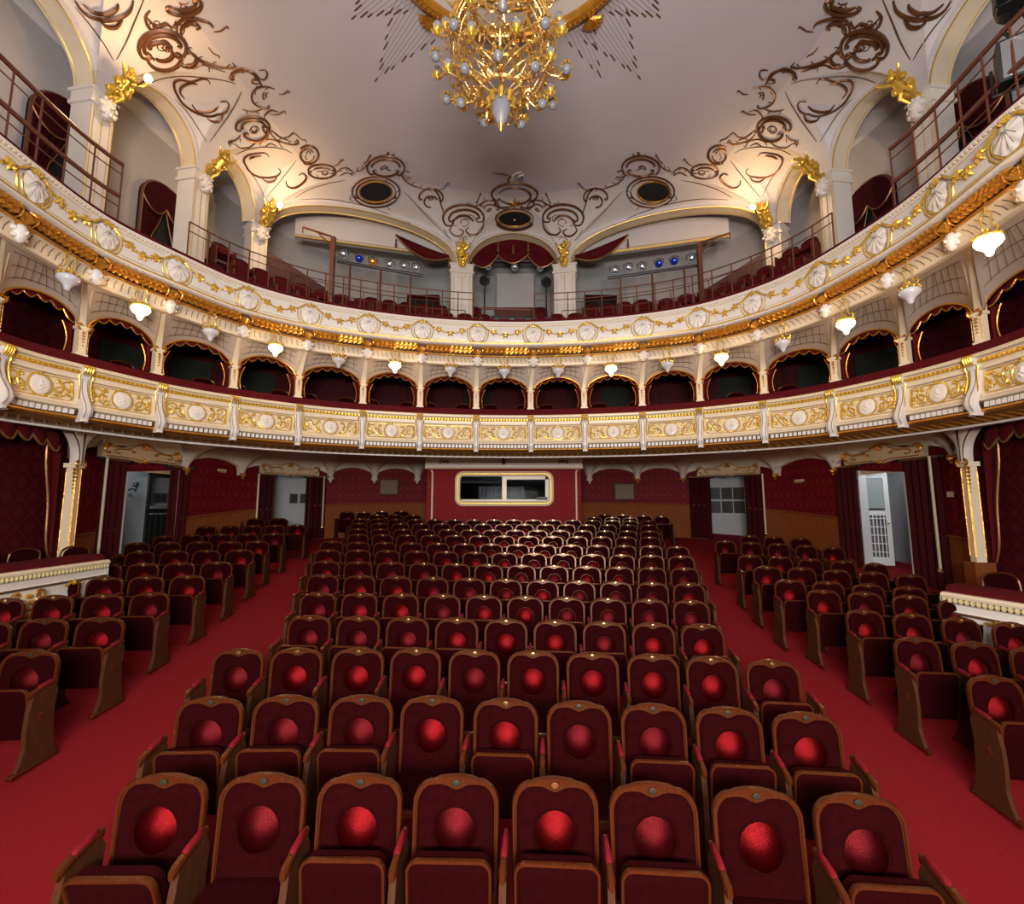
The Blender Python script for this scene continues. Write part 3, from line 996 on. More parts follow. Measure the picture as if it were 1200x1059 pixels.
def bayS(i, u, v):
    """lunette vault surface of bay i, u across 0..1, v from the arch (0) to the apex (1)"""
    A, B = groin(i, 1, v), groin(i + 1, 0, v)
    d = (B - A); L = d.length
    ins = min(0.5, INS / max(L, 0.4)) * (1 - v)
    a = A.lerp(B, ins); b = B.lerp(A, ins)
    zc = crown.get(i, 11.75)
    zcv = zc + (ZCEIL - zc) * v
    hh = max(0.0, zcv - A.z)
    p = a.lerp(b, (1 - math.cos(math.pi * u)) / 2)
    e = 1.0 if i not in (4, 6) else 0.85
    p.z = A.z + hh * (max(0.0, math.sin(math.pi * u)) ** e)
    return p

ceil = MB()
chain = [Vector((apex[0].x, -0.5))] + apex + [Vector((apex[-1].x, -0.5))]
cb = MB()
cb.v = [(p.x, p.y, ZCEIL) for p in chain]; cb.f = [tuple(range(len(chain)))]
import bmesh
me = bpy.data.meshes.new('ceiling'); me.from_pydata(cb.v, [], cb.f); me.materials.append(M['ceiling'])
bm_ = bmesh.new(); bm_.from_mesh(me); bmesh.ops.triangulate(bm_, faces=bm_.faces[:]); bm_.to_mesh(me); bm_.free()
ceilo = link('ceiling', me)
tag(ceilo, 'pale grey painted auditorium ceiling with rococo scrolls and a sunburst', kind='structure')
surf = MB()                        # collected for laying ornaments on
surf.add([tuple(v.co) for v in me.vertices], [tuple(p.vertices) for p in me.polygons])
NU, NV = 24, 12
for i in range(len(cols) - 1):
    rows = [[bayS(i, k / NU, j / NV) for k in range(NU + 1)] for j in range(NV + 1)]
    m = MB(); m.grid(rows); surf.grid(rows)
    m.obj('lunette_vault', 'vault', ceilo)
for i in range(1, len(cols) - 1):
    rows = []
    for j in range(NV + 1):
        v = j / NV
        a, b = bayS(i - 1, 1.0, v), bayS(i, 0.0, v)
        row = [a.lerp(b, k / 8) for k in range(9)]
        A = v3(cols[i], 0)
        for k, p in enumerate(row):
            p.z = p.z - 0.0
        rows.append(row)
    m = MB(); m.grid(rows); surf.grid(rows)
    m.obj('pendentive', 'vault', ceilo)

# arch soffits (intrados) between hall and gallery
ARCHD = 0.42
for i in range(len(cols) - 1):
    A, B = Vector(cols[i]), Vector(cols[i + 1])
    t = (B - A).normalized(); nrm = Vector((t.y, -t.x)); N = Vector((nrm.x, nrm.y, 0))
    fr = [bayS(i, k / NU, 0) for k in range(NU + 1)]
    m = MB(); m.grid([fr, [p - N * ARCHD for p in fr]])
    m.obj('arch_soffit', 'cream', ceilo)
    m = MB()
    m.tube([p + N * 0.004 - Zv * 0.012 for p in fr], 0.014, 5, caps=False)
    m.tube([p - N * (ARCHD - 0.06) - Zv * 0.004 for p in fr], 0.010, 4, caps=False)
    m.obj('gilt_line', 'gold', ceilo)
    # painted lines and raised band on the vault face
    m = MB()
    for v, r in ((0.10, 0.030),):
        q = [bayS(i, 0.03 + 0.94 * k / NU, v) + N * 0.01 for k in range(NU + 1)]
        m.tube(q, r, 5, caps=False)
    m.obj('raised_moulding', 'vault', ceilo)

# columns
UPF = 7.3
def column(i):
    A = v3(cols[i], 0)
    prv, nxt = Vector(cols[max(0, i - 1)]), Vector(cols[min(len(cols) - 1, i + 1)])
    t = ((Vector(cols[i]) - prv).normalized() + (nxt - Vector(cols[i])).normalized()).normalized()
    X = Vector((t.x, t.y, 0)); N = Vector((t.y, -t.x, 0))
    hw = 0.36 if i in (5, 6) else 0.22
    m = MB()
    C = A - N * 0.2
    m.box(C + Zv * ((UPF + 10.38) / 2), (hw * 2, 0.46, 10.38 - UPF), X, N)
    m.box(C + Zv * 10.42, (hw * 2 + 0.08, 0.54, 0.07), X, N)
    m.box(C + Zv * 10.55, (hw * 2 + 0.02, 0.5, 0.2), X, N)
    m.box(C + Zv * 10.67, (hw * 2 + 0.1, 0.56, 0.05), X, N)
    o = m.obj('pillar', 'white')
    side = 'left' if A.x < 0 else 'right'
    k = {2: 'nearest', 3: 'middle', 4: 'farthest', 5: 'central', 1: 'outermost', 0: 'stage-side'}[min(i, len(cols) - 1 - i)]
    tag(o, 'white arcade pillar of the upper gallery, %s one on the %s-hand side' % (k, side), 'pillar', 'arcade pillars of the upper gallery', kind='structure')
    m = MB()
    for e in (-0.96, -0.72, 0.0, 0.72, 0.96):
        m.tube([C + X * (hw * e) + N * 0.235 + Zv * z for z in (UPF + 0.1, 10.35)], 0.007, 4)
    m.tube([C + X * a + N * 0.235 + Zv * z for a, z in ((-0.12, 10.36), (-0.12, 10.25), (-0.05, 10.22), (0, 10.17), (0.05, 10.22), (0.12, 10.25), (0.12, 10.36))], 0.008, 4)
    for k2 in range(3):
        m.ball(C + X * ((k2 - 1) * 0.09) + N * 0.255 + Zv * 10.55, 0.018, 5, 4)
    for k2 in range(4):
        m.ball(C + N * 0.238 + Zv * (10.08 - 0.07 * k2), 0.014, 5, 4)
    m.tube([C + X * (e * hw) + N * 0.262 + Zv * 10.46 for e in (-1.02, 1.02)], 0.008, 4)
    m.obj('gilt_line', 'gold', o)
    # white mask and gilded figure towards the hall
    m = MB()
    c = C + N * 0.32 + Zv * 10.38
    if i in (5, 6): c = C + N * 0.27 + Zv * 10.62
    else:
        m.lathe([(0.001, -0.22), (0.07, -0.2), (0.11, -0.08), (0.13, 0.04), (0.11, 0.15), (0.06, 0.2), (0.001, 0.21)], 10, c, X, N)
        for (a, b, zz, r) in ((0, 0.13, -0.01, 0.03), (-0.05, 0.1, 0.05, 0.03), (0.05, 0.1, 0.05, 0.03), (-0.13, 0.02, 0.05, 0.06), (0.13, 0.02, 0.05, 0.06), (-0.1, 0.04, -0.1, 0.06),
                              (0.1, 0.04, -0.1, 0.06), (0, 0.08, -0.14, 0.05), (-0.08, 0.05, 0.16, 0.05), (0.08, 0.05, 0.16, 0.05), (0, 0.05, 0.2, 0.05)):
            m.ball(c + X * a + N * b + Zv * zz, r, 6, 4)
        m.obj('mask', 'white', o)
    m = MB()
    rg = random.Random(i)
    g0 = c + Zv * (0.22 if i not in (5, 6) else 0.0) + N * 0.0
    axis = (N * 0.72 + Zv * 0.7).normalized() if i not in (5, 6) else (N * 0.35 + Zv * 0.9).normalized()
    L = 0.72
    for k2 in range(30):                        # draped cherub and foliage climbing the groin
        t_ = k2 / 29
        q = g0 + axis * (L * t_) + X * (rg.uniform(-1, 1) * (0.05 + 0.11 * math.sin(math.pi * t_))) + N * rg.uniform(-0.02, 0.07)
        m.ball(q, 0.03 + 0.045 * math.sin(math.pi * (0.2 + 0.7 * t_)), 6, 4, 1, 1, rg.uniform(0.7, 1.6))
    for k2 in range(9):
        t_ = rg.random()
        q = g0 + axis * (L * t_)
        a = q + X * rg.uniform(-0.2, 0.2) + axis * 0.12
        m.tube([q, (q + a) / 2 + N * 0.08, a + N * 0.02, a + axis * 0.04 - N * 0.05], [0.04, 0.035, 0.02, 0.008], 5)
    hd = g0 + axis * (L * 0.78) + N * 0.09
    m.ball(hd, 0.075, 8, 6)
    m.tube([hd - axis * 0.08, g0 + axis * 0.25 + N * 0.08], [0.055, 0.09], 7)
    for e in (-1, 1):
        m.tube([hd - axis * 0.1 + X * 0.06 * e, hd + X * 0.2 * e + N * 0.05, hd + X * 0.24 * e + axis * 0.12], [0.035, 0.028, 0.02], 6)
        m.tube([g0 + axis * 0.28 + X * 0.05 * e + N * 0.06, g0 + axis * 0.12 + X * 0.11 * e + N * 0.13, g0 - axis * 0.06 + X * 0.06 * e + N * 0.08], [0.05, 0.04, 0.025], 6)
    m.obj('gilded_cherub', 'gold', o)
    return c, X, N, axis
cinfo = {}
for i in range(1, len(cols) - 1):
    cinfo[i] = column(i)

# gallery outer wall, ceiling over it, raked steps
n = 90
m = MB()
wallstrip(m, UW, 0, UW.L, 6.7, 12.4, 0.0)
gwl = m.obj('wall_gallery', 'gallery_wall', smooth=False)
tag(gwl, 'curved grey wall behind the upper gallery', kind='structure')
m = MB()
ring = [v3(c, 0) for c in cols]
uc = []
for k in range(n + 1):
    p = UW.at(UW.L * k / n, 0, 12.32)
    q = v3(Vector((p.x, p.y)).lerp(CTR, 0.23), 12.32)
    uc.append([p - Zv * 0.5 + (q - p) * 0.0, p.lerp(q, 0.18) - Zv * 0.12, p.lerp(q, 0.45), q])
m.grid(uc)
gc = m.obj('ceiling_gallery', 'vault'); M['gallery_wall']; tag(gc, 'grey coved ceiling of the upper gallery', kind='structure')
m = MB(); m.box((0, 9, 12.75), (21, 20.5, 0.2)); o = m.obj('trim_3', 'dark'); tag(o, 'dark roof slab above the auditorium ceiling', kind='structure')

# raked gallery floor: steps rising outwards from the front
def gal(s, f, z):                   # f = 0 at front, 1 at outer wall
    y_ = T2.pos(s).y
    k_ = min(1.0, max(0.0, (y_ - 6.8) / 2.6)); k_ = 0.25 + 0.75 * k_ * k_ * (3 - 2 * k_)
    z = 6.95 + (z - 6.95) * k_
    a = T2.at(s, -0.3, z)
    b = UW.at(UW.L * (s / T2.L), 0.05, z)
    return a.lerp(b, f)
steps = [(0.0, 6.95), (0.14, 6.95), (0.14, 7.38), (0.27, 7.38), (0.27, 7.86), (0.40, 7.86), (0.40, 8.34), (0.53, 8.34), (0.53, 8.78), (0.66, 8.78), (0.66, 9.1), (1.0, 9.1)]
m = MB()
m.grid([[gal(T2.L * k / 100, f, z) for f, z in steps] for k in range(101)])
gf = m.obj('floor_gallery', 'drape', smooth=False); tag(gf, 'dark red stepped floor of the upper gallery', kind='structure')
# underside closing between the two floors
m = MB()
m.grid([[T2.at(T2.L * k / 80, -0.25, 6.27), T2.at(T2.L * k / 80, -0.32, 7.3)] for k in range(81)])
o = m.obj('trim_4', 'dark'); tag(o, 'dark back of the upper balcony front', kind='structure')

# gallery seats
GB = MB()
poly = []
for k in range(9):
    a = math.pi * k / 8
    poly.append((0.21 * math.cos(a) if k not in () else 0, 0.62 + 0.12 * math.sin(a) ** 0.6))
poly = [(0.22, 0.36)] + poly + [(-0.22, 0.36)]
GB.prism(poly, -0.03, 0.03, Vector((0, 0.16, 0)), Vector((1, 0, 0)), Vector((0, 0, 1)), Vector((0, -1, 0)))
gback = GB.mesh('backrest', M['rail_velvet'])
gm = MB(); gm.box((0, -0.05, 0.38), (0.42, 0.36, 0.09)); gseat = gm.mesh('seat', M['rail_velvet'], smooth=False)
gm = MB(); gm.tube([(p[0], 0.13, p[1] + 0.01) for p in poly], 0.018, 5); grim = gm.mesh('back_frame', M['wood'])
gm = MB(); gm.box((-0.24, 0.0, 0.27), (0.035, 0.34, 0.54)); gleg = gm.mesh('side_panel', M['rail'], smooth=False)
gal_rows = [(0.215, 7.38, 'front'), (0.345, 7.86, 'second'), (0.475, 8.34, 'third'), (0.605, 8.78, 'back')]
colz = [v3(c, 0) for c in cols]
for f, z, rn in gal_rows:
    sA = T2.s_px(262, 0, 7.4); sB = T2.s_px(945, 0, 7.4)
    La = (gal(sB, f, z) - gal(sA, f, z)).length
    # spacing measured along the row
    pts = []
    s = sA
    while s < sB:
        pts.append(s)
        d = (gal(s + 0.1, f, z) - gal(s, f, z)).length / 0.1
        s += 0.56 / max(0.5, d)
    kk = 0
    for s in pts:
        p = gal(s, f, z)
        if abs(p.x) < 0.75 and True: continue          # central aisle with the steps and lighting stand
        if any((Vector((p.x, p.y, 0)) - c).length < 0.62 for c in colz): continue
        if rn == 'back' and 4.6 < abs(p.x) < 7.6 and p.y > 12.3: continue
        nn = T2.nor(s)
        r = empty('gallery_seat', p, math.atan2(nn.y, nn.x) + math.pi / 2)
        side = 'left' if p.x < 0 else 'right'
        kk += 1
        tag(r, 'small red velvet seat in the %s row of the upper gallery, %s from the left' % (rn, ORD[kk - 1] if kk <= len(ORD) else 'number %d' % kk), 'seat', 'red seats in the upper gallery')
        link('backrest', gback, r); link('seat', gseat, r); link('back_frame', grim, r); link('side_panel', gleg, r); link('side_panel', gleg, r, (0.48, 0, 0))

# curtained arched doorways in the gallery wall
def arched_door(px, wid, ztop, lab, N_='gallery_doorway'):
    s = UW.s_px(px, 0.02, ztop - 0.6)
    c = UW.at(s, 0.03, 0); t = UW.tan(s); nn = UW.nor(s)
    X = Vector((t.x, t.y, 0)); N = Vector((nn.x, nn.y, 0))
    hw = wid / 2; zs = ztop - hw * 0.8
    zb = 8.7
    poly = [(-hw, zb)] + [(-hw * math.cos(math.pi * k / 16), zs + hw * 0.8 * math.sin(math.pi * k / 16)) for k in range(17)] + [(hw, zb)]
    root = empty('door_curtain'); tag(root, lab, 'curtain', 'arched curtains in the gallery wall')
    m = MB(); m.prism(poly, 0.0, 0.02, c, X, Zv, N); m.obj('dark_opening', 'dark', root, smooth=False)
    # pleated drapes left and right, tied back
    for e in (-1, 1):
        rows = []
        for k in range(12):
            q = k / 11
            z = zb + (ztop - 0.12 - zb) * (1 - q)
            inner = 0.02 + 0.55 * max(0, q - 0.25) ** 1.3 if q < 0.75 else 0.02 + 0.55 * 0.5 ** 1.3
            hwz = hw if z < zs else hw * math.sqrt(max(0.02, 1 - ((z - zs) / (hw * 0.8)) ** 2))
            x0, x1 = min(inner * hw * 2, hwz - 0.05), hwz
            rows.append([c + X * (e * (x0 + (x1 - x0) * j / 14)) + N * (0.07 + 0.03 * math.sin(j * 2.2)) + Zv * z for j in range(15)])
        m = MB(); m.grid(rows); d = m.obj('drape', 'drape', root)
        m = MB(); m.tube([r[0] + N * 0.01 for r in rows], 0.012, 5); m.obj('fringe', 'gold_dark', d)
    for e in (-0.5, 0.5):
        rows, fr = [], []
        for k in range(9):
            x = -1 + 2 * k / 8
            X0 = c + X * (e * hw + x * hw * 0.5)
            zt = zs + hw * 0.8 * math.sqrt(max(0, 1 - ((e + x * 0.5) ** 2) * 0.98)) - 0.02
            zl = zs - 0.05 - 0.28 * (1 - x * x)
            rows.append([X0 + N * (0.13 + 0.03 * math.cos(x * 2)) + Zv * (zt + (zl - zt) * j / 5) for j in range(6)])
            fr.append(rows[-1][-1])
        m = MB(); m.grid(rows); d = m.obj('swag', 'drape', root)
        m = MB(); m.tube(fr, 0.02, 5); m.obj('fringe', 'gold_dark', d)
    m = MB(); m.tube([c + X * a + N * 0.10 + Zv * z for a, z in poly], 0.035, 6); m.obj('surround', 'rail', root)
arched_door(80, 1.55, 10.75, 'arched burgundy curtain with fringed swags, left wall, partly behind the nearest pillar')
arched_door(190, 1.35, 10.62, 'arched burgundy curtain with fringed swags between the first two left pillars')
arched_door(1022, 1.35, 10.55, 'arched burgundy curtain with fringed swags between the first two right pillars')
arched_door(1132, 1.6, 10.85, 'arched burgundy curtain behind the nearest right pillar and its railing')

# ---- central back part of the gallery: lintels, grey recess, projection block
def boxobj(name, c, s, mat, parent=None, X=None, N=None, smooth=False):
    m = MB(); m.box(c, s, X, N); return m.obj(name, mat, parent, smooth)
for e, sd in ((-1, 'left'), (1, 'right')):
    a = Vector((e * 1.95, 15.65, 0)); b = Vector((e * 6.9, 14.3, 0))
    t = (b - a).normalized(); N = Vector((t.y, -t.x, 0)); 
    if N.y > 0: N = -N
    mid = (a + b) / 2
    m = MB(); m.box(mid + Zv * 11.75, ((b - a).length, 0.15, 1.1), t, N)
    o = m.obj('lintel', 'vault', smooth=False)
    tag(o, 'cream lintel wall across the wide %s-hand arch above the spotlights' % sd, kind='structure')
    m = MB(); m.tube([a + N * 0.09 + Zv * 11.22, b + N * 0.09 + Zv * 11.22], 0.03, 5); m.tube([a + N * 0.09 + Zv * 11.30, b + N * 0.09 + Zv * 11.30], 0.012, 4)
    m.obj('gilt_line', 'gold', o)
    # hanging swag in the arch corner
    sw = empty('swag_curtain'); tag(sw, 'burgundy swag in the corner of the wide %s-hand arch' % sd, 'curtain', 'burgundy swags in the wide arches')
    rows, fr = [], []
    for k in range(11):
        q = k / 10
        x = e * (2.1 + 1.75 * q)
        zt = 11.08 + 0.62 * q ** 1.2
        zl = 10.95 + 0.70 * q ** 1.9 - 0.22 * math.sin(math.pi * q)
        y = 15.1 - 0.2 * q
        rows.append([Vector((x, y - 0.05 * math.sin(j * 1.7), zt + (zl - zt) * j / 5)) for j in range(6)])
        fr.append(rows[-1][-1])
    m = MB(); m.grid(rows); m.obj('drape', 'rail_velvet', sw)
    m = MB(); m.tube(fr, 0.025, 5); m.obj('fringe', 'gold_dark', sw)
    for x, z in ((2.08, 10.9), (3.87, 11.6)):
        m = MB(); m.lathe([(0.02, 0), (0.035, -0.05), (0.03, -0.08), (0.05, -0.3), (0.001, -0.31)], 8, (e * x, 15.02, z))
        m.obj('tassel', 'gold_dark', sw)
# centre arch swags
sw = empty('swag_curtain'); tag(sw, 'three burgundy swags with tassels in the central gallery arch', 'curtain', 'burgundy swags in the wide arches')
for x0, x1, z0, z1, dp in ((-1.30, -0.45, 11.05, 11.70, 0.35), (-0.5, 0.58, 11.72, 11.72, 0.5), (0.53, 1.38, 11.70, 11.05, 0.35)):
    rows, fr = [], []
    for k in range(11):
        q = k / 10
        x = x0 + (x1 - x0) * q
        zt = 10.75 + 1.0 * math.sqrt(max(0, 1 - ((x - 0.04) / 1.45) ** 2))
        zl = 11.25 + (-0.30 if x0 < -1 or x0 > 0.4 else 0.0) * (1 if x0 < 0 and True else 1) - dp * math.sin(math.pi * q) * 0.6 - (0.0)
        if x0 < -1: zl = 10.95 + 0.28 * q - 0.28 * math.sin(math.pi * q)
        if x0 > 0.4: zl = 11.23 - 0.28 * q - 0.28 * math.sin(math.pi * q)
        rows.append([Vector((x, 15.35 - 0.05 * math.sin(j * 1.7 + q * 3), zt + (min(zl, zt) - zt) * j / 6)) for j in range(7)])
        fr.append(rows[-1][-1])
    m = MB(); m.grid(rows); d = m.obj('drape', 'rail_velvet', sw)
    m = MB(); m.tube(fr, 0.025, 5); m.obj('fringe', 'gold_dark', d)
for x, z in ((-1.32, 10.95), (-0.47, 11.62), (0.04, 11.55), (0.55, 11.62), (1.4, 10.95)):
    m = MB(); m.lathe([(0.02, 0), (0.035, -0.05), (0.03, -0.08), (0.055, -0.34), (0.001, -0.35)], 8, (x, 15.28, z))
    m.obj('tassel', 'gold_dark', sw)
# dark recess wall and white block
o = boxobj('wall_recess', (0, 17.6, 10.6), (9.4, 0.12, 3.8), 'grey'); tag(o, 'grey wall at the back of the lighting gallery', kind='structure')
blk = boxobj('projection_block', (0.12, 16.9, 10.5), (1.35, 0.7, 1.35), 'gallery_wall'); tag(blk, 'pale boxed-in block behind the central arch', kind='structure')
boxobj('lower_panel', (0.12, 16.75, 9.4), (1.5, 0.8, 0.8), 'rail', blk)
for e in (-1, 1):
    o = boxobj('door_' + ('1' if e < 0 else '2'), (e * 3.3, 17.0, 9.7), (1.2, 0.1, 1.7), 'drape'); tag(o, 'dark red door in the grey recess, %s of the block' % ('left' if e < 0 else 'right'), kind='structure')
    m = MB(); m.box((e * 3.3, 16.94, 9.7), (0.9, 0.03, 1.3)); m.obj('panel', 'dark', o, smooth=False)
# sloping red brown seat-backs wedge next to the farthest side pillars
for e, ci, sd in ((-1, 4, 'left'), (1, len(cols) - 5, 'right')):
    c = cols[ci]
    poly = [(0, 0.0), (1.5, 0.0), (1.5, 0.15), (0, 0.85)]
    t = (Vector((e * 2.0, 15.8)) - Vector(c)).normalized()
    X = Vector((t.x, t.y, 0)); N = Vector((t.y, -t.x, 0))
    m = MB(); m.prism(poly, -0.05, 0.05, v3(c, 9.08) + X * 0.3, X, Zv, N)
    o = m.obj('stair_parapet', 'darkrail', smooth=False); tag(o, 'sloping brown wooden stair parapet beside the farthest %s pillar' % sd, 'parapet')
# ================================================================== ornaments laid on the ceiling surfaces
bvh = BVHTree.FromPolygons([Vector(v) for v in surf.v], surf.f)
CAMP = Vector((0, 0, ZC))
def hit(px, py):
    d = ray(px, py).normalized()
    loc, nrm, idx, dist = bvh.ray_cast(CAMP, d)
    if loc is None: return None
    if nrm.dot(d) > 0: nrm = -nrm
    return loc, nrm
def lay(mb, pts, r, mirror=False, k=5):
    seg, segs = [], []
    for x, y in pts:
        h = hit(1203 - x if mirror else x, y)
        if h is None or (seg and (h[0] - seg[-1][0]).length > 0.9):
            if len(seg) > 1: segs.append(seg)
            seg = [] if h is None else [h]
        else: seg.append(h)
    if len(seg) > 1: segs.append(seg)
    for sg in segs:
        dist = (sg[0][0] - CAMP).length
        r_ = r * min(1.5, max(0.95, dist / 10.5))
        q = [p + n_ * r_ * 0.5 for p, n_ in sg]
        mb.tube(q, taper(len(q), r_ * 0.35, r_), k, caps=True)
def smooth(pts, n=5):
    P = [pts[0]] + list(pts) + [pts[-1]]
    out = []
    for i in range(1, len(P) - 2):
        for k in range(n):
            t = k / n
            a, b, c, d = P[i - 1], P[i], P[i + 1], P[i + 2]
            out.append(tuple(0.5 * (2 * b[j] + (c[j] - a[j]) * t + (2 * a[j] - 5 * b[j] + 4 * c[j] - d[j]) * t * t + (3 * b[j] - a[j] - 3 * c[j] + d[j]) * t ** 3) for j in (0, 1)))
    out.append(tuple(pts[-1]))
    return out
def leaves(pts, n, L, side=1):
    """short offshoots along a stroke"""
    out = []
    for k in range(n):
        i = int((len(pts) - 2) * (k + 0.5) / n)
        a, b = pts[i], pts[i + 1]
        dx, dy = b[0] - a[0], b[1] - a[1]
        q = math.hypot(dx, dy) or 1
        dx, dy = dx / q, dy / q
        nx, ny = -dy * side, dx * side
        out.append([a, (a[0] + nx * L * 0.6 + dx * L * 0.2, a[1] + ny * L * 0.6 + dy * L * 0.2), (a[0] + nx * L + dx * L * 0.8, a[1] + ny * L + dy * L * 0.8)])
    return out

# each ornament: (name, [strokes of photo points], radius)
orn = []
def O(name, strokes, r=0.028, lv=0, lside=1, ll=4, rl=0.012):
    st = [(s_, r) for s_ in strokes]
    if lv:
        for q in leaves(strokes[0], lv, ll, lside): st.append((q, rl))
    orn.append((name, st))
S = smooth
# large double C scroll near the first pillar
O('scroll', [cscroll(190, 56, 28, 21, 150, 385, curl=0.5, n=20), cscroll(190, 56, 22, 16, 160, 350, curl=0.2, n=16)], 0.05)
O('scroll', [cscroll(192, 67, 20, 15, 165, -10, curl=0.5), cscroll(190, 63, 12, 8, 120, -60, curl=0.2, n=8), cscroll(187, 58, 14, 9, 200, 340, curl=0.3, n=8)], 0.045)
O('scroll', [cscroll(220, 70, 11, 9, -80, 140, curl=0.3), cscroll(222, 69, 7, 6, -60, 120, curl=0)], 0.03)
O('scroll', [S([(218, 52), (226, 63), (238, 71), (252, 76), (266, 79), (276, 78), (272, 73)]), S([(222, 60), (232, 70), (244, 75), (262, 80)])], 0.028, 5, -1, 4)
O('scroll', [S([(213, 44), (212, 34), (219, 27), (229, 27), (234, 32), (230, 34)]), S([(207, 40), (208, 28), (218, 21), (232, 22), (245, 26), (250, 32)])], 0.04, 5, 1, 5)
O('scroll', [cscroll(214, 5, 22, 12, 150, -20, curl=0.5), cscroll(214, 3, 16, 8, 150, -10, curl=0)], 0.045)
O('scroll', [S([(172, 20), (178, 27), (186, 30), (194, 27), (202, 32), (206, 24)]), S([(176, 12), (170, 20), (174, 32), (182, 35)])], 0.035, 3, 1, 5)
O('scroll', [S([(214, 74), (226, 80), (236, 76), (244, 78), (245, 84)]), S([(236, 75), (252, 80), (264, 84)])], 0.018, 4, -1, 4)
O('scroll', [cscroll(286, 93, 17, 11, 190, 350, curl=0.4), S([(270, 86), (276, 82), (286, 80), (300, 89), (306, 100), (300, 101)])], 0.028, 5, 1, 4)
O('scroll', [S([(303, 82), (311, 82), (313, 88), (309, 93), (304, 91)])], 0.024)
O('scroll', [S([(322, 104), (312, 101), (301, 103), (295, 111), (297, 120), (305, 125), (314, 127), (316, 124)])], 0.026, 4, -1, 4)
O('scroll', [S([(284, 128), (292, 130), (300, 130), (308, 127)]), S([(326, 131), (318, 129), (311, 134), (309, 141)])], 0.02, 2, 1, 4)
# medallion scroll between the first bays
O('scroll', [cscroll(296, 149, 20, 13, 170, 380, curl=0.4, n=18), cscroll(297, 149, 14, 9, 180, 350, curl=0.2, n=14)], 0.035)
O('scroll', [cscroll(299, 153, 15, 12, 150, -20, curl=0.5, n=14)], 0.045)
O('scroll', [S([(282, 158), (276, 164), (268, 166), (270, 172)]), S([(274, 168), (282, 173), (292, 172), (300, 167)])], 0.022, 3, -1, 5)
O('scroll', [S([(314, 150), (322, 162), (333, 167), (344, 169), (350, 167), (348, 163)]), S([(318, 152), (328, 160), (338, 164)])], 0.024, 5, -1, 4)
O('scroll', [S([(304, 171), (307, 166), (316, 163), (326, 166), (329, 171), (332, 172)]), S([(311, 171), (317, 168), (324, 171)])], 0.018)
O('scroll', [cscroll(361, 181, 12, 11, -130, 110, curl=0.3, n=16), cscroll(360, 182, 8, 8, 0, 330, curl=0, n=14)], 0.034)
O('scroll', [cscroll(377, 201, 16, 8, -10, 170, curl=0.3), cscroll(377, 200, 16, 8, 180, 350, curl=0.3), cscroll(377, 201, 11, 5, 200, 340, curl=0, n=8)], 0.03, 4, 1, 4)
O('scroll', [S([(335, 211), (337, 218), (345, 220), (354, 215), (359, 208), (355, 203), (350, 205)])], 0.034)
O('scroll', [S([(386, 203), (394, 202), (398, 198), (406, 196), (412, 200), (416, 204)]), S([(398, 206), (406, 202), (414, 205)])], 0.022, 4, 1, 4)
O('scroll', [S([(416, 201), (422, 199), (428, 195), (432, 188)])], 0.02, 3, -1, 4)
# shell cartouche above the wide arch
O('cartouche', [cscroll(452, 196, 22, 14, 150, 395, curl=0.35, n=18), cscroll(452, 197, 16, 9, 20, 160, curl=0.3, n=12), cscroll(452, 196, 17, 10, 190, 350, curl=0.1, n=12)], 0.032)
O('cartouche', [S([(456, 184), (455, 178), (452, 183)]), S([(457, 184), (462, 180)]), S([(450, 184), (446, 181)])], 0.022)
O('scroll', [S([(470, 201), (472, 208), (480, 215), (490, 219), (497, 221)]), S([(474, 199), (480, 201)])], 0.022, 4, -1, 4)
O('scroll', [cscroll(505, 231, 14, 11, 170, 380, curl=0.3, n=14), S([(497, 222), (506, 220), (514, 228), (517, 240), (521, 252)]), cscroll(505, 236, 8, 7, 100, 330, curl=0.2, n=8)], 0.03, 3, 1, 4)
# great shell scroll over the central pillars
O('scroll', [cscroll(543, 255, 24, 16, 150, 370, curl=0.45, n=20), cscroll(544, 256, 18, 11, 170, 350, curl=0.3, n=16), cscroll(543, 262, 12, 10, 180, 340, curl=0, n=10)], 0.042)
O('scroll', [S([(566, 255), (566, 265), (560, 273), (551, 275), (546, 270), (549, 266)]), S([(530, 264), (527, 270), (533, 276), (540, 276), (543, 271), (538, 268)])], 0.035)
O('scroll', [S([(548, 236), (552, 241), (560, 240), (567, 236), (572, 234)]), cscroll(574, 243, 11, 9, 200, 370, curl=0.4, n=12), cscroll(574, 245, 7, 6, 180, 330, curl=0, n=8)], 0.026, 3, -1, 4)
O('scroll', [S([(536, 288), (538, 281), (545, 277), (553, 278)]), S([(520, 268), (524, 276), (530, 282)])], 0.016, 2, 1, 4)

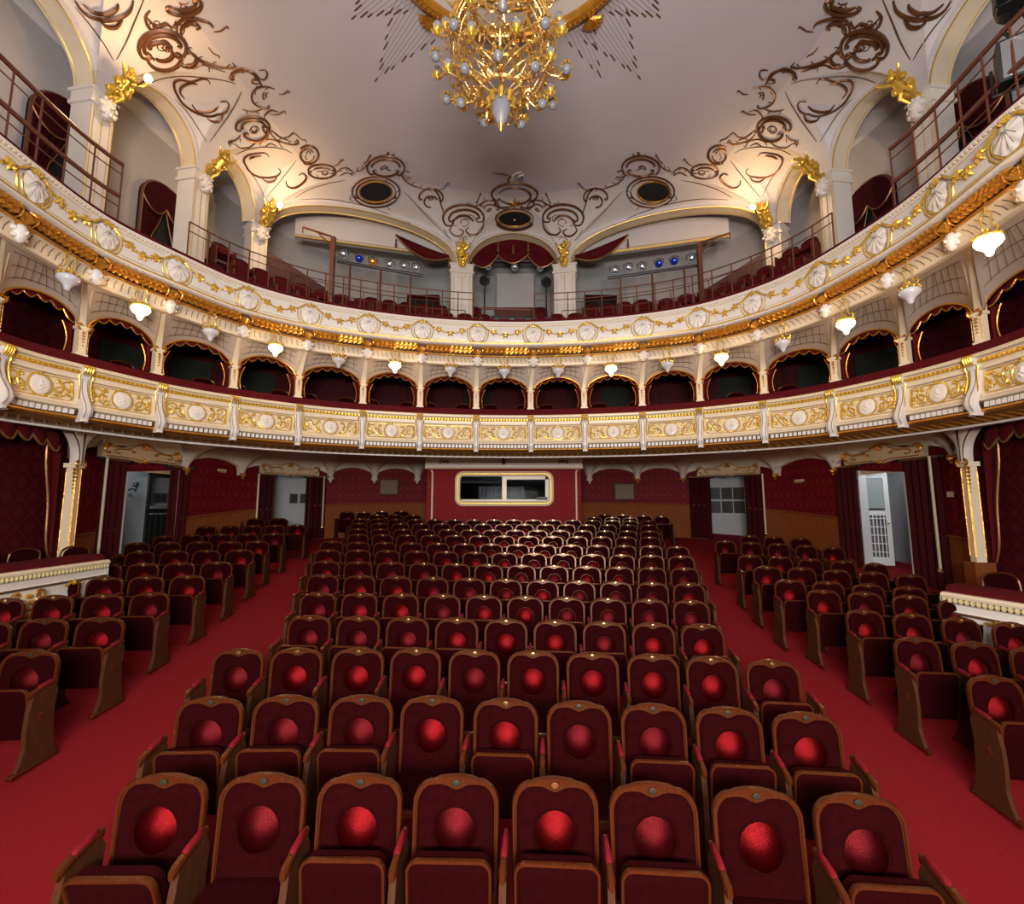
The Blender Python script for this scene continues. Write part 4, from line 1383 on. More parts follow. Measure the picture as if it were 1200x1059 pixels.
rg_ = random.Random(3)
for cx, cy, rx, ry in ((190, 56, 14, 10), (296, 150, 11, 7), (543, 257, 15, 9), (452, 197, 10, 5), (377, 201, 9, 4), (215, 30, 10, 8), (214, 5, 12, 6), (186, 30, 8, 6), (505, 232, 6, 5), (361, 182, 5, 5), (574, 245, 5, 4), (300, 95, 9, 4), (312, 112, 6, 6)):
    for q in range(4):
        a0 = rg_.uniform(0, 360); x_, y_ = cx + rg_.uniform(-0.5, 0.5) * rx, cy + rg_.uniform(-0.5, 0.5) * ry
        O('leaf_sprig', [cscroll(x_, y_, rx * 0.45, ry * 0.5, a0, a0 + 150, curl=0.25, n=8)], 0.013)
for x_, y_, dx, dy in ((258, 34, 8, -3), (250, 60, 6, 5), (332, 108, 6, -2), (325, 132, 8, -2), (338, 158, 6, -3), (352, 160, 6, 4), (396, 190, 5, -4), (430, 186, 4, -5), (474, 205, 6, 2), (520, 218, 5, -4), (560, 232, 3, -6)):
    O('leaf_sprig', [S([(x_ - dx, y_ - dy), (x_, y_ + 2), (x_ + dx, y_ + dy), (x_ + dx * 1.2, y_ + dy + 3)])], 0.018)

def panel_lines(pts, r=0.014):
    orn.append(('painted_line', [(S(p, 6), r) for p in pts]))
# lunette panels: C scroll in each side bay
O('panel_scroll', [S([(246, 98), (243, 93), (236, 92), (224, 95), (212, 93), (205, 95), (204, 102), (208, 112), (215, 122), (228, 131), (244, 136), (256, 134), (265, 130), (268, 122), (264, 118), (258, 119)]),
                   S([(231, 98), (222, 97), (213, 101), (211, 108), (216, 115)]), S([(225, 122), (230, 129), (240, 131), (250, 129), (256, 124)]), S([(242, 137), (248, 142), (257, 141), (261, 134)])], 0.032)
panel_lines([[(170, 100), (190, 92), (215, 89), (240, 91), (262, 94), (276, 98)], [(283, 107), (278, 118), (268, 135), (256, 152), (246, 166)], [(205, 116), (220, 132), (232, 150), (242, 166)]])
O('panel_scroll', [S([(315, 183), (311, 179), (303, 179), (292, 181), (286, 186), (288, 194), (294, 202), (303, 207), (316, 208), (325, 206), (329, 201), (326, 197)]), S([(306, 208), (313, 213), (321, 212), (325, 206)]),
                   S([(292, 186), (298, 183), (306, 182)])], 0.03)
panel_lines([[(276, 181), (290, 175), (310, 172), (330, 174), (342, 179)], [(347, 188), (338, 200), (326, 215), (312, 231)], [(288, 197), (298, 208), (306, 222), (310, 231)]])
O('panel_scroll', [S([(88, 0), (96, 12), (108, 20), (124, 23), (140, 20), (152, 12), (156, 0)]), S([(97, 4), (110, 14), (125, 16), (136, 10), (138, 4)]), S([(118, 24), (124, 31), (136, 31), (143, 22)])], 0.045)
panel_lines([[(170, -4), (158, 24), (147, 50), (136, 70)], [(88, 8), (108, 32), (122, 52), (133, 71)]], 0.018)
panel_lines([[(345, 232), (362, 222), (384, 215), (405, 211)], [(473, 224), (484, 235), (500, 253), (520, 273)], [(350, 234), (380, 233), (410, 237), (440, 245), (475, 259), (505, 276)], [(415, 236), (410, 233), (412, 228)], [(457, 246), (454, 241), (458, 238)]])
# frame round the oval opening of the wide bay
O('opening_frame', [cscroll(440.5, 224.5, 28, 18, -200, 20, curl=0.2, n=18), cscroll(440.5, 224.5, 28, 18, 30, 150, curl=0.2, n=12), cscroll(440.5, 224.5, 23, 14.5, 0, 360, curl=0, n=24)], 0.03, 6, 1, 4)
for name, st in orn:
    for mir in (False, True):
        m = MB()
        for pts, r in st: lay(m, pts, r * 0.62, mir)
        if m.v:
            gold = name in ('panel_scroll', 'leaf_sprig', 'scroll', 'cartouche', 'opening_frame')
            m.obj(name, 'scrollgold' if gold else 'line', ceilo)
# central cartouche and opening (not mirrored)
def Oc(name, strokes, r, mat='scrollgold'):
    m = MB()
    for s_ in strokes: lay(m, s_, r * 0.75)
    if m.v: m.obj(name, mat, ceilo)
Oc('cartouche', [cscroll(603, 227, 27, 13, 150, 390, curl=0.3, n=20), cscroll(603, 229, 19, 10, -160, 160, curl=0.0, n=20), cscroll(590, 238, 10, 5, 60, 200, curl=0.3, n=8), cscroll(616, 238, 10, 5, 120, -20, curl=0.3, n=8)], 0.032)
Oc('gilt_star', [S([(603, 232), (603, 244)]), S([(597, 236), (609, 241)]), S([(609, 235), (597, 242)])], 0.035, 'gold_deep')
Oc('opening_frame', [cscroll(603, 256, 22, 12, 0, 360, curl=0, n=26), cscroll(603, 256, 24, 14, 30, 150, curl=0.3, n=12)], 0.03)
Oc('scroll', [S([(575, 202), (586, 203), (596, 205)]), S([(600, 214), (595, 212), (597, 207), (603, 206)]), S([(606, 210), (612, 211), (611, 206)])], 0.02)
Oc('plaster_flower', [S([(599, 216), (601, 206), (604, 203)]), S([(604, 203), (611, 201)]), S([(607, 206), (614, 204)])], 0.03, 'white')
# dark oval openings
for px, py, rx, ry, lb in ((440.5, 224.5, 19, 12, 'left'), (603, 256, 19, 9, 'central'), (766, 224.5, 19, 12, 'right')):
    rows = []
    c = hit(px, py)
    for rr in (0.02, 0.5, 1.0):
        row = []
        for k in range(28):
            a = 2 * math.pi * k / 28
            h = hit(px + rx * rr * math.cos(a), py + ry * rr * math.sin(a))
            row.append(h[0] + h[1] * 0.02)
        rows.append(row)
    m = MB(); m.grid(rows, closed=True)
    o = m.obj('oval_opening', 'dark', ceilo, smooth=False)
    m = MB(); m.tube([p for p in rows[-1]] + [rows[-1][0]], 0.025, 6); m.obj('gilt_rim', 'gold_deep', o)
    if lb == 'central':
        m = MB(); m.ball(c[0] + c[1] * 0.06, 0.05, 8, 6); m.obj('lens', 'steel', o)

# ------------------------------------------------------------------ ceiling rose and sunburst
RC = Vector((-0.02, 6.27)); RR = 2.41
m = MB()
def ringpts(r, z, n=72): return [Vector((RC.x + r * math.cos(2 * math.pi * k / n), RC.y + r * math.sin(2 * math.pi * k / n), z)) for k in range(n + 1)]
rose = empty('ceiling_rose'); tag(rose, 'round ceiling rose with heavy gilded moulding above the chandelier', 'ceiling rose')
m.tube(ringpts(RR - 0.08, ZCEIL - 0.06), 0.12, 10, caps=False); m.obj('gilded_ring', 'gold_deep', rose)
m = MB()
for k in range(150):
    a = 2 * math.pi * k / 150
    c = Vector((RC.x + (RR - 0.08) * math.cos(a), RC.y + (RR - 0.08) * math.sin(a), ZCEIL - 0.09)); t = Vector((-math.sin(a), math.cos(a), 0)); o_ = Vector((math.cos(a), math.sin(a), 0))
    m.tube([c - o_ * 0.11 + Zv * 0.03 - t * 0.03, c - Zv * 0.10, c + o_ * 0.11 + Zv * 0.03 + t * 0.03], [0.015, 0.028, 0.015], 5, caps=False)
tag(m.obj('laurel_leaves', 'gold_deep', rose), kind='stuff')
m = MB()
m.grid([ringpts(RR - 0.16, ZCEIL - 0.02), ringpts(RR - 0.55, ZCEIL - 0.03)]); m.obj('white_band', 'white', rose)
for r in (RR - 0.58, RR - 0.70, RR - 0.95):
    m = MB(); m.tube(ringpts(r, ZCEIL - 0.04), 0.03, 6, caps=False); m.obj('inner_ring', 'gold_deep', rose)
m = MB(); m.grid([ringpts(RR - 0.55, ZCEIL - 0.025), ringpts(0.1, ZCEIL - 0.025)]); m.obj('panel', 'vault', rose)
for a0 in (R(-52), R(-128), R(52), R(128)):
    m = MB(); c = Vector((RC.x + (RR + 0.10) * math.cos(a0), RC.y - (RR + 0.10) * math.sin(a0), ZCEIL - 0.06))
    for k in range(7):
        a = a0 + R(-70 + 140 * k / 6)
        m.tube([c, c + Vector((math.cos(a), -math.sin(a), 0)) * 0.18 - Zv * 0.05, c + Vector((math.cos(a), -math.sin(a), 0)) * 0.26], [0.05, 0.035, 0.008], 5)
    m.obj('leaf_cluster', 'gold_deep', rose)
# sunburst of fine rays with dark tips
for q, (tx, ty) in enumerate(((443, 90), (418, 17), (747, 87), (768, 15), (705, 92), (400, -60), (800, -60))):
    m = MB(); md = MB()
    T_ = at_z(tx, ty, ZCEIL); v_ = Vector((T_.x, T_.y)) - RC
    Lmax = v_.length - RR - 0.05
    if q == 4: Lmax *= 0.9
    d = Vector((v_.x, v_.y, 0)).normalized(); pz = Vector((-d.y, d.x, 0))
    nr = 13 if q != 4 else 7
    for k in range(nr):
        t_ = -1 + 2 * k / (nr - 1)
        off = t_ * (0.5 if q != 4 else 0.28)
        ln = Lmax * (1 - 0.78 * abs(t_)) * (0.93 if k % 2 else 1.0)
        base = Vector((RC.x, RC.y, ZCEIL - 0.006)) + d * math.sqrt((RR + 0.05) ** 2 - off * off) + pz * off
        d2 = (d - pz * off * 0.12).normalized()
        tip = base + d2 * ln
        m.box((base + tip) / 2, ((tip - base).length, 0.007, 0.008), d2, Vector((-d2.y, d2.x, 0)))
        md.box(tip + d2 * 0.09, (0.20 if k % 2 else 0.13, 0.020, 0.014), d2, Vector((-d2.y, d2.x, 0)))
    s_ = m.obj('sunburst', 'rayline', ceilo, smooth=False)
    md.obj('ray_tip', 'line', s_, smooth=False)

# ------------------------------------------------------------------ chandelier
CH = Vector((-0.16, 6.35, 0))
ch = empty('chandelier', (0, 0, 0)); tag(ch, 'large gilded lattice chandelier with frosted glass globes hanging from the ceiling rose', 'chandelier')
Xv, Yv = Vector((1, 0, 0)), Vector((0, 1, 0))
m = MB(); m.tube([CH + Zv * 12.15, CH + Zv * 10.3], 0.035, 8); m.lathe([(0.05, 12.18), (0.3, 12.14), (0.22, 12.0), (0.05, 11.9)], 16, CH); m.lathe([(0.03, 11.2), (0.14, 11.1), (0.18, 10.95), (0.05, 10.8), (0.10, 10.6), (0.20, 10.45), (0.06, 10.3)], 14, CH)
m.obj('stem', 'chgold', ch)
bas = [(0.16, 8.66), (0.34, 8.72), (0.54, 8.86), (0.68, 9.06), (0.75, 9.30), (0.75, 9.55), (0.70, 9.78), (0.60, 9.92)]
def bp(a, t):
    t = t * (len(bas) - 1); i = min(int(t), len(bas) - 2); f = t - i
    r = bas[i][0] * (1 - f) + bas[i + 1][0] * f; z = bas[i][1] * (1 - f) + bas[i + 1][1] * f
    return CH + Vector((r * math.cos(a), r * math.sin(a), z))
m = MB()
for dirn in (-1, 1):
    for k in range(20):
        a0 = 2 * math.pi * k / 20
        m.tube([bp(a0 + dirn * R(125) * j / 14, 0.12 + 0.88 * j / 14) for j in range(15)], 0.010, 4, caps=False)
tag(m.obj('lattice_basket', 'chgold', ch), kind='stuff')
for k in range(6):
    a = 2 * math.pi * (k + 0.5) / 6
    m = MB()
    m.tube([bp(a, j / 10) + Vector((math.cos(a), math.sin(a), 0)) * 0.03 for j in range(11)], [0.02 + 0.008 * math.sin(j) for j in range(11)], 6)
    d = Vector((math.cos(a), math.sin(a), 0)); T = Vector((-math.sin(a), math.cos(a), 0))
    c = bp(a, 0.55) + d * 0.05
    for e in (-1, 1):
        m.tube([c + T * (e * x) + Zv * z + d * 0.02 for x, z in cscroll(0.10, 0.0, 0.09, 0.14, 120, -110, curl=0.5, n=10)], 0.016, 5)
        m.tube([c + T * (e * x) + Zv * (z - 0.32) + d * -0.06 for x, z in cscroll(0.09, 0.0, 0.07, 0.09, 120, -110, curl=0.5, n=8)], 0.014, 5)
    m.ball(c, 0.05, 7, 5)
    m.obj('scroll_rib', 'chgold', ch)
for z, r, q in ((9.95, 0.58, 22), (8.72, 0.30, 12), (10.12, 0.42, 14)):
    m = MB()
    m.tube([CH + Vector((r * math.cos(a), r * math.sin(a), z)) for a in (2 * math.pi * k / 24 for k in range(25))], 0.035, 6, caps=False)
    for k in range(q):
        a = 2 * math.pi * k / q
        d = Vector((math.cos(a), math.sin(a), 0)); c = CH + d * r + Zv * z
        m.tube([c, c + d * 0.09 + Zv * 0.07, c + d * 0.15 + Zv * 0.02, c + d * 0.17 - Zv * 0.06], [0.04, 0.045, 0.03, 0.008], 5)
        m.ball(c - Zv * 0.05 + d * 0.03, 0.03, 6, 4)
    m.obj('leaf_crown', 'chgold', ch)
# bottom globe and its leaf cup
m = MB(); m.lathe([(0.001, 8.18), (0.03, 8.20), (0.07, 8.27), (0.12, 8.38), (0.145, 8.48), (0.14, 8.56), (0.10, 8.63), (0.07, 8.66)], 18, CH); bg = m.obj('bottom_globe', 'glass', ch)
m = MB(); m.lathe([(0.001, 8.10), (0.02, 8.13), (0.035, 8.17), (0.05, 8.2), (0.02, 8.21)], 10, CH); m.obj('finial', 'chgold', bg); m = MB()
for k in range(8):
    a = 2 * math.pi * k / 8; d = Vector((math.cos(a), math.sin(a), 0))
    m.tube([CH + d * 0.10 + Zv * 8.68, CH + d * 0.19 + Zv * 8.62, CH + d * 0.16 + Zv * 8.52, CH + d * 0.22 + Zv * 8.48], [0.035, 0.04, 0.03, 0.008], 5)
m.obj('leaf_cup', 'gold', bg)
gl = MB(); gl.lathe([(0.02, 0.0), (0.045, 0.015), (0.066, 0.05), (0.07, 0.085), (0.055, 0.12), (0.028, 0.138), (0.001, 0.14)], 12); glm = gl.mesh('globe', M['glass'])
def cupmesh():
    c = MB(); c.lathe([(0.001, -0.06), (0.02, -0.055), (0.03, -0.03), (0.05, -0.01), (0.062, 0.015), (0.045, 0.01)], 10)
    for k in range(6):
        a = 2 * math.pi * k / 6; d = Vector((math.cos(a), math.sin(a), 0))
        c.tube([d * 0.03 - Zv * 0.03, d * 0.065 - Zv * 0.005, d * 0.07 + Zv * 0.03, d * 0.095 + Zv * 0.035], [0.02, 0.022, 0.016, 0.005], 4)
    return c.mesh('leaf_cup', M['gold'])
cup = cupmesh()
rings = [(9, 0.72, 0.99, 9.45, 9.20, False, 0.17), (11, 0.55, 0.88, 9.90, 10.0, False, 0.13), (8, 0.42, 0.78, 8.95, 8.95, False, 0.3), (9, 0.62, 0.96, 9.05, 9.12, True, 0.55), (7, 0.34, 0.62, 8.80, 8.78, True, 0.2), (8, 0.40, 0.66, 10.1, 10.4, False, 0.4)]
for n_, r0, r1, z0, z1, down, ph in rings:
    for k in range(n_):
        a = 2 * math.pi * k / n_ + ph + rng.uniform(-0.05, 0.05)
        d = Vector((math.cos(a), math.sin(a), 0)); T = Vector((-d.y, d.x, 0))
        zz = z1 + rng.uniform(-0.05, 0.05)
        A = CH + d * r0 + Zv * z0; B = CH + d * r1 + Zv * zz
        m = MB()
        m.tube(S3 if False else [A, A.lerp(B, 0.3) - Zv * 0.12, A.lerp(B, 0.65) - Zv * 0.14 + T * 0.03, A.lerp(B, 0.9) - Zv * 0.07, B - Zv * (0.05 if not down else -0.03)], [0.018, 0.015, 0.013, 0.012, 0.012], 6)
        m.tube([A.lerp(B, 0.5) - Zv * 0.13 + T * x + Zv * z for x, z in cscroll(0, 0.05, 0.05, 0.05, 0, 250, curl=0.4, n=7)], 0.011, 4)
        for q in range(3):
            m.ball(A.lerp(B, 0.25 + 0.25 * q) - Zv * 0.12 + T * rng.uniform(-0.03, 0.03), 0.02, 5, 4)
        arm = m.obj('arm', 'chgold', ch)
        o = link('globe', glm, arm); o.location = B
        if down: o.rotation_euler = (math.pi, 0, 0)
        o = link('leaf_cup', cup, arm); o.location = B + Zv * (0.0 if not down else 0.0)
        if down: o.rotation_euler = (math.pi, 0, 0)
m = MB(); m.ball(CH + Vector((0.16, -0.42, 9.98)), 0.05, 10, 7); m.obj('lit_bulb', 'bulb', ch)
pl('chandelier_light', CH + Vector((0.16, -0.62, 9.95)), 25, r=0.1)

# ------------------------------------------------------------------ lamps
# wall lamps at the pillars (three glowing)
for ci, sd, lab in ((2, 1, 'glowing bare bulb on the gilded cherub of the nearest left pillar'), (4, 1, 'glowing bare bulb on the gilded cherub of the farthest left pillar'),
                    (len(cols) - 5, -1, 'glowing bare bulb on the gilded cherub of the farthest right pillar')):
    c, X, N, ax = cinfo[ci]
    p = c + ax * 0.80 + N * 0.16 + Vector((0.12 * sd, 0, 0))
    r = empty('wall_bulb'); tag(r, lab, 'lamp', 'glowing bulbs on the pillars')
    m = MB(); m.ball(p, 0.065, 10, 7, 1, 1, 1.3); m.obj('bulb', 'bulb', r)
    m = MB(); m.tube([p - ax * 0.05 - N * 0.03, p - ax * 0.16 - N * 0.12], [0.03, 0.02], 8); m.obj('socket', 'brass', r)
    pl('pillar_light', p + N * 0.12, 70, r=0.06)
# hanging lamps under the upper balcony
lit = [(165, 364), (323, 409), (463, 429), (716, 433), (845, 420), (990, 381), (1157, 285)]
off = [(80, 328), (247, 390), (397, 423), (528, 434), (591, 436), (654, 435), (782, 428), (917, 403), (1065, 344)]
allp = sorted([(x, y, True) for x, y in lit] + [(x, y, False) for x, y in off])
nl_, no_ = 0, 0
GM = {}
for x, y, on in allp:
    s = T2.s_px(x, 0.02, 6.1)
    P = T2.at(s, 0.02, 0)
    z0 = at_y(x, y, P.y).z
    t = T2.tan(s); nn = T2.nor(s); X = Vector((t.x, t.y, 0)); N = Vector((nn.x, nn.y, 0))
    if on: nl_ += 1; lab = 'lit tulip lamp under the upper balcony, %s glowing one from the left' % ORD[nl_ - 1]
    else: no_ += 1; lab = 'unlit grey tulip lamp under the upper balcony, %s dark one from the left' % ORD[no_ - 1]
    r = empty('hanging_lamp'); tag(r, lab, 'lamp', 'tulip lamps under the upper balcony')
    m = MB()
    k_ = 0.92
    m.lathe([(0.001, -0.17), (0.02, -0.165), (0.035, -0.15), (0.045, -0.11), (0.07, -0.07), (0.12, -0.03), (0.145, 0.01), (0.14, 0.045), (0.11, 0.075), (0.07, 0.09), (0.04, 0.095)], 18, (P.x, P.y, z0))
    sh = m.obj('glass_shade', 'lit' if on else 'opal', r)
    m = MB()
    c = Vector((P.x, P.y, z0))
    m.lathe([(0.03, 0.10), (0.10, 0.085), (0.13, 0.08), (0.11, 0.11), (0.05, 0.13), (0.02, 0.16), (0.03, 0.18), (0.012, 0.2)], 14, c)
    for k in range(10):
        a = 2 * math.pi * k / 10
        m.ball(c + Vector((0.125 * math.cos(a), 0.125 * math.sin(a), 0.085)), 0.024, 5, 4)
    m.obj('gilt_collar', 'gold', r)
    m = MB()
    for e in (-1, 1):
        m.tube([c + X * (e * a) + Zv * b for a, b in ((0.13, 0.09), (0.165, 0.13), (0.15, 0.17), (0.10, 0.16), (0.07, 0.20), (0.06, 0.27), (0.085, 0.33), (0.07, 0.39), (0.0, 0.42))], 0.012, 5)
    m.tube([c + Zv * 0.42, c + Zv * max(0.45, 6.52 - z0) - N * 0.02], 0.012, 5)
    m.obj('hanging_bracket', 'gold', r)
    if on: pl('lamp_light', c - Zv * 0.05 + N * 0.18, 13, r=0.1)
# small lamps under the lower balcony
for x, y, lb in ((313, 536, 'left'), (870, 547, 'right')):
    s = T1.s_px(x, -1.0, 4.15); p = T1.at(s, -1.0, 4.17)
    r = empty('ceiling_lamp'); tag(r, 'small glowing glass lamp on the soffit over the %s-hand doors' % lb, 'lamp', 'glowing lamps under the lower balcony')
    m = MB(); m.lathe([(0.001, -0.08), (0.05, -0.07), (0.075, -0.03), (0.05, 0.02), (0.03, 0.05)], 12, p); m.obj('glass_shade', 'lit', r)
    m = MB(); m.lathe([(0.05, 0.02), (0.035, 0.06), (0.06, 0.10), (0.08, 0.13)], 12, p); m.obj('mount', 'brass', r)
    pl('lamp_light', p - Zv * 0.16, 30, r=0.08)

# ------------------------------------------------------------------ gallery railings
def railing(label, s0, s1, zs, posts, mat='rail', off=-0.12, rr=0.02, group='gallery railings'):
    r = empty('railing'); tag(r, label, 'railing', group)
    n = max(3, int((s1 - s0) / 0.25))
    for k, (z, q) in enumerate(zs):
        m = MB(); m.tube([T2.at(s0 + (s1 - s0) * i / n, off, z) for i in range(n + 1)], q, 6)
        m.obj('handrail' if k == 0 else 'rail', mat, r)
    for k in range(posts + 1):
        s = s0 + (s1 - s0) * k / posts
        m = MB(); m.tube([T2.at(s, off, 7.40), T2.at(s, off, zs[0][0])], 0.014, 6)
        m.ball(T2.at(s, off, 7.42), 0.03, 6, 4)
        m.obj('post', 'rail', r)
    return r
sL = T2.s_px(141, -0.12, 8.0); sR = T2.s_px(1046, -0.12, 8.0)
railing('tall brown two-bar railing on the left arm of the upper balcony', 1.2, sL, [(8.50, 0.035), (7.92, 0.035), (8.32, 0.01), (7.74, 0.01)], 10)
railing('tall brown two-bar railing on the right arm of the upper balcony', sR, T2.L - 1.2, [(8.50, 0.035), (7.92, 0.035), (8.32, 0.01), (7.74, 0.01)], 10)
a = T2.s_px(222, -0.12, 8.1); b = T2.s_px(555, -0.12, 8.1); c_ = T2.s_px(626, -0.12, 8.1); d_ = T2.s_px(975, -0.12, 8.1)
railing('thin dark railing above the left half of the upper balcony', a, b, [(8.16, 0.014), (7.98, 0.010)], 16)
railing('thin dark railing above the right half of the upper balcony', c_, d_, [(8.16, 0.014), (7.98, 0.010)], 16)
# rails between the seat rows further up
for f, z, lb, zz in ((0.265, 7.86, 'lower', 0.62), (0.525, 8.78, 'upper', 0.65)):
    for s0, s1_, sd in ((T2.s_px(345, 0, 8), T2.s_px(545, 0, 8), 'left'), (T2.s_px(655, 0, 8), T2.s_px(860, 0, 8), 'right')):
        r = empty('railing'); tag(r, 'thin %s railing between seat rows on the %s-hand side of the gallery' % (lb, sd), 'railing', 'gallery railings')
        n = 20
        m = MB(); m.tube([gal(s0 + (s1_ - s0) * i / n, f + 0.012, z + zz) for i in range(n + 1)], 0.013, 5); m.obj('handrail', 'rail', r)
        for k in range(11):
            s = s0 + (s1_ - s0) * k / 10
            m = MB(); m.tube([gal(s, f + 0.012, z - 0.02), gal(s, f + 0.012, z + zz)], 0.012, 5); m.obj('post', 'rail', r)

# ------------------------------------------------------------------ spotlights
spn = [0]
def clear_seats(x, y, rad=0.42):
    for o in [q_ for q_ in COL.objects if q_.name.startswith('gallery_seat')]:
        if math.hypot(o.location.x - x, o.location.y - y) < rad:
            for c_ in list(o.children): bpy.data.objects.remove(c_)
            bpy.data.objects.remove(o)
def spotlight(p, aim, size, label, lens='lens', yoke=True, group='stage spotlights in the gallery'):
    N = (Vector(aim) - Vector(p)).normalized()
    X = N.cross(Zv).normalized(); U = X.cross(N)
    r = empty('spotlight'); tag(r, label, 'spotlight', group)
    c = Vector(p); s = size
    m = MB(); m.lathe([(0.001, -s * 1.3), (s * 0.6, -s * 1.25), (s * 0.75, -s * 0.9), (s * 0.8, 0.0), (s * 1.0, 0.1 * s), (s * 1.0, s * 0.35), (s * 0.82, s * 0.35), (s * 0.8, s * 0.1)], 14, c, X, U, N)
    m.obj('housing', 'black', r)
    m = MB(); m.lathe([(0.001, s * 0.28), (s * 0.4, s * 0.24), (s * 0.8, s * 0.12)], 14, c, X, U, N); m.obj('lens', lens, r)
    if yoke:
        m = MB(); m.tube([c + X * s * 0.95, c + X * s * 1.05 + Zv * s * 0.9, c + Zv * s * 1.3, c - X * s * 1.05 + Zv * s * 0.9, c - X * s * 0.95], s * 0.1, 5); m.obj('yoke', 'black', r)
    return r
SA = (0, 0, 2.5)
YS = 14.7
for sd, lst in (('left', [(403, 298, 'lens'), (421, 303, 'lens_blue'), (437, 307, 'lens_amber'), (457, 310, 'lens'), (474, 312, 'lens'), (488, 314, 'lens')]),
                ('right', [(720, 317, 'lens'), (736, 314, 'lens'), (752, 313, 'lens'), (772, 309, 'lens_blue'), (790, 306, 'lens_blue'), (810, 303, 'lens')])):
    for k, (x, y, ln) in enumerate(lst):
        Y = 13.3 + 1.2 * (1 - abs(x - 600) / 200)
        p = at_y(x, y, Y)
        spotlight(p, SA, 0.13, 'round black spotlight%s on the %s-hand lighting bar, %s from the left' % ({'lens': '', 'lens_blue': ' with blue lens', 'lens_amber': ' with amber lens'}[ln], sd, ORD[k]), ln)
    pa = at_y(lst[0][0] - 8, lst[0][1] + (8 if sd == 'left' else 9), 13.3 + 1.2 * (1 - abs(lst[0][0] - 600) / 200))
    pb = at_y(lst[-1][0] + 8, lst[-1][1] + (9 if sd == 'left' else 8), 13.3 + 1.2 * (1 - abs(lst[-1][0] - 600) / 200))
    r = empty('lighting_bar'); tag(r, 'black pipe with posts carrying six spotlights, %s-hand side' % sd, 'bar')
    m = MB(); m.tube([pa, pb], 0.045, 7); m.obj('pipe', 'black', r)
    for q in (0.15, 0.5, 0.85):
        c = pa.lerp(pb, q); clear_seats(c.x, c.y, 0.36); m = MB(); m.tube([c, Vector((c.x, c.y, 8.3))], 0.03, 6); m.obj('post', 'rail', r)
    # gallows post with hook arm
    gx = 391 if sd == 'left' else 819
    g = at_y(gx, 278 if sd == 'left' else 285, 12.9)
    e = -1 if sd == 'left' else 1
    clear_seats(g.x, g.y)
    r = empty('gallows_post'); tag(r, 'brown wooden post with projecting hook arm, %s of the wide arch' % sd, 'post')
    m = MB(); m.box((g.x, g.y, (g.z + 8.2) / 2), (0.12, 0.12, g.z - 8.2)); m.obj('post', 'rail', r, smooth=False)
    m = MB(); m.tube([g, g + Vector((e * 0.85, -0.1, 0.25))], 0.03, 6); m.tube([g + Vector((e * 0.85, -0.1, 0.25)), g + Vector((e * 0.85, -0.1, 0.08))], 0.02, 5)
    m.tube([g - Zv * 0.45, g + Vector((e * 0.12, 0, -0.2)), g + Vector((e * 0.4, -0.05, 0.08))], 0.025, 6); m.obj('hook_arm', 'rail', r)
for k, (x, y) in enumerate(((572, 312), (603, 313), (633, 314))):
    spotlight(at_y(x, y, 15.5), SA, 0.12, 'small round spotlight in the central arch, %s from the left' % ORD[k])
m = MB(); m.tube([at_y(556, 305, 15.55), at_y(650, 306, 15.55)], 0.03, 6); tag(m.obj('lighting_bar', 'black'), 'black pipe across the central arch holding three spotlights', 'bar')
for k, (x, y) in enumerate(((568, 329), (640, 331))):
    p = at_y(x, y, 14.9); clear_seats(p.x, p.y)
    r = spotlight(p, (p.x + (1.5 if k else -1.5), 10, 8.5), 0.17, 'bulky black spotlight tilted sideways on a stand, %s of the central arch' % ('left' if k == 0 else 'right'), 'dark', True)
    m = MB(); m.tube([p, Vector((p.x, p.y, 8.5))], 0.03, 6); m.obj('stand', 'black', r)
PB = T2.at(T2.s_px(592, -0.1, 7.6), -0.12, 0)
for k, x in enumerate((564, 582, 600, 619)):
    p = at_y(x, 377, PB.y - 0.1)
    spotlight(p, (p.x * 2 + 0.2 * (k - 1), 0, 3), 0.09, 'compact spotlight clamped to the front of the upper balcony, %s from the left' % ORD[k], 'lens', True, 'spotlights on the balcony front')
m = MB(); a = at_y(563, 361, PB.y); b = at_y(622, 363, PB.y)
r = empty('pipe_rail'); tag(r, 'reddish pipe over the four balcony-front spotlights', 'bar')
m.tube([a, b], 0.03, 6); m.obj('pipe', 'rail', r)
for q in (a, b):
    m = MB(); m.tube([q, Vector((q.x, q.y, 7.42))], 0.018, 6); m.obj('post', 'black', r)
m = MB()
for x0, x1 in ((567, 586), (586, 598), (600, 617)):
    m.tube([at_y(x0 + (x1 - x0) * j / 8, 384 + 7 * math.sin(math.pi * j / 8), PB.y - 0.16) for j in range(9)], 0.006, 5)
tag(m.obj('power_cable', 'black'), 'thin looping cables below the four balcony-front spotlights', 'cable')
# dark control desk in the middle of the gallery
m = MB(); m.box((0.05, 13.2, 7.75), (1.3, 0.7, 0.55)); o = m.obj('equipment_desk', 'black', smooth=False); tag(o, 'dark equipment desk in the central aisle of the gallery', 'desk')
m = MB()
for k in range(2): m.box((-0.28 + 0.66 * k, 12.84, 7.85), (0.5, 0.03, 0.2))
m.obj('panel', 'rail', o, smooth=False)
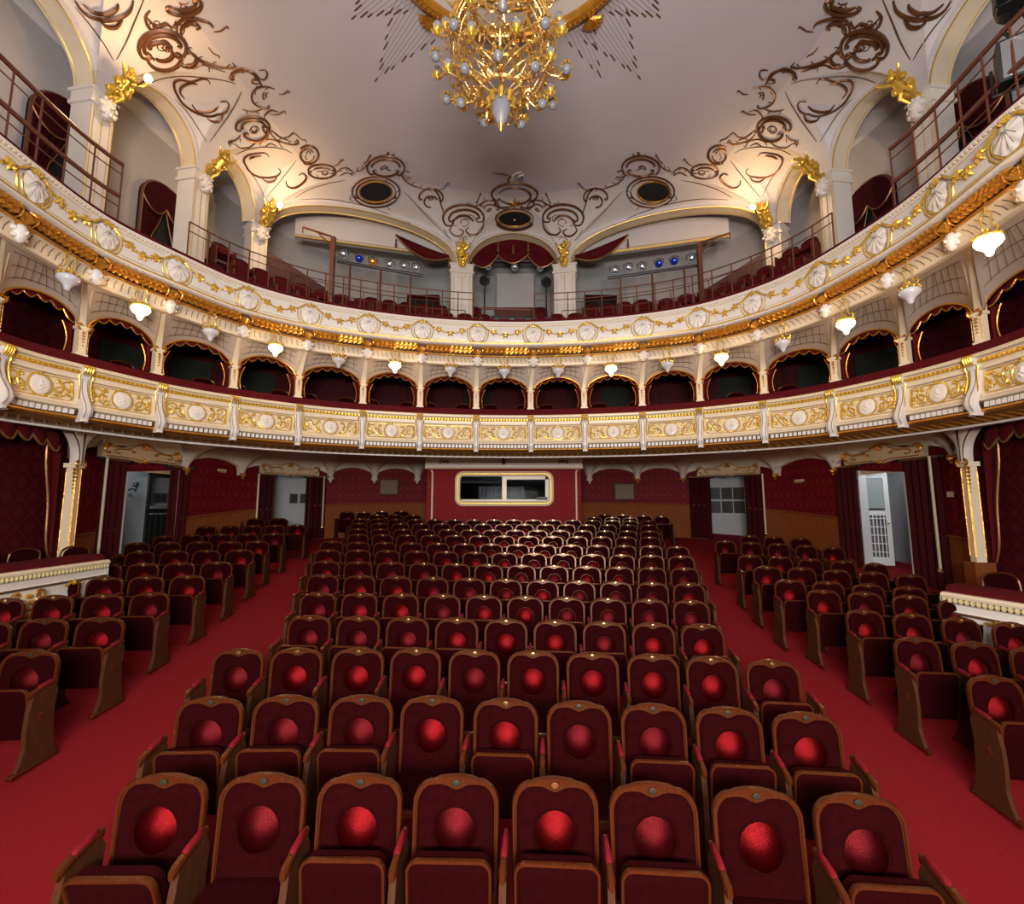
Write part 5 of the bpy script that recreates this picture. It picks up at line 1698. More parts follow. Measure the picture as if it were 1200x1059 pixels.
# big floodlights on the right-hand railing
s = T2.s_px(1172, -0.1, 8.6)
g = T2.at(s, -0.1, 8.5)
c = at_y(1196, 70, g.y)
r = empty('floodlight'); tag(r, 'boxy grey floodlight with bluish glass on the nearest right railing', 'floodlight')
m = MB(); N = Vector((-0.5, -0.6, -0.1)).normalized(); X = N.cross(Zv).normalized(); U = X.cross(N)
m.box(c, (0.42, 0.3, 0.5), X, N, U); m.obj('housing', 'black', r, smooth=False)
m = MB(); m.box(c + N * 0.155, (0.36, 0.02, 0.44), X, N, U); m.obj('glass', 'lens_blue' if False else 'steel', r, smooth=False)
m = MB(); m.tube([c - X * 0.26 + U * 0.0, c - X * 0.26 + U * 0.2, c - X * 0.26 - U * 0.32, g + Zv * 0.02], 0.02, 6); m.tube([c + X * 0.26, c + X * 0.26 - U * 0.32, c - X * 0.26 - U * 0.32], 0.02, 6); m.obj('yoke', 'black', r)
c = at_y(1178, 4, g.y)
r = empty('floodlight'); tag(r, 'black barn-door stage lamp high in the right corner above the railing', 'floodlight')
m = MB(); m.lathe([(0.001, -0.3), (0.15, -0.28), (0.18, 0.0), (0.2, 0.1)], 12, c + Vector((0.12, 0, 0.1)), X, U, N); m.obj('housing', 'black', r)
m = MB()
for e in (-1, 1):
    m.box(c + Vector((0.12, 0, 0.1)) + N * 0.18 + U * (0.2 * e), (0.36, 0.2, 0.01), X, N, U)
    m.box(c + Vector((0.12, 0, 0.1)) + N * 0.18 + X * (0.2 * e), (0.01, 0.2, 0.36), X, N, U)
m.obj('barn_doors', 'black', r, smooth=False)
m = MB(); m.tube([c + Vector((0.12, 0, 0.1)), c + Vector((0.25, 0, -0.25)), c + Vector((0.32, 0, -0.35)), Vector((c.x + 0.4, c.y, 8.4))], 0.02, 6); m.obj('stand', 'black', r)
# ================================================================== THEATRE SEAT (modelled once, shared meshes)
HB = 0.92                           # height of the back
def back_outline(n=10, w=0.235, z0=0.28, z1=HB, r=0.105):
    """right foot, up, round the arched top, down to the left foot: (x, z)"""
    pts = [(w - 0.012, z0), (w - 0.004, z0 + 0.2), (w, z1 - r - 0.06)]
    for k in range(1, n + 1):
        a = math.pi / 2 * k / n
        pts.append((w - r + r * math.cos(a), z1 - r - 0.022 + (r - 0.0) * math.sin(a)))
    pts += [(0.09, z1 - 0.008), (0.045, z1 - 0.002)]
    out = pts + [(0.0, z1)] + [(-x, z) for x, z in pts[::-1]]
    return out
def yb(z): return 0.02 + (z - 0.3) * 0.10           # back leans away from the stage
OUT = back_outline()
def inner_r(a, cz):
    """distance from (0,cz) to the cushion outline (with the heart-shaped dip at the top) in direction a"""
    lo, hi = 0.0, 0.6
    def inside(x, z):
        w = 0.219; z1 = HB - 0.036; r = 0.105; z0 = 0.36
        if abs(x) > w or z < z0 or z > z1: return False
        if z > z1 - r and abs(x) > w - r and math.hypot(abs(x) - (w - r), z - (z1 - r)) > r: return False
        if z > z1 - 0.030 * math.exp(-(x / 0.05) ** 2) - 0.012 * (x / 0.2) ** 2: return False
        return True
    for _ in range(22):
        m_ = (lo + hi) / 2
        if inside(m_ * math.cos(a), cz + m_ * math.sin(a)): lo = m_
        else: hi = m_
    return lo
PZ, PR = 0.665, 0.118
NA = 48
def seat_meshes():
    D = {}
    # wooden back: plate + rounded rim
    m = MB()
    poly = [(x * 0.97, z - (0.01 if z > 0.4 else 0)) for x, z in OUT]
    n = len(poly)
    vs = [(x, yb(z) - 0.012, z) for x, z in poly] + [(x, yb(z) + 0.022, z) for x, z in poly]
    m.add(vs, [tuple(range(n)), tuple(range(n, 2 * n))[::-1]] + [(i, n + i, n + (i + 1) % n, (i + 1) % n) for i in range(n)])
    m.tube([Vector((x, yb(z), z - 0.006)) for x, z in OUT], 0.013, 6, flat=((0, 1, 0), 1.8))
    # crest piece thickened under the top edge
    D['back_frame'] = m.mesh('back_frame', M['wood'])
    # cushion ring
    m = MB(); rows = []
    for j in range(9):
        t = j / 8
        row = []
        for k in range(NA):
            a = 2 * math.pi * k / NA
            ro = inner_r(a, PZ)
            r = PR + (ro - PR) * t
            x, z = r * math.cos(a), PZ + r * math.sin(a)
            h = 0.030 * (1 - max(0, (t - 0.72) / 0.28) ** 2.2) if t > 0.05 else 0.012
            # stitched wave below the round pad
            if z < 0.60 and abs(x) < 0.19:
                zs_ = 0.515 - 0.02 * math.cos(x * 2 * math.pi / 0.19)
                h -= 0.010 * math.exp(-((z - zs_) / 0.014) ** 2)
            row.append(Vector((x, yb(z) - 0.012 - h, z)))
        rows.append(row)
    m.grid(rows, closed=True)
    D['back_cushion'] = m.mesh('back_cushion', M['velvet'])
    m = MB(); rows = []
    for j in range(8):
        t = j / 7
        row = []
        for k in range(28):
            a = 2 * math.pi * k / 28
            r = (PR - 0.003) * max(t, 0.004)
            x, z = r * math.cos(a), PZ + r * math.sin(a)
            h = 0.014 + 0.042 * (1 - t ** 2)
            row.append(Vector((x, yb(z) - 0.012 - h, z)))
        rows.append(row)
    m.grid(rows, closed=True)
    D['round_pad'] = m.mesh('round_pad', M['pad']); D['round_pad_dim'] = m.mesh('round_pad', M['pad_dim'])
    m = MB(); m.tube([Vector((x * PR * 1.02, yb(PZ + z * PR) - 0.034, PZ + z * PR * 1.02)) for x, z in ((math.cos(2 * math.pi * k / 24), math.sin(2 * math.pi * k / 24)) for k in range(25))], 0.006, 4, caps=False)
    D['piping'] = m.mesh('piping', M['velvet'])
    m = MB(); m.lathe([(0.001, 0.003), (0.012, 0.003), (0.016, 0.002), (0.017, 0.0)], 12, (0, yb(0.9) - 0.026, HB - 0.028), Vector((1.35, 0, 0)), Vector((0, 0, 1)), Vector((0, -1, 0.35)))
    D['number_plate'] = m.mesh('number_plate', M['brass'])
    D['number_plate_dull'] = m.mesh('number_plate', M['plate_dull'])
    # seat pan, drawn flat (seat down): origin at the hinge
    def pan(fold):
        def T(x, y, z):            # y forward from the hinge, z up from the underside
            if fold:                # swung up: forward becomes up
                return Vector((x, -0.10 - z * 1.0 - y * 0.12, 0.23 + y * 1.0))
            return Vector((x, -0.02 - y, 0.36 + z + 0.05 * y))
        w = 0.212
        o = [(w - 0.01, 0.0), (w, 0.1), (w, 0.33)] + [(w - 0.06 + 0.06 * math.cos(math.pi / 2 * k / 5), 0.36 + 0.06 * math.sin(math.pi / 2 * k / 5)) for k in range(6)]
        o = o + [(-x, y) for x, y in o[::-1]]
        n = len(o)
        m = MB()
        zt, zb_ = 0.085, 0.0
        vs = [T(x * 0.96, y, zt if not fold else 0.0) for x, y in o] + [T(x * 0.96, y, zb_ if not fold else 0.085) for x, y in o]
        vs = [T(x * 0.96, y * 0.985, 0.02) for x, y in o] + [T(x * 0.93, y * 0.965, 0.095) for x, y in o] + [T(x * 0.7, 0.05 + y * 0.7, 0.108) for x, y in o]
        m.add(vs, [tuple(range(n)), tuple(range(2 * n, 3 * n))[::-1]] + [(i + L, (i + 1) % n + L, (i + 1) % n + n + L, i + n + L) for L in (0, n) for i in range(n)])
        seat_ = m.mesh('seat_cushion', M['velvet'])
        m = MB()
        m.tube([T(x, y, 0.035 if fold else 0.03) for x, y in o], 0.019, 6, flat=((0, 1, 0) if fold else (0, 0, 1), 1.5))
        rim = m.mesh('seat_rim', M['wood'])
        return seat_, rim
    # folded: underside faces the stage
    m = MB()
    def Tf(x, y, d): return Vector((x, -0.13 - d - y * 0.14, 0.235 + y * 1.03))
    w = 0.213
    o = [(w - 0.012, 0.0), (w, 0.08), (w, 0.33)] + [(w - 0.055 + 0.055 * math.cos(math.pi / 2 * k / 5), 0.36 + 0.055 * math.sin(math.pi / 2 * k / 5)) for k in range(6)]
    o = o + [(-x, y) for x, y in o[::-1]]
    n = len(o)
    vs = [Tf(x * 0.98, y * 0.99, -0.075) for x, y in o] + [Tf(x * 0.98, y * 0.99, 0.006) for x, y in o] + [Tf(x * 0.86, 0.04 + y * 0.8, 0.016) for x, y in o]
    m.add(vs, [tuple(range(n)), tuple(range(2 * n, 3 * n))[::-1]] + [(i + L, (i + 1) % n + L, (i + 1) % n + n + L, i + n + L) for L in (0, n) for i in range(n)])
    D['pan_up'] = m.mesh('seat_pan', M['velvet'])
    m = MB(); m.tube([Tf(x, y, 0.0) for x, y in o], 0.012, 6, flat=((0, -1, 0.1), 1.7)); D['rim_up'] = m.mesh('seat_rim', M['wood'])
    D['pan_down'], D['rim_down'] = pan(False)
    # armrest + pad + side panel, drawn on the left side of the seat (x = -0.275)
    X0 = -0.275
    m = MB()
    prof = [(0.01, 0.675, 0.015), (-0.06, 0.672, 0.018), (-0.14, 0.662, 0.019), (-0.20, 0.650, 0.020), (-0.245, 0.640, 0.021), (-0.26, 0.634, 0.013)]
    rows = [[Vector((X0 - w_, y, z - 0.014)), Vector((X0 - w_, y, z + 0.008)), Vector((X0 - w_ * 0.6, y, z + 0.020)), Vector((X0 + w_ * 0.6, y, z + 0.020)), Vector((X0 + w_, y, z + 0.008)), Vector((X0 + w_, y, z - 0.014)), Vector((X0 + w_ * 0.5, y, z - 0.028)), Vector((X0 - w_ * 0.5, y, z - 0.028))] for y, z, w_ in prof]
    m.grid(rows, closed=True)
    o_ = len(m.v); m.f.append(tuple(range(8))[::-1]); m.f.append(tuple(range(o_ - 8, o_)))
    D['armrest'] = m.mesh('armrest', M['wood'])
    m = MB()
    rows = []
    for y, z, w_ in ((-0.02, 0.690, 0.008), (-0.03, 0.694, 0.014), (-0.08, 0.689, 0.016), (-0.145, 0.679, 0.017), (-0.165, 0.674, 0.016), (-0.175, 0.668, 0.008)):
        rows.append([Vector((X0 - w_, y, z - 0.012)), Vector((X0 - w_, y, z + 0.004)), Vector((X0 - w_ * 0.5, y, z + 0.013)), Vector((X0 + w_ * 0.5, y, z + 0.013)), Vector((X0 + w_, y, z + 0.004)), Vector((X0 + w_, y, z - 0.012))])
    m.grid(rows, closed=True); D['arm_pad'] = m.mesh('arm_pad', M['armvelvet'])
    m = MB()
    sp = [(-0.01, 0.66), (-0.15, 0.645), (-0.22, 0.63), (-0.25, 0.50), (-0.26, 0.35), (-0.25, 0.20), (-0.28, 0.10), (-0.32, 0.035), (0.07, 0.035), (0.03, 0.12), (0.01, 0.25), (0.0, 0.45), (0.02, 0.60)]
    m.prism(sp, -0.018, 0.018, Vector((X0, 0, 0)), Vector((0, 1, 0)), Zv, Vector((1, 0, 0)))
    D['side_panel'] = m.mesh('side_panel', M['sidewood'], smooth=False)
    m = MB(); m.tube([Vector((X0, y, z)) for y, z in ((-0.36, 0.02), (-0.34, 0.032), (0.08, 0.032), (0.10, 0.01))], 0.022, 6); D['foot_rail'] = m.mesh('foot_rail', M['wood'])
    for sgn, nm in ((-1, 'el'), (1, 'er')):
        m = MB(); m.lathe([(0.001, 0.024), (0.015, 0.026), (0.03, 0.022), (0.042, 0.018)], 14, Vector((X0, -0.13, 0.43)), Vector((0, 1, 0)), Zv, Vector((sgn, 0, 0)))
        for k in range(6):
            a = 2 * math.pi * k / 6
            m.ball(Vector((X0 + sgn * 0.022, -0.13 + 0.026 * math.cos(a), 0.43 + 0.026 * math.sin(a))), 0.008, 4, 3)
        D[nm] = m.mesh('rosette', M['wood'])
    return D
SM = seat_meshes()
for k_, v_ in SM.items():
    pass

def place_seat(p, rz, label, group, folded=True, detail=2, scale=1.0, left=True, right=False, tilt=0.0, dull=False):
    r = empty('theatre_seat', p, rz)
    r.scale = (scale, 1, 1)
    tag(r, label, 'seat', group)
    bf = link('back_frame', SM['back_frame'], r)
    bc = link('back_cushion', SM['back_cushion'], r)
    link('round_pad', SM['round_pad_dim' if rng.random() < 0.4 else 'round_pad'], bc)
    link('number_plate', SM['number_plate_dull' if dull else 'number_plate'], bf)
    if detail > 1: link('piping', SM['piping'], bc)
    pn = link('seat_pan', SM['pan_up' if folded else 'pan_down'], r)
    link('seat_rim', SM['rim_up' if folded else 'rim_down'], pn)
    if tilt:
        pn.rotation_euler = (tilt, 0, 0)
        pn.location = (0, -0.13 + 0.13 * math.cos(tilt) + 0.22 * math.sin(tilt), 0.22 - 0.22 * math.cos(tilt) + 0.13 * math.sin(tilt))
    for on, mx in ((left, 0.0), (right, 0.55)):
        if not on: continue
        sp_ = link('side_panel', SM['side_panel'], r, (mx, 0, 0))
        ar = link('armrest', SM['armrest'], r, (mx, 0, 0))
        if detail > 0:
            link('arm_pad', SM['arm_pad'], ar)
            link('foot_rail', SM['foot_rail'], sp_)
            if (mx == 0 and left == 'end'): link('rosette', SM['el'], sp_)
            if (mx > 0 and right == 'end'): link('rosette', SM['er'], sp_)
    return r

def row(pts, blk, rowi, downs=(), ends=(True, True), tilts={}):
    """pts: photo points of the tops of the backs, left to right"""
    W = [at_floor(x, y, HB) for x, y in pts]
    n = len(W)
    for k, p in enumerate(W):
        a = W[max(0, k - 1)]; b = W[min(n - 1, k + 1)]
        if n > 1:
            d = (b - a); sp = math.hypot(d.x, d.y) / ((min(n - 1, k + 1) - max(0, k - 1)))
            rz = math.atan2(d.y, d.x)
        else: sp, rz = 0.6, 0.0
        rz = max(-0.12, min(0.12, rz))
        scl = max(0.74, min(1.25, sp / 0.555))
        # the marked point is the top of the back, slightly behind the seat origin
        q = Vector((p.x, p.y - yb(HB), 0)); q.z = SL * q.y
        dist = q.y
        fold = k not in downs
        lab = 'red velvet seat, %s, %s row from the stage, %s from the left, %s' % (blk, ORD[rowi], ORD[k], 'seat folded up' if fold else 'seat folded down')
        lab = lab.replace(' row from the stage', ' row').replace('seat folded', 'folded')
        e0 = 'end' if (k == 0 and ends[0]) else True
        e1 = 'end' if (k == n - 1 and ends[1]) else (True if k == n - 1 else False)
        place_seat(q, rz, lab, 'red velvet seats in the stalls', fold, 2 if dist < 6 else (1 if dist < 11 else 0), scl, e0, e1, tilts.get(k, 0.0), dull=(rowi < 2 and k != 4))

def lin(x0, x1, y0, y1, n, bow=0.0):
    out = []
    for k in range(n):
        t = k / (n - 1) if n > 1 else 0
        out.append((x0 + (x1 - x0) * t, y0 + (y1 - y0) * t + bow * 4 * t * (1 - t)))
    return out
C = 'centre block'
row([(196, 905), (312, 904), (424, 905), (535, 906), (649, 909), (762, 915), (882, 921), (1000, 928)], C, 0, downs=(1, 6), tilts={0: 0.22})
row([(250, 815), (338, 813), (425, 813), (507, 814), (592, 817), (677, 820), (763, 823), (850, 827), (940, 833)], C, 1, downs=(3, 5))
row([(282, 759), (350, 758), (421, 758), (488, 758), (556, 760), (624, 761), (693, 763), (763, 765), (831, 768), (902, 772)], C, 2, downs=(0, 1, 2, 3, 4, 5, 6, 7, 8))
row(lin(364, 821, 720, 730, 9, -1), C, 3, downs=(4,))
row(lin(374, 808, 693, 702, 10, -1), C, 4, downs=(5,))
row(lin(379, 806, 672, 682, 11), C, 5)
row(lin(382, 801, 656, 664, 12), C, 6)
row([(385, 643)] + lin(420, 762, 643, 649, 11) + [(797, 650)], C, 7)
row([(389, 633)] + lin(420, 762, 634, 638, 12) + [(793, 639)], C, 8)
row(lin(420, 761, 625, 628, 13), C, 9)
row(lin(420, 761, 618.5, 621, 14), C, 10)
row(lin(421, 760, 612, 614, 15), C, 11)
row([(422, 607), (443, 607)] + lin(464, 717, 607.5, 608.5, 12) + [(738, 609), (760, 609)], C, 12)
row([(442, 602), (463, 602), (484, 602.5)], 'left rear corner', 13)
row([(696, 605), (717, 605), (738, 605.5)], 'right rear corner', 13)
row([(407, 599), (427, 599), (448, 598), (470, 598)], 'shadow by left rear wall', 14)
row([(709, 602), (730, 602), (754, 603), (775, 604)], 'shadow by right rear wall', 14)
L = 'left block'
row([(-38, 763), (40, 761)], L, 0, ends=(0, 1))
row([(-9, 727), (56, 723.5), (121, 722)], L, 1, ends=(0, 1))
row([(10, 700), (66, 696.5), (124, 695), (178.5, 693)], L, 2, ends=(0, 1))
row([(74.5, 676.5), (125.7, 675), (174, 674), (222, 673)], L, 3)
row([(125.7, 660), (170, 659), (212, 658), (255.7, 657)], L, 4)
row([(166, 645), (206, 644), (243.5, 643.5), (282.5, 643)], L, 5)
row([(162.5, 635), (198.5, 634), (235, 633.5), (271, 633.5), (303, 633)], L, 6)
row([(194, 627), (226, 625.5), (260, 624.7), (290, 624.5), (321.5, 624)], L, 7)
row([(242.7, 616), (271, 615.5), (297, 615), (323, 614.5), (349, 614)], L, 8)
row([(275, 607), (301, 606.7), (327, 606.5)], L, 9)
Rr = 'right block'
row([(1160, 790), (1236, 795)], Rr, 0, ends=(1, 0))
row([(1070, 745), (1137, 750.5), (1206, 757)], Rr, 1, ends=(1, 0))
row([(1010, 713), (1065, 717), (1122, 722), (1182, 728)], Rr, 2, ends=(1, 0))
row([(962.5, 690), (1011, 692.5), (1063, 696), (1117, 701)], Rr, 3)
row([(923.6, 678), (968, 680), (1015, 683), (1063, 686)], Rr, 4)
row([(897.5, 662.5), (937.5, 664), (978, 666.5), (1021, 669), (1065, 672)], Rr, 5)
row([(877.5, 649.5), (913, 651), (948, 653.6), (986, 656), (1024, 659)], Rr, 6)
row([(849, 632.5), (879, 634.5), (911, 636), (943, 638), (975, 640)], Rr, 7)
row([(877.5, 626.6), (906, 628), (937, 629.5)], Rr, 8)

# ================================================================== projection booth under the balcony
BY = 15.35
bx0, bx1 = at_y(500, 575, BY).x, at_y(681, 575, BY).x
zfl = SL * BY
booth = empty('projection_booth'); tag(booth, 'red walled projection booth at the back of the stalls with a wide cream framed window', kind='structure')
zt = at_y(590, 549, BY).z
wx0, wx1 = at_y(539, 573, BY).x, at_y(643, 573, BY).x
wz0, wz1 = at_y(590, 588, BY).z, at_y(590, 557, BY).z
m = MB(); m.uv = []
def quad(x0, x1, z0, z1, y=BY):
    m.add([(x0, y, z0), (x1, y, z0), (x1, y, z1), (x0, y, z1)], [(0, 1, 2, 3)]); m.uv += [(x0, z0), (x1, z0), (x1, z1), (x0, z1)]
quad(bx0, wx0, zfl, zt); quad(wx1, bx1, zfl, zt); quad(wx0, wx1, zfl, wz0); quad(wx0, wx1, wz1, zt)
for x in (bx0, bx1):
    m.add([(x, BY, zfl), (x, 17.6, zfl), (x, 17.6, zt), (x, BY, zt)], [(0, 1, 2, 3)]); m.uv += [(0, zfl), (2.2, zfl), (2.2, zt), (0, zt)]
m.obj('booth_wall', 'damask_booth', booth, smooth=False)
m = MB(); m.box(((bx0 + bx1) / 2, BY + 0.9, (zt + 4.45) / 2), (bx1 - bx0 + 0.1, 1.95, 4.45 - zt)); fa = m.obj('fascia', 'white', booth, smooth=False)
m = MB(); m.tube([(bx0 - 0.05, BY - 0.1, zt + 0.02), (bx1 + 0.05, BY - 0.1, zt + 0.02)], 0.035, 6); m.obj('cornice', 'cream', booth)
for x in (520, 590, 660):
    m = MB(); c = at_y(x, 541, BY - 0.1)
    if x == 590:
        m.lathe([(0.001, -0.1), (0.06, -0.06), (0.07, 0), (0.03, 0.05), (0.05, 0.09), (0.001, 0.12)], 8, c)
        m.tube([c + Vector((a, 0, 0.13)) for a in (-0.16, 0.16)], 0.012, 4)
    else:
        for e in (-1, 1): m.tube([c + Vector((e * a, 0, b)) for a, b in cscroll(0.08, 0, 0.06, 0.045, 180, -60, curl=0.5, n=8)], 0.014, 4)
        m.ball(c, 0.03, 6, 4)
    m.obj('emblem', 'line', fa)
def rrect(x0, x1, z0, z1, r, n=6):
    out = []
    for cx, cz, a0 in ((x1 - r, z1 - r, 0), (x0 + r, z1 - r, 90), (x0 + r, z0 + r, 180), (x1 - r, z0 + r, 270)):
        for k in range(n + 1):
            a = R(a0 + 90 * k / n); out.append((cx + r * math.cos(a), cz + r * math.sin(a)))
    return out
m = MB()
rows = []
for g, d in ((0.0, 0.0), (0.01, 0.07), (0.06, 0.09), (0.075, 0.06), (0.10, 0.06), (0.115, 0.09), (0.16, 0.08), (0.18, 0.02), (0.18, -0.05)):
    rows.append([Vector((x, BY - d, z)) for x, z in rrect(wx0 - 0.16 + g, wx1 + 0.16 - g, wz0 - 0.14 + g, wz1 + 0.14 - g, 0.26 - g * 0.9)])
m.grid(rows, closed=True); wf = m.obj('window_frame', 'cream', booth)
m = MB(); m.tube([Vector((x, BY - 0.075, z)) for x, z in rrect(wx0 - 0.07, wx1 + 0.07, wz0 - 0.05, wz1 + 0.05, 0.18)] + [Vector((wx1 + 0.07, BY - 0.075, wz1 + 0.05 - 0.18))], 0.018, 5); m.obj('gilt_line', 'gold', wf)
mx = at_y(591, 573, BY).x
m = MB()
m.box((mx, BY, (wz0 + wz1) / 2), (0.14, 0.09, wz1 - wz0))
m.box((wx1 - 0.05, BY, (wz0 + wz1) / 2), (0.12, 0.08, wz1 - wz0)); m.box(((mx + wx1) / 2, BY, wz1 - 0.06), (wx1 - mx, 0.08, 0.14)); m.box(((wx0 + wx1) / 2, BY, wz0 + 0.03), (wx1 - wx0, 0.10, 0.10))
m.obj('sash', 'cream', booth, smooth=False)
for a, b in ((wx0, mx - 0.07), (mx + 0.07, wx1 - 0.1)):
    m = MB(); m.box(((a + b) / 2, BY + 0.02, (wz0 + wz1) / 2), (b - a, 0.012, wz1 - wz0)); m.obj('pane', 'clearpane', booth, smooth=False)
m = MB(); m.box((bx0 / 2 + bx1 / 2, BY + 1.1, 2.4), (bx1 - bx0 - 0.1, 0.05, 3.6)); m.obj('inner_wall', 'dark', booth, smooth=False)
m = MB(); m.box((at_y(638, 584, BY).x - 0.08, BY - 0.07, at_y(633, 584, BY).z), (0.34, 0.04, 0.10)); m.obj('handle', 'black', booth, smooth=False)
# equipment visible behind the glass
for k, (x0, x1) in enumerate(((561, 588), (594, 614))):
    a, b = at_y(x0, 580, BY + 0.45), at_y(x1, 573, BY + 0.45)
    r = empty('projector'); tag(r, 'grey machine behind the %s pane of the booth window' % ('left' if k == 0 else 'right'), 'projector')
    m = MB(); m.box(((a.x + b.x) / 2, BY + 0.5, b.z - 0.12), (b.x - a.x, 0.3, 0.4)); m.obj('housing', 'machine', r, smooth=False)
    m = MB()
    for q in range(5): m.box((a.x + (b.x - a.x) * (q + 1) / 6, BY + 0.34, b.z - 0.14), (0.04, 0.02, 0.24))
    m.obj('vents', 'black', r, smooth=False)
m = MB(); m.tube([at_y(542, 565, BY + 0.25), at_y(587, 565, BY + 0.25)], 0.03, 6); tag(m.obj('tube_lamp', 'steel'), 'long grey tube fitting behind the left booth pane', 'lamp')
# gold rods down the booth
for x in (507, 675):
    p = at_y(x, 552, BY - 0.04)
    m = MB(); m.tube([Vector((p.x - 0.04 if x < 600 else p.x + 0.04, p.y, zt - 0.05)), Vector((p.x, p.y, zt - 0.12)), Vector((p.x, p.y, zfl + 0.3))], 0.03, 6); m.obj('rod', 'cream', booth)

# small square loudspeaker grilles on the rear walls
for x0, x1, y0, y1, lb in ((444, 467, 561, 580, 'left'), (720, 744, 566, 586, 'right')):
    s = GW.s_px((x0 + x1) / 2, 0.05, 3.0); p = GW.at(s, 0.04, 0); t = GW.tan(s); nn = GW.nor(s)
    X = Vector((t.x, t.y, 0)); N = Vector((nn.x, nn.y, 0))
    a = at_y(x0, y1, p.y); b = at_y(x1, y0, p.y)
    c = Vector((p.x, p.y, (a.z + b.z) / 2))
    m = MB(); m.box(c, (b.x - a.x, 0.08, b.z - a.z), X, N); o = m.obj('loudspeaker', 'sidewood', smooth=False); tag(o, 'square wood-framed loudspeaker on the dark rear wall, %s of the booth' % lb, 'loudspeaker')
    m = MB(); m.box(c + N * 0.045, ((b.x - a.x) * 0.84, 0.02, (b.z - a.z) * 0.84), X, N); m.obj('grille', 'grille', o, smooth=False)
    m = MB(); m.ball(c - Zv * ((b.z - a.z) / 2 + 0.05) + N * 0.03, 0.04, 6, 4); m.obj('fixing', 'sidewood', o)

# ================================================================== doorways: pelmets, curtains, doors
def ringframe(px, z, off):
    s = GW.s_px(px, off, z)
    p = GW.at(s, off, 0); t = GW.tan(s); nn = GW.nor(s)
    return s, p, Vector((t.x, t.y, 0)), Vector((nn.x, nn.y, 0))
def drape_panel(x0, x1, lb, ztop=3.72):
    sa = GW.s_px(x0, 0.12, 3.0); sb = GW.s_px(x1, 0.12, 3.0)
    n = max(10, int((sb - sa) / 0.025)); rows = []
    for k in range(n + 1):
        s = sa + (sb - sa) * k / n
        row_ = []
        for z_ in (0.0, 0.35, 0.7, 1.0):
            b = GW.at(s, 0.10 + 0.045 * math.sin(k * 0.9) * (0.7 + 0.3 * z_), 0)
            zb = zf(b) + 0.03
            row_.append(Vector((b.x, b.y, zb + (ztop - zb) * z_)))
        rows.append(row_)
    m = MB(); m.grid(rows)
    o = empty('curtain'); tag(o, lb, 'curtain', 'burgundy door curtains')
    m.obj('drape', 'drape', o)
    m = MB(); a = GW.at(sa - 0.05, 0.12, ztop + 0.02); b = GW.at(sb + 0.05, 0.12, ztop + 0.02); m.tube([a, b], 0.03, 6); m.obj('rod', 'gold_dark', o)
    m = MB(); m.ball(b, 0.06, 8, 6); m.ball(a, 0.06, 8, 6); m.obj('finial', 'black', o)
for x0, x1, lb in ((118, 146, 'long burgundy curtain pulled left of the nearest left doorway'), (198, 222, 'long burgundy curtain pulled right of the nearest left doorway'),
                   (303, 321, 'burgundy curtain pulled left of the far left doorway with framed pictures'), (358, 382, 'burgundy curtain pulled right of the far left doorway'),
                   (808, 833, 'burgundy curtain pulled left of the far right doorway'), (873, 893, 'burgundy curtain pulled right of the far right doorway'),
                   (980, 1007, 'long burgundy curtain pulled left of the nearest right doorway with the grille'), (1062, 1105, 'long burgundy curtain pulled right of the nearest right doorway')):
    drape_panel(x0, x1, lb)
def pelmet(x0, x1, yc, hgt, lb):
    s0 = GW.s_px(x0, 0.22, 3.9); s1_ = GW.s_px(x1, 0.22, 3.9)
    L = s1_ - s0; zc = 3.93
    n = 36
    def top(q): return zc + 0.10 + 0.14 * math.exp(-((q - 0.5) / 0.16) ** 2) + 0.03 * math.cos(q * 4 * math.pi) + (0.06 if q < 0.05 or q > 0.95 else 0)
    def bot(q): return zc - 0.17 - 0.05 * math.exp(-((q - 0.5) / 0.08) ** 2)
    m = MB(); rows = []
    for k in range(n + 1):
        q = k / n; s = s0 + L * q
        a, b = bot(q), top(q)
        rows.append([GW.at(s, 0.14, a), GW.at(s, 0.24, a), GW.at(s, 0.27, (a + b) / 2), GW.at(s, 0.22, b), GW.at(s, 0.12, b)])
    m.grid(rows, closed=True)
    r = m.obj('door_pelmet', 'pelmet'); tag(r, lb, 'pelmet', 'carved pelmets over the stalls doorways')
    m = MB()
    m.tube([GW.at(s0 + L * (0.04 + 0.92 * k / n), 0.27, top(0.04 + 0.92 * k / n) - 0.035) for k in range(n + 1)], 0.012, 5)
    m.tube([GW.at(s0 + L * (0.04 + 0.92 * k / n), 0.27, bot(0.04 + 0.92 * k / n) + 0.035) for k in range(n + 1)], 0.012, 5)
    for e in (-1, 1):
        m.tube([GW.at(s0 + L * 0.5 + e * L * x, 0.285, zc + z) for x, z in cscroll(0.25, -0.02, 0.13, 0.07, 160, -40, curl=0.4, n=12)], 0.014, 5)
        m.tube([GW.at(s0 + L * 0.5 + e * L * x, 0.28, zc + z) for x, z in cscroll(0.44, 0.02, 0.05, 0.1, 120, -90, curl=0.5, n=10)], 0.018, 5)
    for (x, z, rr) in ((0, 0.16, 0.06), (-0.05, 0.12, 0.045), (0.05, 0.12, 0.045), (0, -0.17, 0.045), (-0.04, -0.2, 0.03), (0.04, -0.2, 0.03), (-0.48, 0.06, 0.06), (0.48, 0.06, 0.06)):
        m.ball(GW.at(s0 + L * 0.5 + x * (1.0 if abs(x) < 0.4 else L), 0.27, zc + z), rr, 6, 4)
    m.obj('gilt_scrolls', 'gold_deep', r)
pelmet(119, 209, 540, 20, 'cream and gold carved pelmet over the nearest left doorway')
pelmet(306, 374, 545, 18, 'cream and gold carved pelmet over the far left doorway, beside the lit lamp')
pelmet(817, 889, 552, 18, 'golden carved pelmet over the far right doorway, beside the lit lamp')
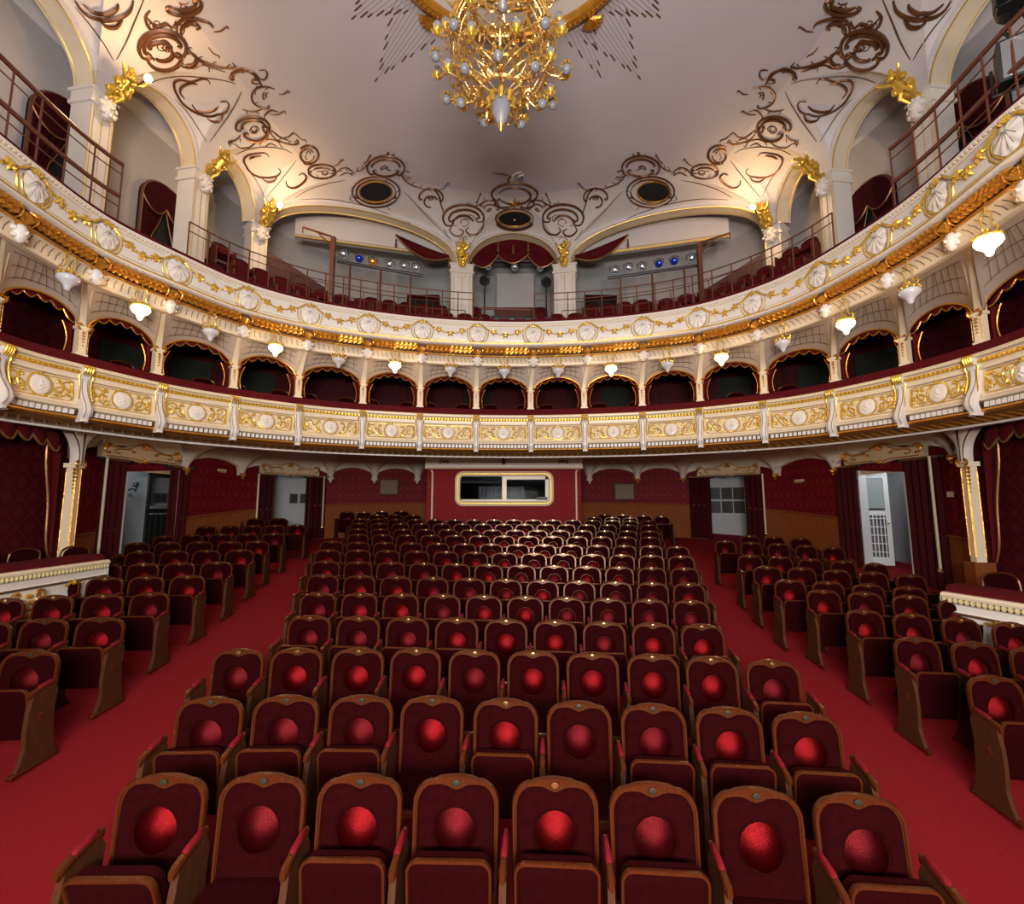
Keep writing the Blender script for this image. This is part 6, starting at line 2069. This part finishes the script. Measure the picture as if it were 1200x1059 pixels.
pelmet(990, 1083, 555, 20, 'golden carved pelmet over the nearest right doorway')
# white door casings
for k, ((a, b), d) in enumerate(zip(dspan, doors)):
    r = empty('door_%d' % (k + 3)); tag(r, '%s doorway opening to the grey corridor' % ('first left', 'second left', 'second right', 'first right')[k], kind='structure')
    for nm, s in (('jamb', a), ('jamb', b)):
        p = GW.at(s, -0.05, 0); t = GW.tan(s); nn = GW.nor(s)
        m = MB(); m.box((p.x, p.y, zf(p) + DH / 2), (0.07, 0.24, DH), Vector((t.x, t.y, 0)), Vector((nn.x, nn.y, 0))); m.obj(nm, 'whitewood' if k in (0, 3) else 'sidewood', r, smooth=False)
    pa, pb = GW.at(a, -0.05, 0), GW.at(b, -0.05, 0); c = (pa + pb) / 2; t = (pb - pa); 
    m = MB(); m.box((c.x, c.y, zf(c) + DH + 0.03), (t.length + 0.1, 0.24, 0.14), t.normalized()); m.obj('door_head', 'pelmet', r, smooth=False)
# open dark panelled door leaf in the near left doorway, white grille leaf in the near right one
def leaf(sa, sb, off_a, off_b, mat, lb, kind):
    a = GW.at(sa, off_a, 0); b = GW.at(sb, off_b, 0)
    t = (b - a); w_ = t.length; t.normalize(); N = Vector((t.y, -t.x, 0))
    zb = zf((a + b) / 2) + 0.02; H = DH - 0.08
    r = empty('door_leaf'); tag(r, lb, 'door')
    c = (a + b) / 2
    def bx(u, z, ww, hh, th, mat_, nm, off=0.0, par=None):
        m = MB(); m.box(Vector((c.x, c.y, 0)) + t * u + Zv * (zb + z) + N * off, (ww, th, hh), t, N); return m.obj(nm, mat_, par or r, smooth=False)
    for e in (-1, 1): bx(e * (w_ / 2 - 0.05), H / 2, 0.10, H, 0.05, mat, 'stile')
    for z, hh in ((0.1, 0.2), (H * 0.56, 0.12), (H - 0.07, 0.14)): bx(0, z, w_, hh, 0.048, mat, 'cross_rail')
    if kind == 'dark':
        bx(0, H * 0.78, w_ - 0.2, H * 0.34, 0.012, 'pane', 'pane'); bx(0, H * 0.31, w_ - 0.2, H * 0.42, 0.02, mat, 'panel')
        for k in range(4): bx(-w_ / 2 + 0.17 + (w_ - 0.34) * k / 3, H * 0.31, 0.015, H * 0.42, 0.03, 'black', 'bar', 0.02)
    else:
        bx(0, H * 0.78, w_ - 0.2, H * 0.34, 0.012, 'greypane', 'pane')
        for k in range(6): bx(-w_ / 2 + 0.14 + (w_ - 0.28) * k / 5, H * 0.32, 0.022, H * 0.48, 0.03, 'whitewood', 'bar', 0.015)
        for k in range(5): bx(0, H * (0.14 + 0.09 * k), w_ - 0.18, 0.02, 0.03, 'whitewood', 'bar', 0.02)
    m = MB(); m.ball(Vector((c.x, c.y, 0)) + t * (w_ / 2 - 0.06) + N * 0.05 + Zv * (zb + 1.05), 0.03, 8, 6); m.obj('handle', 'brass', r)
s0, s1_ = dspan[0]
leaf(GW.s_px(172, -0.6, 2.8), GW.s_px(206, -0.75, 2.8), -0.6, -0.9, 'doorwood', 'open dark panelled door leaf in the nearest left doorway', 'dark')
leaf(GW.s_px(1009, -0.35, 2.8), GW.s_px(1040, -0.75, 2.8), -0.25, -0.8, 'whitewood', 'open white door leaf with lattice grille in the nearest right doorway', 'grille')
# wall bracket lamp and framed pictures in the corridor
def picture(px, py, w_, h_, off, lb, mat='pane'):
    s = GW.s_px(px, off, 3.0); p = GW.at(s, off, 0); t = GW.tan(s); nn = GW.nor(s)
    X = Vector((t.x, t.y, 0)); N = Vector((nn.x, nn.y, 0)); z = at_y(px, py, p.y).z
    r = empty('framed_picture'); tag(r, lb, 'picture', 'framed pictures in the corridor')
    m = MB(); m.box(Vector((p.x, p.y, z)), (w_, 0.03, h_), X, N); m.obj('frame', 'black' if mat == 'pane' else 'whitewood', r, smooth=False)
    m = MB(); m.box(Vector((p.x, p.y, z)) + N * 0.018, (w_ * 0.78, 0.01, h_ * 0.8), X, N); m.obj('picture', 'photo', r, smooth=False)
picture(344, 584, 0.26, 0.34, -1.45, 'small dark framed picture in the far left doorway, left one')
picture(356, 584, 0.26, 0.34, -1.45, 'small dark framed picture in the far left doorway, right one')
for j, y in enumerate((578, 594)):
    for k, x in enumerate((838, 852, 866)):
        picture(x, y, 0.36, 0.42, -1.45, 'dark portrait in the far right doorway, %s row, %s one' % (('upper', 'lower')[j], ('left', 'middle', 'right')[k]))
s, p, X, N = ringframe(151, 3.2, -1.4)
c = Vector((p.x, p.y, at_y(151, 574, p.y).z))
r = empty('wall_bracket'); tag(r, 'black wall bracket on the grey corridor wall, nearest left doorway', 'bracket')
m = MB(); m.tube([c, c + N * 0.12 + Zv * 0.04, c + N * 0.2 - Zv * 0.03, c + N * 0.22 + Zv * 0.08], 0.02, 6); m.lathe([(0.02, 0.08), (0.07, 0.12), (0.05, 0.2)], 8, c + N * 0.2); m.obj('arm', 'black', r)
# slender white rods and small fittings on the wall
for px, lb in ((302, 'left of the far left doorway'), (379, 'right of the far left doorway'), (895, 'right of the far right doorway'), (122, 'left of the nearest left doorway'), (1093, 'right of the nearest right doorway')):
    s, p, X, N = ringframe(px, 3.0, 0.22)
    r = empty('curtain_pull'); tag(r, 'thin pale vertical rod %s' % lb, 'rod', 'pale rods beside the doorways')
    m = MB(); m.tube([Vector((p.x, p.y, 3.75)), Vector((p.x, p.y, zf(p) + 0.45))], 0.028, 6); m.obj('pole', 'pelmet', r)
    m = MB(); m.ball(Vector((p.x, p.y, zf(p) + 0.42)), 0.055, 8, 6); m.obj('knob', 'brass', r)
for px, py, lb in ((260, 551, 'left'), (936, 563, 'right')):
    s, p, X, N = ringframe(px, 3.7, 0.06)
    z = at_y(px, py, p.y).z
    r = empty('wall_fitting'); tag(r, 'small pale sign plate high on the %s-hand red wall between doorways' % lb, 'plate')
    m = MB(); m.box(Vector((p.x, p.y, z)), (0.3, 0.03, 0.07), X, N); m.obj('plate', 'pelmet', r, smooth=False)
    m = MB(); m.tube([Vector((p.x, p.y, z - 0.07)) + X * a + N * 0.03 for a in (-0.12, 0.12)], 0.02, 5); m.obj('bracket', 'brass', r)
s, p, X, N = ringframe(1111, 3.4, 0.06); z = at_y(1111, 579, p.y).z
m = MB(); m.box(Vector((p.x, p.y, z)), (0.14, 0.02, 0.11), X, N); tag(m.obj('number_sign', 'pelmet', smooth=False), 'tiny cream number sign on the dark red wall right of the nearest right doorway', 'sign')

# ================================================================== carved consoles and arched coving at the top of the stalls wall
CP = [97, 222, 287, 388, 439, 489, 691, 747, 800, 906, 973, 1110]
sC = [GW.s_px(x, 0.2, 4.0) for x in CP]
cn = 0
for px, s in zip(CP, sC):
    cn += 1
    t = GW.tan(s); nn = GW.nor(s)
    rows = []
    for k in range(11):
        q = k / 10
        z = 3.66 + 0.64 * q
        hw = 0.09 + 0.05 * q + 0.42 * q ** 3.2
        dp = 0.14 + 0.12 * q + 0.55 * q ** 2.4
        rows.append([GW.at(s - hw, 0.0, z), GW.at(s - hw * 0.9, dp * 0.75, z), GW.at(s - hw * 0.45, dp, z), GW.at(s, dp * 1.05, z), GW.at(s + hw * 0.45, dp, z), GW.at(s + hw * 0.9, dp * 0.75, z), GW.at(s + hw, 0.0, z)])
    m = MB(); m.grid(rows)
    r = m.obj('console', 'console'); tag(r, 'carved pale console under the stalls soffit, %s from the left' % ORD[cn - 1], 'console', 'carved consoles under the lower balcony', kind='structure')
    m = MB()
    for e in (-1, 1):
        m.tube([GW.at(s + e * x, 0.2 + 0.6 * max(0, z - 3.95), z) for x, z in cscroll(0.0, 3.98, 0.12, 0.12, -60, 200, curl=0.4, n=10)], 0.014, 4)
    m.ball(GW.at(s, 0.17, 3.66), 0.07, 7, 5); m.ball(GW.at(s - 0.07, 0.14, 3.70), 0.045, 6, 4); m.ball(GW.at(s + 0.07, 0.14, 3.70), 0.045, 6, 4); m.ball(GW.at(s, 0.15, 3.58), 0.04, 6, 4)
    m.obj('leaf_carving', 'gold_deep' if px > 700 or px < 320 else 'console', r)
# coving band between consoles, with arched lower edge
for a, b in zip(sC[:-1], sC[1:]):
    if b - a > 4.2: continue
    rows = []; n = 20
    for k in range(n + 1):
        q = k / n; s = a + (b - a) * q
        zl = 3.76 + 0.33 * math.sin(math.pi * q) ** 0.5 if 0 < q < 1 else 3.76
        rows.append([GW.at(s, 0.03, zl), GW.at(s, 0.12, zl + 0.01), GW.at(s, 0.20, zl + (4.30 - zl) * 0.5), GW.at(s, 0.36, 4.30)])
    m = MB(); m.grid(rows); o = m.obj('coving', 'console', gw)
    m = MB(); m.tube([r_[1] for r_ in rows], 0.014, 4); m.obj('coving_edge', 'pelmet', o)

# ================================================================== side boxes at stalls level
def sidebox(pts, lb, sgn):
    """pts: photo points of the top edge of the parapet, from the back end towards the camera"""
    P = [at_floor(x, y, h) for x, y, h in pts]
    zt_ = sum(p.z for p in P) / len(P)
    a = Vector((P[0].x, P[0].y, 0)); b = Vector((P[-1].x, P[-1].y, 0))
    d = (b - a).normalized(); b = a + d * ((b - a).length + 2.2)
    L = (b - a).length
    N = Vector((-sgn, 0, 0)); N = (N - d * N.dot(d)).normalized()       # towards the hall centre
    r = empty('box_parapet'); tag(r, lb, kind='structure')
    def strip(prof, mat, nm, par=r):
        m = MB(); m.grid([[a + d * (L * q / 8) + N * o + Zv * (zt_ + z) for o, z in prof] for q in range(9)]); return m.obj(nm, mat, par)
    # the profile slopes with the run measured in the photograph
    strip([(-0.35, -0.04), (-0.34, 0.09), (-0.25, 0.12), (-0.06, 0.11), (0.0, 0.07), (0.0, 0.0)], 'rail_velvet', 'velvet_armrest')
    strip([(-0.05, 0.02), (0.07, 0.02), (0.10, -0.01), (0.09, -0.04)], 'cream', 'cap_moulding')
    strip([(0.07, -0.105), (0.05, -0.12), (0.045, -0.20), (0.065, -0.215), (0.065, -0.24), (0.02, -0.25), (0.0, -1.15), (-0.35, -1.15)], 'white', 'front_panel')
    strip([(0.066, -0.21), (0.075, -0.225), (0.066, -0.24)], 'line', 'painted_line')
    m = MB(); k = int(L / 0.062)
    for j in range(k):
        c = a + d * (L * (j + 0.5) / k) + N * 0.075 + Zv * (zt_ - 0.07)
        m.ball(c, 0.029, 6, 4, 1, 1, 1.25)
    tag(m.obj('egg_moulding', 'cream_gold', r), kind='stuff')
    # end post and scrolled console
    m = MB(); m.box(a + Zv * (zt_ - 0.6) - N * 0.12, (0.08, 0.34, 1.15), d, N); m.obj('end_post', 'white', r, smooth=False)
    for q in (1.35, 2.75):
        c = a + d * q + N * 0.06 + Zv * (zt_ - 0.26)
        m = MB()
        m.grid([[c + d * (x * (1 - 0.35 * z)) - Zv * (0.62 * z) + N * (0.07 * math.sin(math.pi * (0.25 + z * 0.75)) - 0.02) for x in (-0.12, -0.07, 0, 0.07, 0.12)] for z in (0, 0.2, 0.4, 0.6, 0.8, 1.0)])
        cc = m.obj('console', 'cream', r)
        m = MB()
        for e in (-1, 1):
            m.tube([c + d * (e * x) + Zv * z + N * 0.04 for x, z in cscroll(0.17, -0.06, 0.055, 0.06, -90, 160, curl=0.5, n=10)], 0.018, 5)
            m.tube([c + d * (e * x) + Zv * z + N * 0.04 for x, z in ((0.13, -0.11), (0.10, -0.25), (0.09, -0.45), (0.12, -0.6))], 0.013, 5)
        for k2 in range(6):
            m.ball(c + N * 0.07 - Zv * (0.06 + 0.085 * k2) + d * (0.02 * (-1) ** k2), 0.035, 6, 4)
        m.obj('gilt_carving', 'gold_deep', cc)
    c = a + d * 0.62 + N * 0.07 + Zv * (zt_ - 0.27)
    m = MB()
    for e in (-1, 1): m.tube([c + d * (e * x) + Zv * z for x, z in ((0, 0.0), (0.06, 0.03), (0.11, -0.01), (0.16, 0.0))], 0.018, 5)
    m.ball(c + Zv * 0.02, 0.035, 7, 5); m.obj('gilt_leaf', 'gold', r)
    return a, d, N, zt_
a, d, N, zt_ = sidebox([(123, 651, 1.12), (0, 681, 1.12)], 'white and gold parapet of the left stage box beside the left block', -1)
LB = (a, d, N, zt_)
a, d, N, zt_ = sidebox([(1108, 691, 1.0), (1200, 713, 1.0)], 'white and gold parapet of the right stage box beside the right block', 1)
RB = (a, d, N, zt_)
# box pillars with curved brackets, dark drapery and chairs
for (a, d, N, zt_), sgn, side, px, py_, D_ in ((LB, -1, 'left', 83, 585, 8.8), (RB, 1, 'right', 1141, 600, 8.5)):
    P = at_y(px, py_, D_); P.z = 0
    zb_ = zf(P) + 0.9
    d = Vector((-sgn * 0.25, -1, 0)).normalized(); N = Vector((-sgn, 0, 0)); N = (N - d * N.dot(d)).normalized()
    r = empty('pillar'); tag(r, 'gilded cream pillar with curved bracket at the %s stage box' % side, 'pillar', kind='structure')
    m = MB()
    m.box(P + Zv * ((zb_ + 3.42) / 2), (0.15, 0.15, 3.42 - zb_), d, N); m.box(P + Zv * 3.45, (0.22, 0.22, 0.08), d, N)
    m.obj('shaft', 'cream', r, smooth=False)
    m = MB(); m.box(P + Zv * ((zb_ + zf(P)) / 2), (0.3, 0.3, zb_ - zf(P)), d, N); m.obj('plinth', 'dado', r, smooth=False)
    m = MB()
    for e in (-1, 1):
        m.tube([P + d * (e * 0.07) + N * 0.08 + Zv * z for z in (zb_ + 0.1, 3.38)], 0.008, 4)
        m.tube([P + d * 0.08 + N * (e * 0.07) + Zv * z for z in (zb_ + 0.1, 3.38)], 0.008, 4)
    for k in range(7): m.ball(P + (N + d) * 0.06 + Zv * (3.38 - 0.07 * k), 0.045 - 0.003 * k, 6, 4)
    for e in (-1, 1): m.tube([P + d * (e * x) + N * 0.1 + Zv * z for x, z in cscroll(0.08, 3.48, 0.06, 0.06, 180, -60, curl=0.5, n=8)], 0.02, 5)
    m.obj('gilt_carving', 'gold_deep', r)
    for e in (-1, 1):
        rows = []
        for k in range(9):
            q = k / 8
            c = P + d * (e * (0.06 + 0.62 * q ** 2.2)) + Zv * (3.48 + 0.72 * q ** 0.7)
            c2 = P + d * (e * 0.03) + Zv * (3.48 + 0.75 * q)
            rows.append([c - N * 0.05, c + N * 0.10, (c + c2) / 2 + N * 0.12, c2 + N * 0.12])
        m = MB(); m.grid(rows); cb_ = m.obj('curved_bracket', 'console', r)
        m = MB(); m.tube([q_[1] for q_ in rows], 0.014, 4); m.obj('painted_line', 'line', cb_)
    v = empty('valance'); tag(v, 'dark red scalloped valance with gold fringe over the %s stage box' % side, 'valance')
    for k in range(5):
        rows2, fr = [], []
        for j in range(7):
            x = j / 6; u = 0.30 + (k + x) * 0.34
            zt2 = 3.95 + 0.14 * math.sin(math.pi * min(1, (k + x) / 5))
            dip = 0.18 + 0.14 * math.sin(math.pi * x)
            c = P + d * u - N * 0.10
            rows2.append([c + Zv * (zt2 - dip * y / 3) + N * (0.04 * math.sin(math.pi * x)) for y in range(4)]); fr.append(rows2[-1][-1])
        m = MB(); m.grid(rows2); sw_ = m.obj('swag', 'rail_velvet', v)
        m = MB(); m.tube(fr, 0.02, 5); m.obj('fringe', 'gold_dark', sw_)
    rows2, fr = [], []
    for j in range(12):
        q = j / 11
        z = 3.85 - (3.85 - zb_) * q
        wd_ = 0.36 * (1 - q) ** 0.7 + 0.06 + 0.03 * math.sin(q * 9)
        rows2.append([P + d * (0.1 + wd_ * x) - N * (0.16 - 0.03 * math.sin(x * 9)) + Zv * z for x in (0, 0.2, 0.4, 0.6, 0.8, 1.0)]); fr.append(rows2[-1][-1])
    m = MB(); m.grid(rows2); sw_ = m.obj('side_drape', 'rail_velvet', v)
    m = MB(); m.tube(fr, 0.016, 5); m.obj('fringe', 'gold_dark', sw_)
    m = MB(); m.uv = []
    B0 = P - N * 0.2; B1 = Vector((sgn * 8.75, 5.2, 0))
    for p_, z in ((B0, 0), (B1, 0), (B1, 1), (B0, 1)): m.v.append(tuple(p_ + Zv * (4.28 if z else SL * p_.y))); m.uv.append(((p_ - B0).length, 4.28 if z else 0.6))
    m.f.append((0, 1, 2, 3))
    tag(m.obj('wall_shade', 'loge', smooth=False), 'added dark damask sheet standing in for shade behind the %s stage box' % side, kind='structure')  # added sheet: its dark damask stands in for the shade here
    m = MB(); m.box(Vector((sgn * 7.6, 4.6, zt_ - 0.78)), (2.4, 3.6, 0.1)); tag(m.obj('floor_box', 'carpet', smooth=False), 'raised floor of the %s stage box' % side, kind='structure')

# ------------------------------------------------------------------ loose box chairs (curved wooden frame, red back)
def chair_meshes():
    fr = [(0.19, 0.44), (0.205, 0.62), (0.21, 0.78), (0.19, 0.86), (0.12, 0.905), (0.0, 0.92), (-0.12, 0.905), (-0.19, 0.86), (-0.21, 0.78), (-0.205, 0.62), (-0.19, 0.44)]
    y_ = lambda z: 0.17 + (z - 0.44) * 0.2
    D = {}
    m = MB(); m.tube([Vector((x, y_(z), z)) for x, z in S(fr, 3)], 0.017, 6); D['back_frame'] = m.mesh('back_frame', M['wood'])
    m = MB(); m.prism([(x * 0.93, z * 0.985) for x, z in S(fr, 2)], -0.015, 0.015, Vector((0, 0.235, 0)), Vector((1, 0, 0)), Vector((0, 0.2, 1)), Vector((0, -1, 0)))
    for i, v in enumerate(m.v): pass
    m.v = [(x, y - 0.10, z + 0.0) for x, y, z in m.v]; D['backrest'] = m.mesh('backrest', M['velvet'])
    m = MB(); m.box((0, 0, 0.435), (0.42, 0.42, 0.07)); D['seat'] = m.mesh('seat', M['velvet'], smooth=False)
    m = MB(); m.tube([(0, 0, 0), (0, 0, 0.2), (0, 0, 0.41)], [0.013, 0.016, 0.021], 6); D['leg'] = m.mesh('leg', M['wood'])
    return D
CM = chair_meshes()
def chair(p, rz, lb, grp):
    r = empty('box_chair', p, rz); tag(r, lb, 'chair', grp)
    for k in ('back_frame', 'backrest', 'seat'): link(k, CM[k], r)
    for x in (-0.18, 0.18):
        for y in (-0.17, 0.17): link('leg', CM['leg'], r, (x, y, 0))
BC = [(152, 437), (183, 441), (243, 455), (280, 459), (331, 464), (363, 468), (407, 472), (435, 474), (478, 475), (503, 475), (543, 477), (575, 478), (613, 478), (640, 478), (702, 477), (745, 476), (818, 474), (860, 470), (893, 468), (920, 463)]
for k, (x, y) in enumerate(BC):
    s = T1.s_px(x, -0.62, 5.45); p = T1.at(s, -0.62, 0)
    z = at_y(x, y, p.y).z - 0.92
    p.z = 4.60
    nn = T1.nor(s)
    chair(p, math.atan2(nn.y, nn.x) + math.pi / 2 + 0.0, 'curved-back red chair in the lower balcony boxes, %s from the left' % ORD[k], 'chairs in the balcony boxes')
for k, (a_, sgn, side, xs) in enumerate(((LB, -1, 'left', ((78, 629), (18, 637), (-42, 644))), (RB, 1, 'right', ((1187, 669),)))):
    a, d, N, zt_ = a_
    for j, (x, y) in enumerate(xs):
        q = [0.7, 1.45, 2.2][j] if side == 'left' else 0.75
        zfb = zt_ - 0.73
        bestt, bu = 1e9, None
        for u in range(0, 60):
            for w_ in range(4, 20, 3):
                P_ = a + d * (u * 0.06 - 0.4) - N * (0.35 + w_ * 0.05) + Zv * (zfb + 0.93)
                e = math.hypot(proj(P_)[0] - x, (proj(P_)[1] - y) * 0.6)
                if e < bestt: bestt, bu = e, P_
        bu = Vector((bu.x, bu.y, zfb))
        chair(bu, 0.25 * -sgn, 'curved-back red chair in the %s stage box%s' % (side, '' if side == 'right' else ', %s one from the pillar' % ORD[j]), 'chairs in the stage boxes')
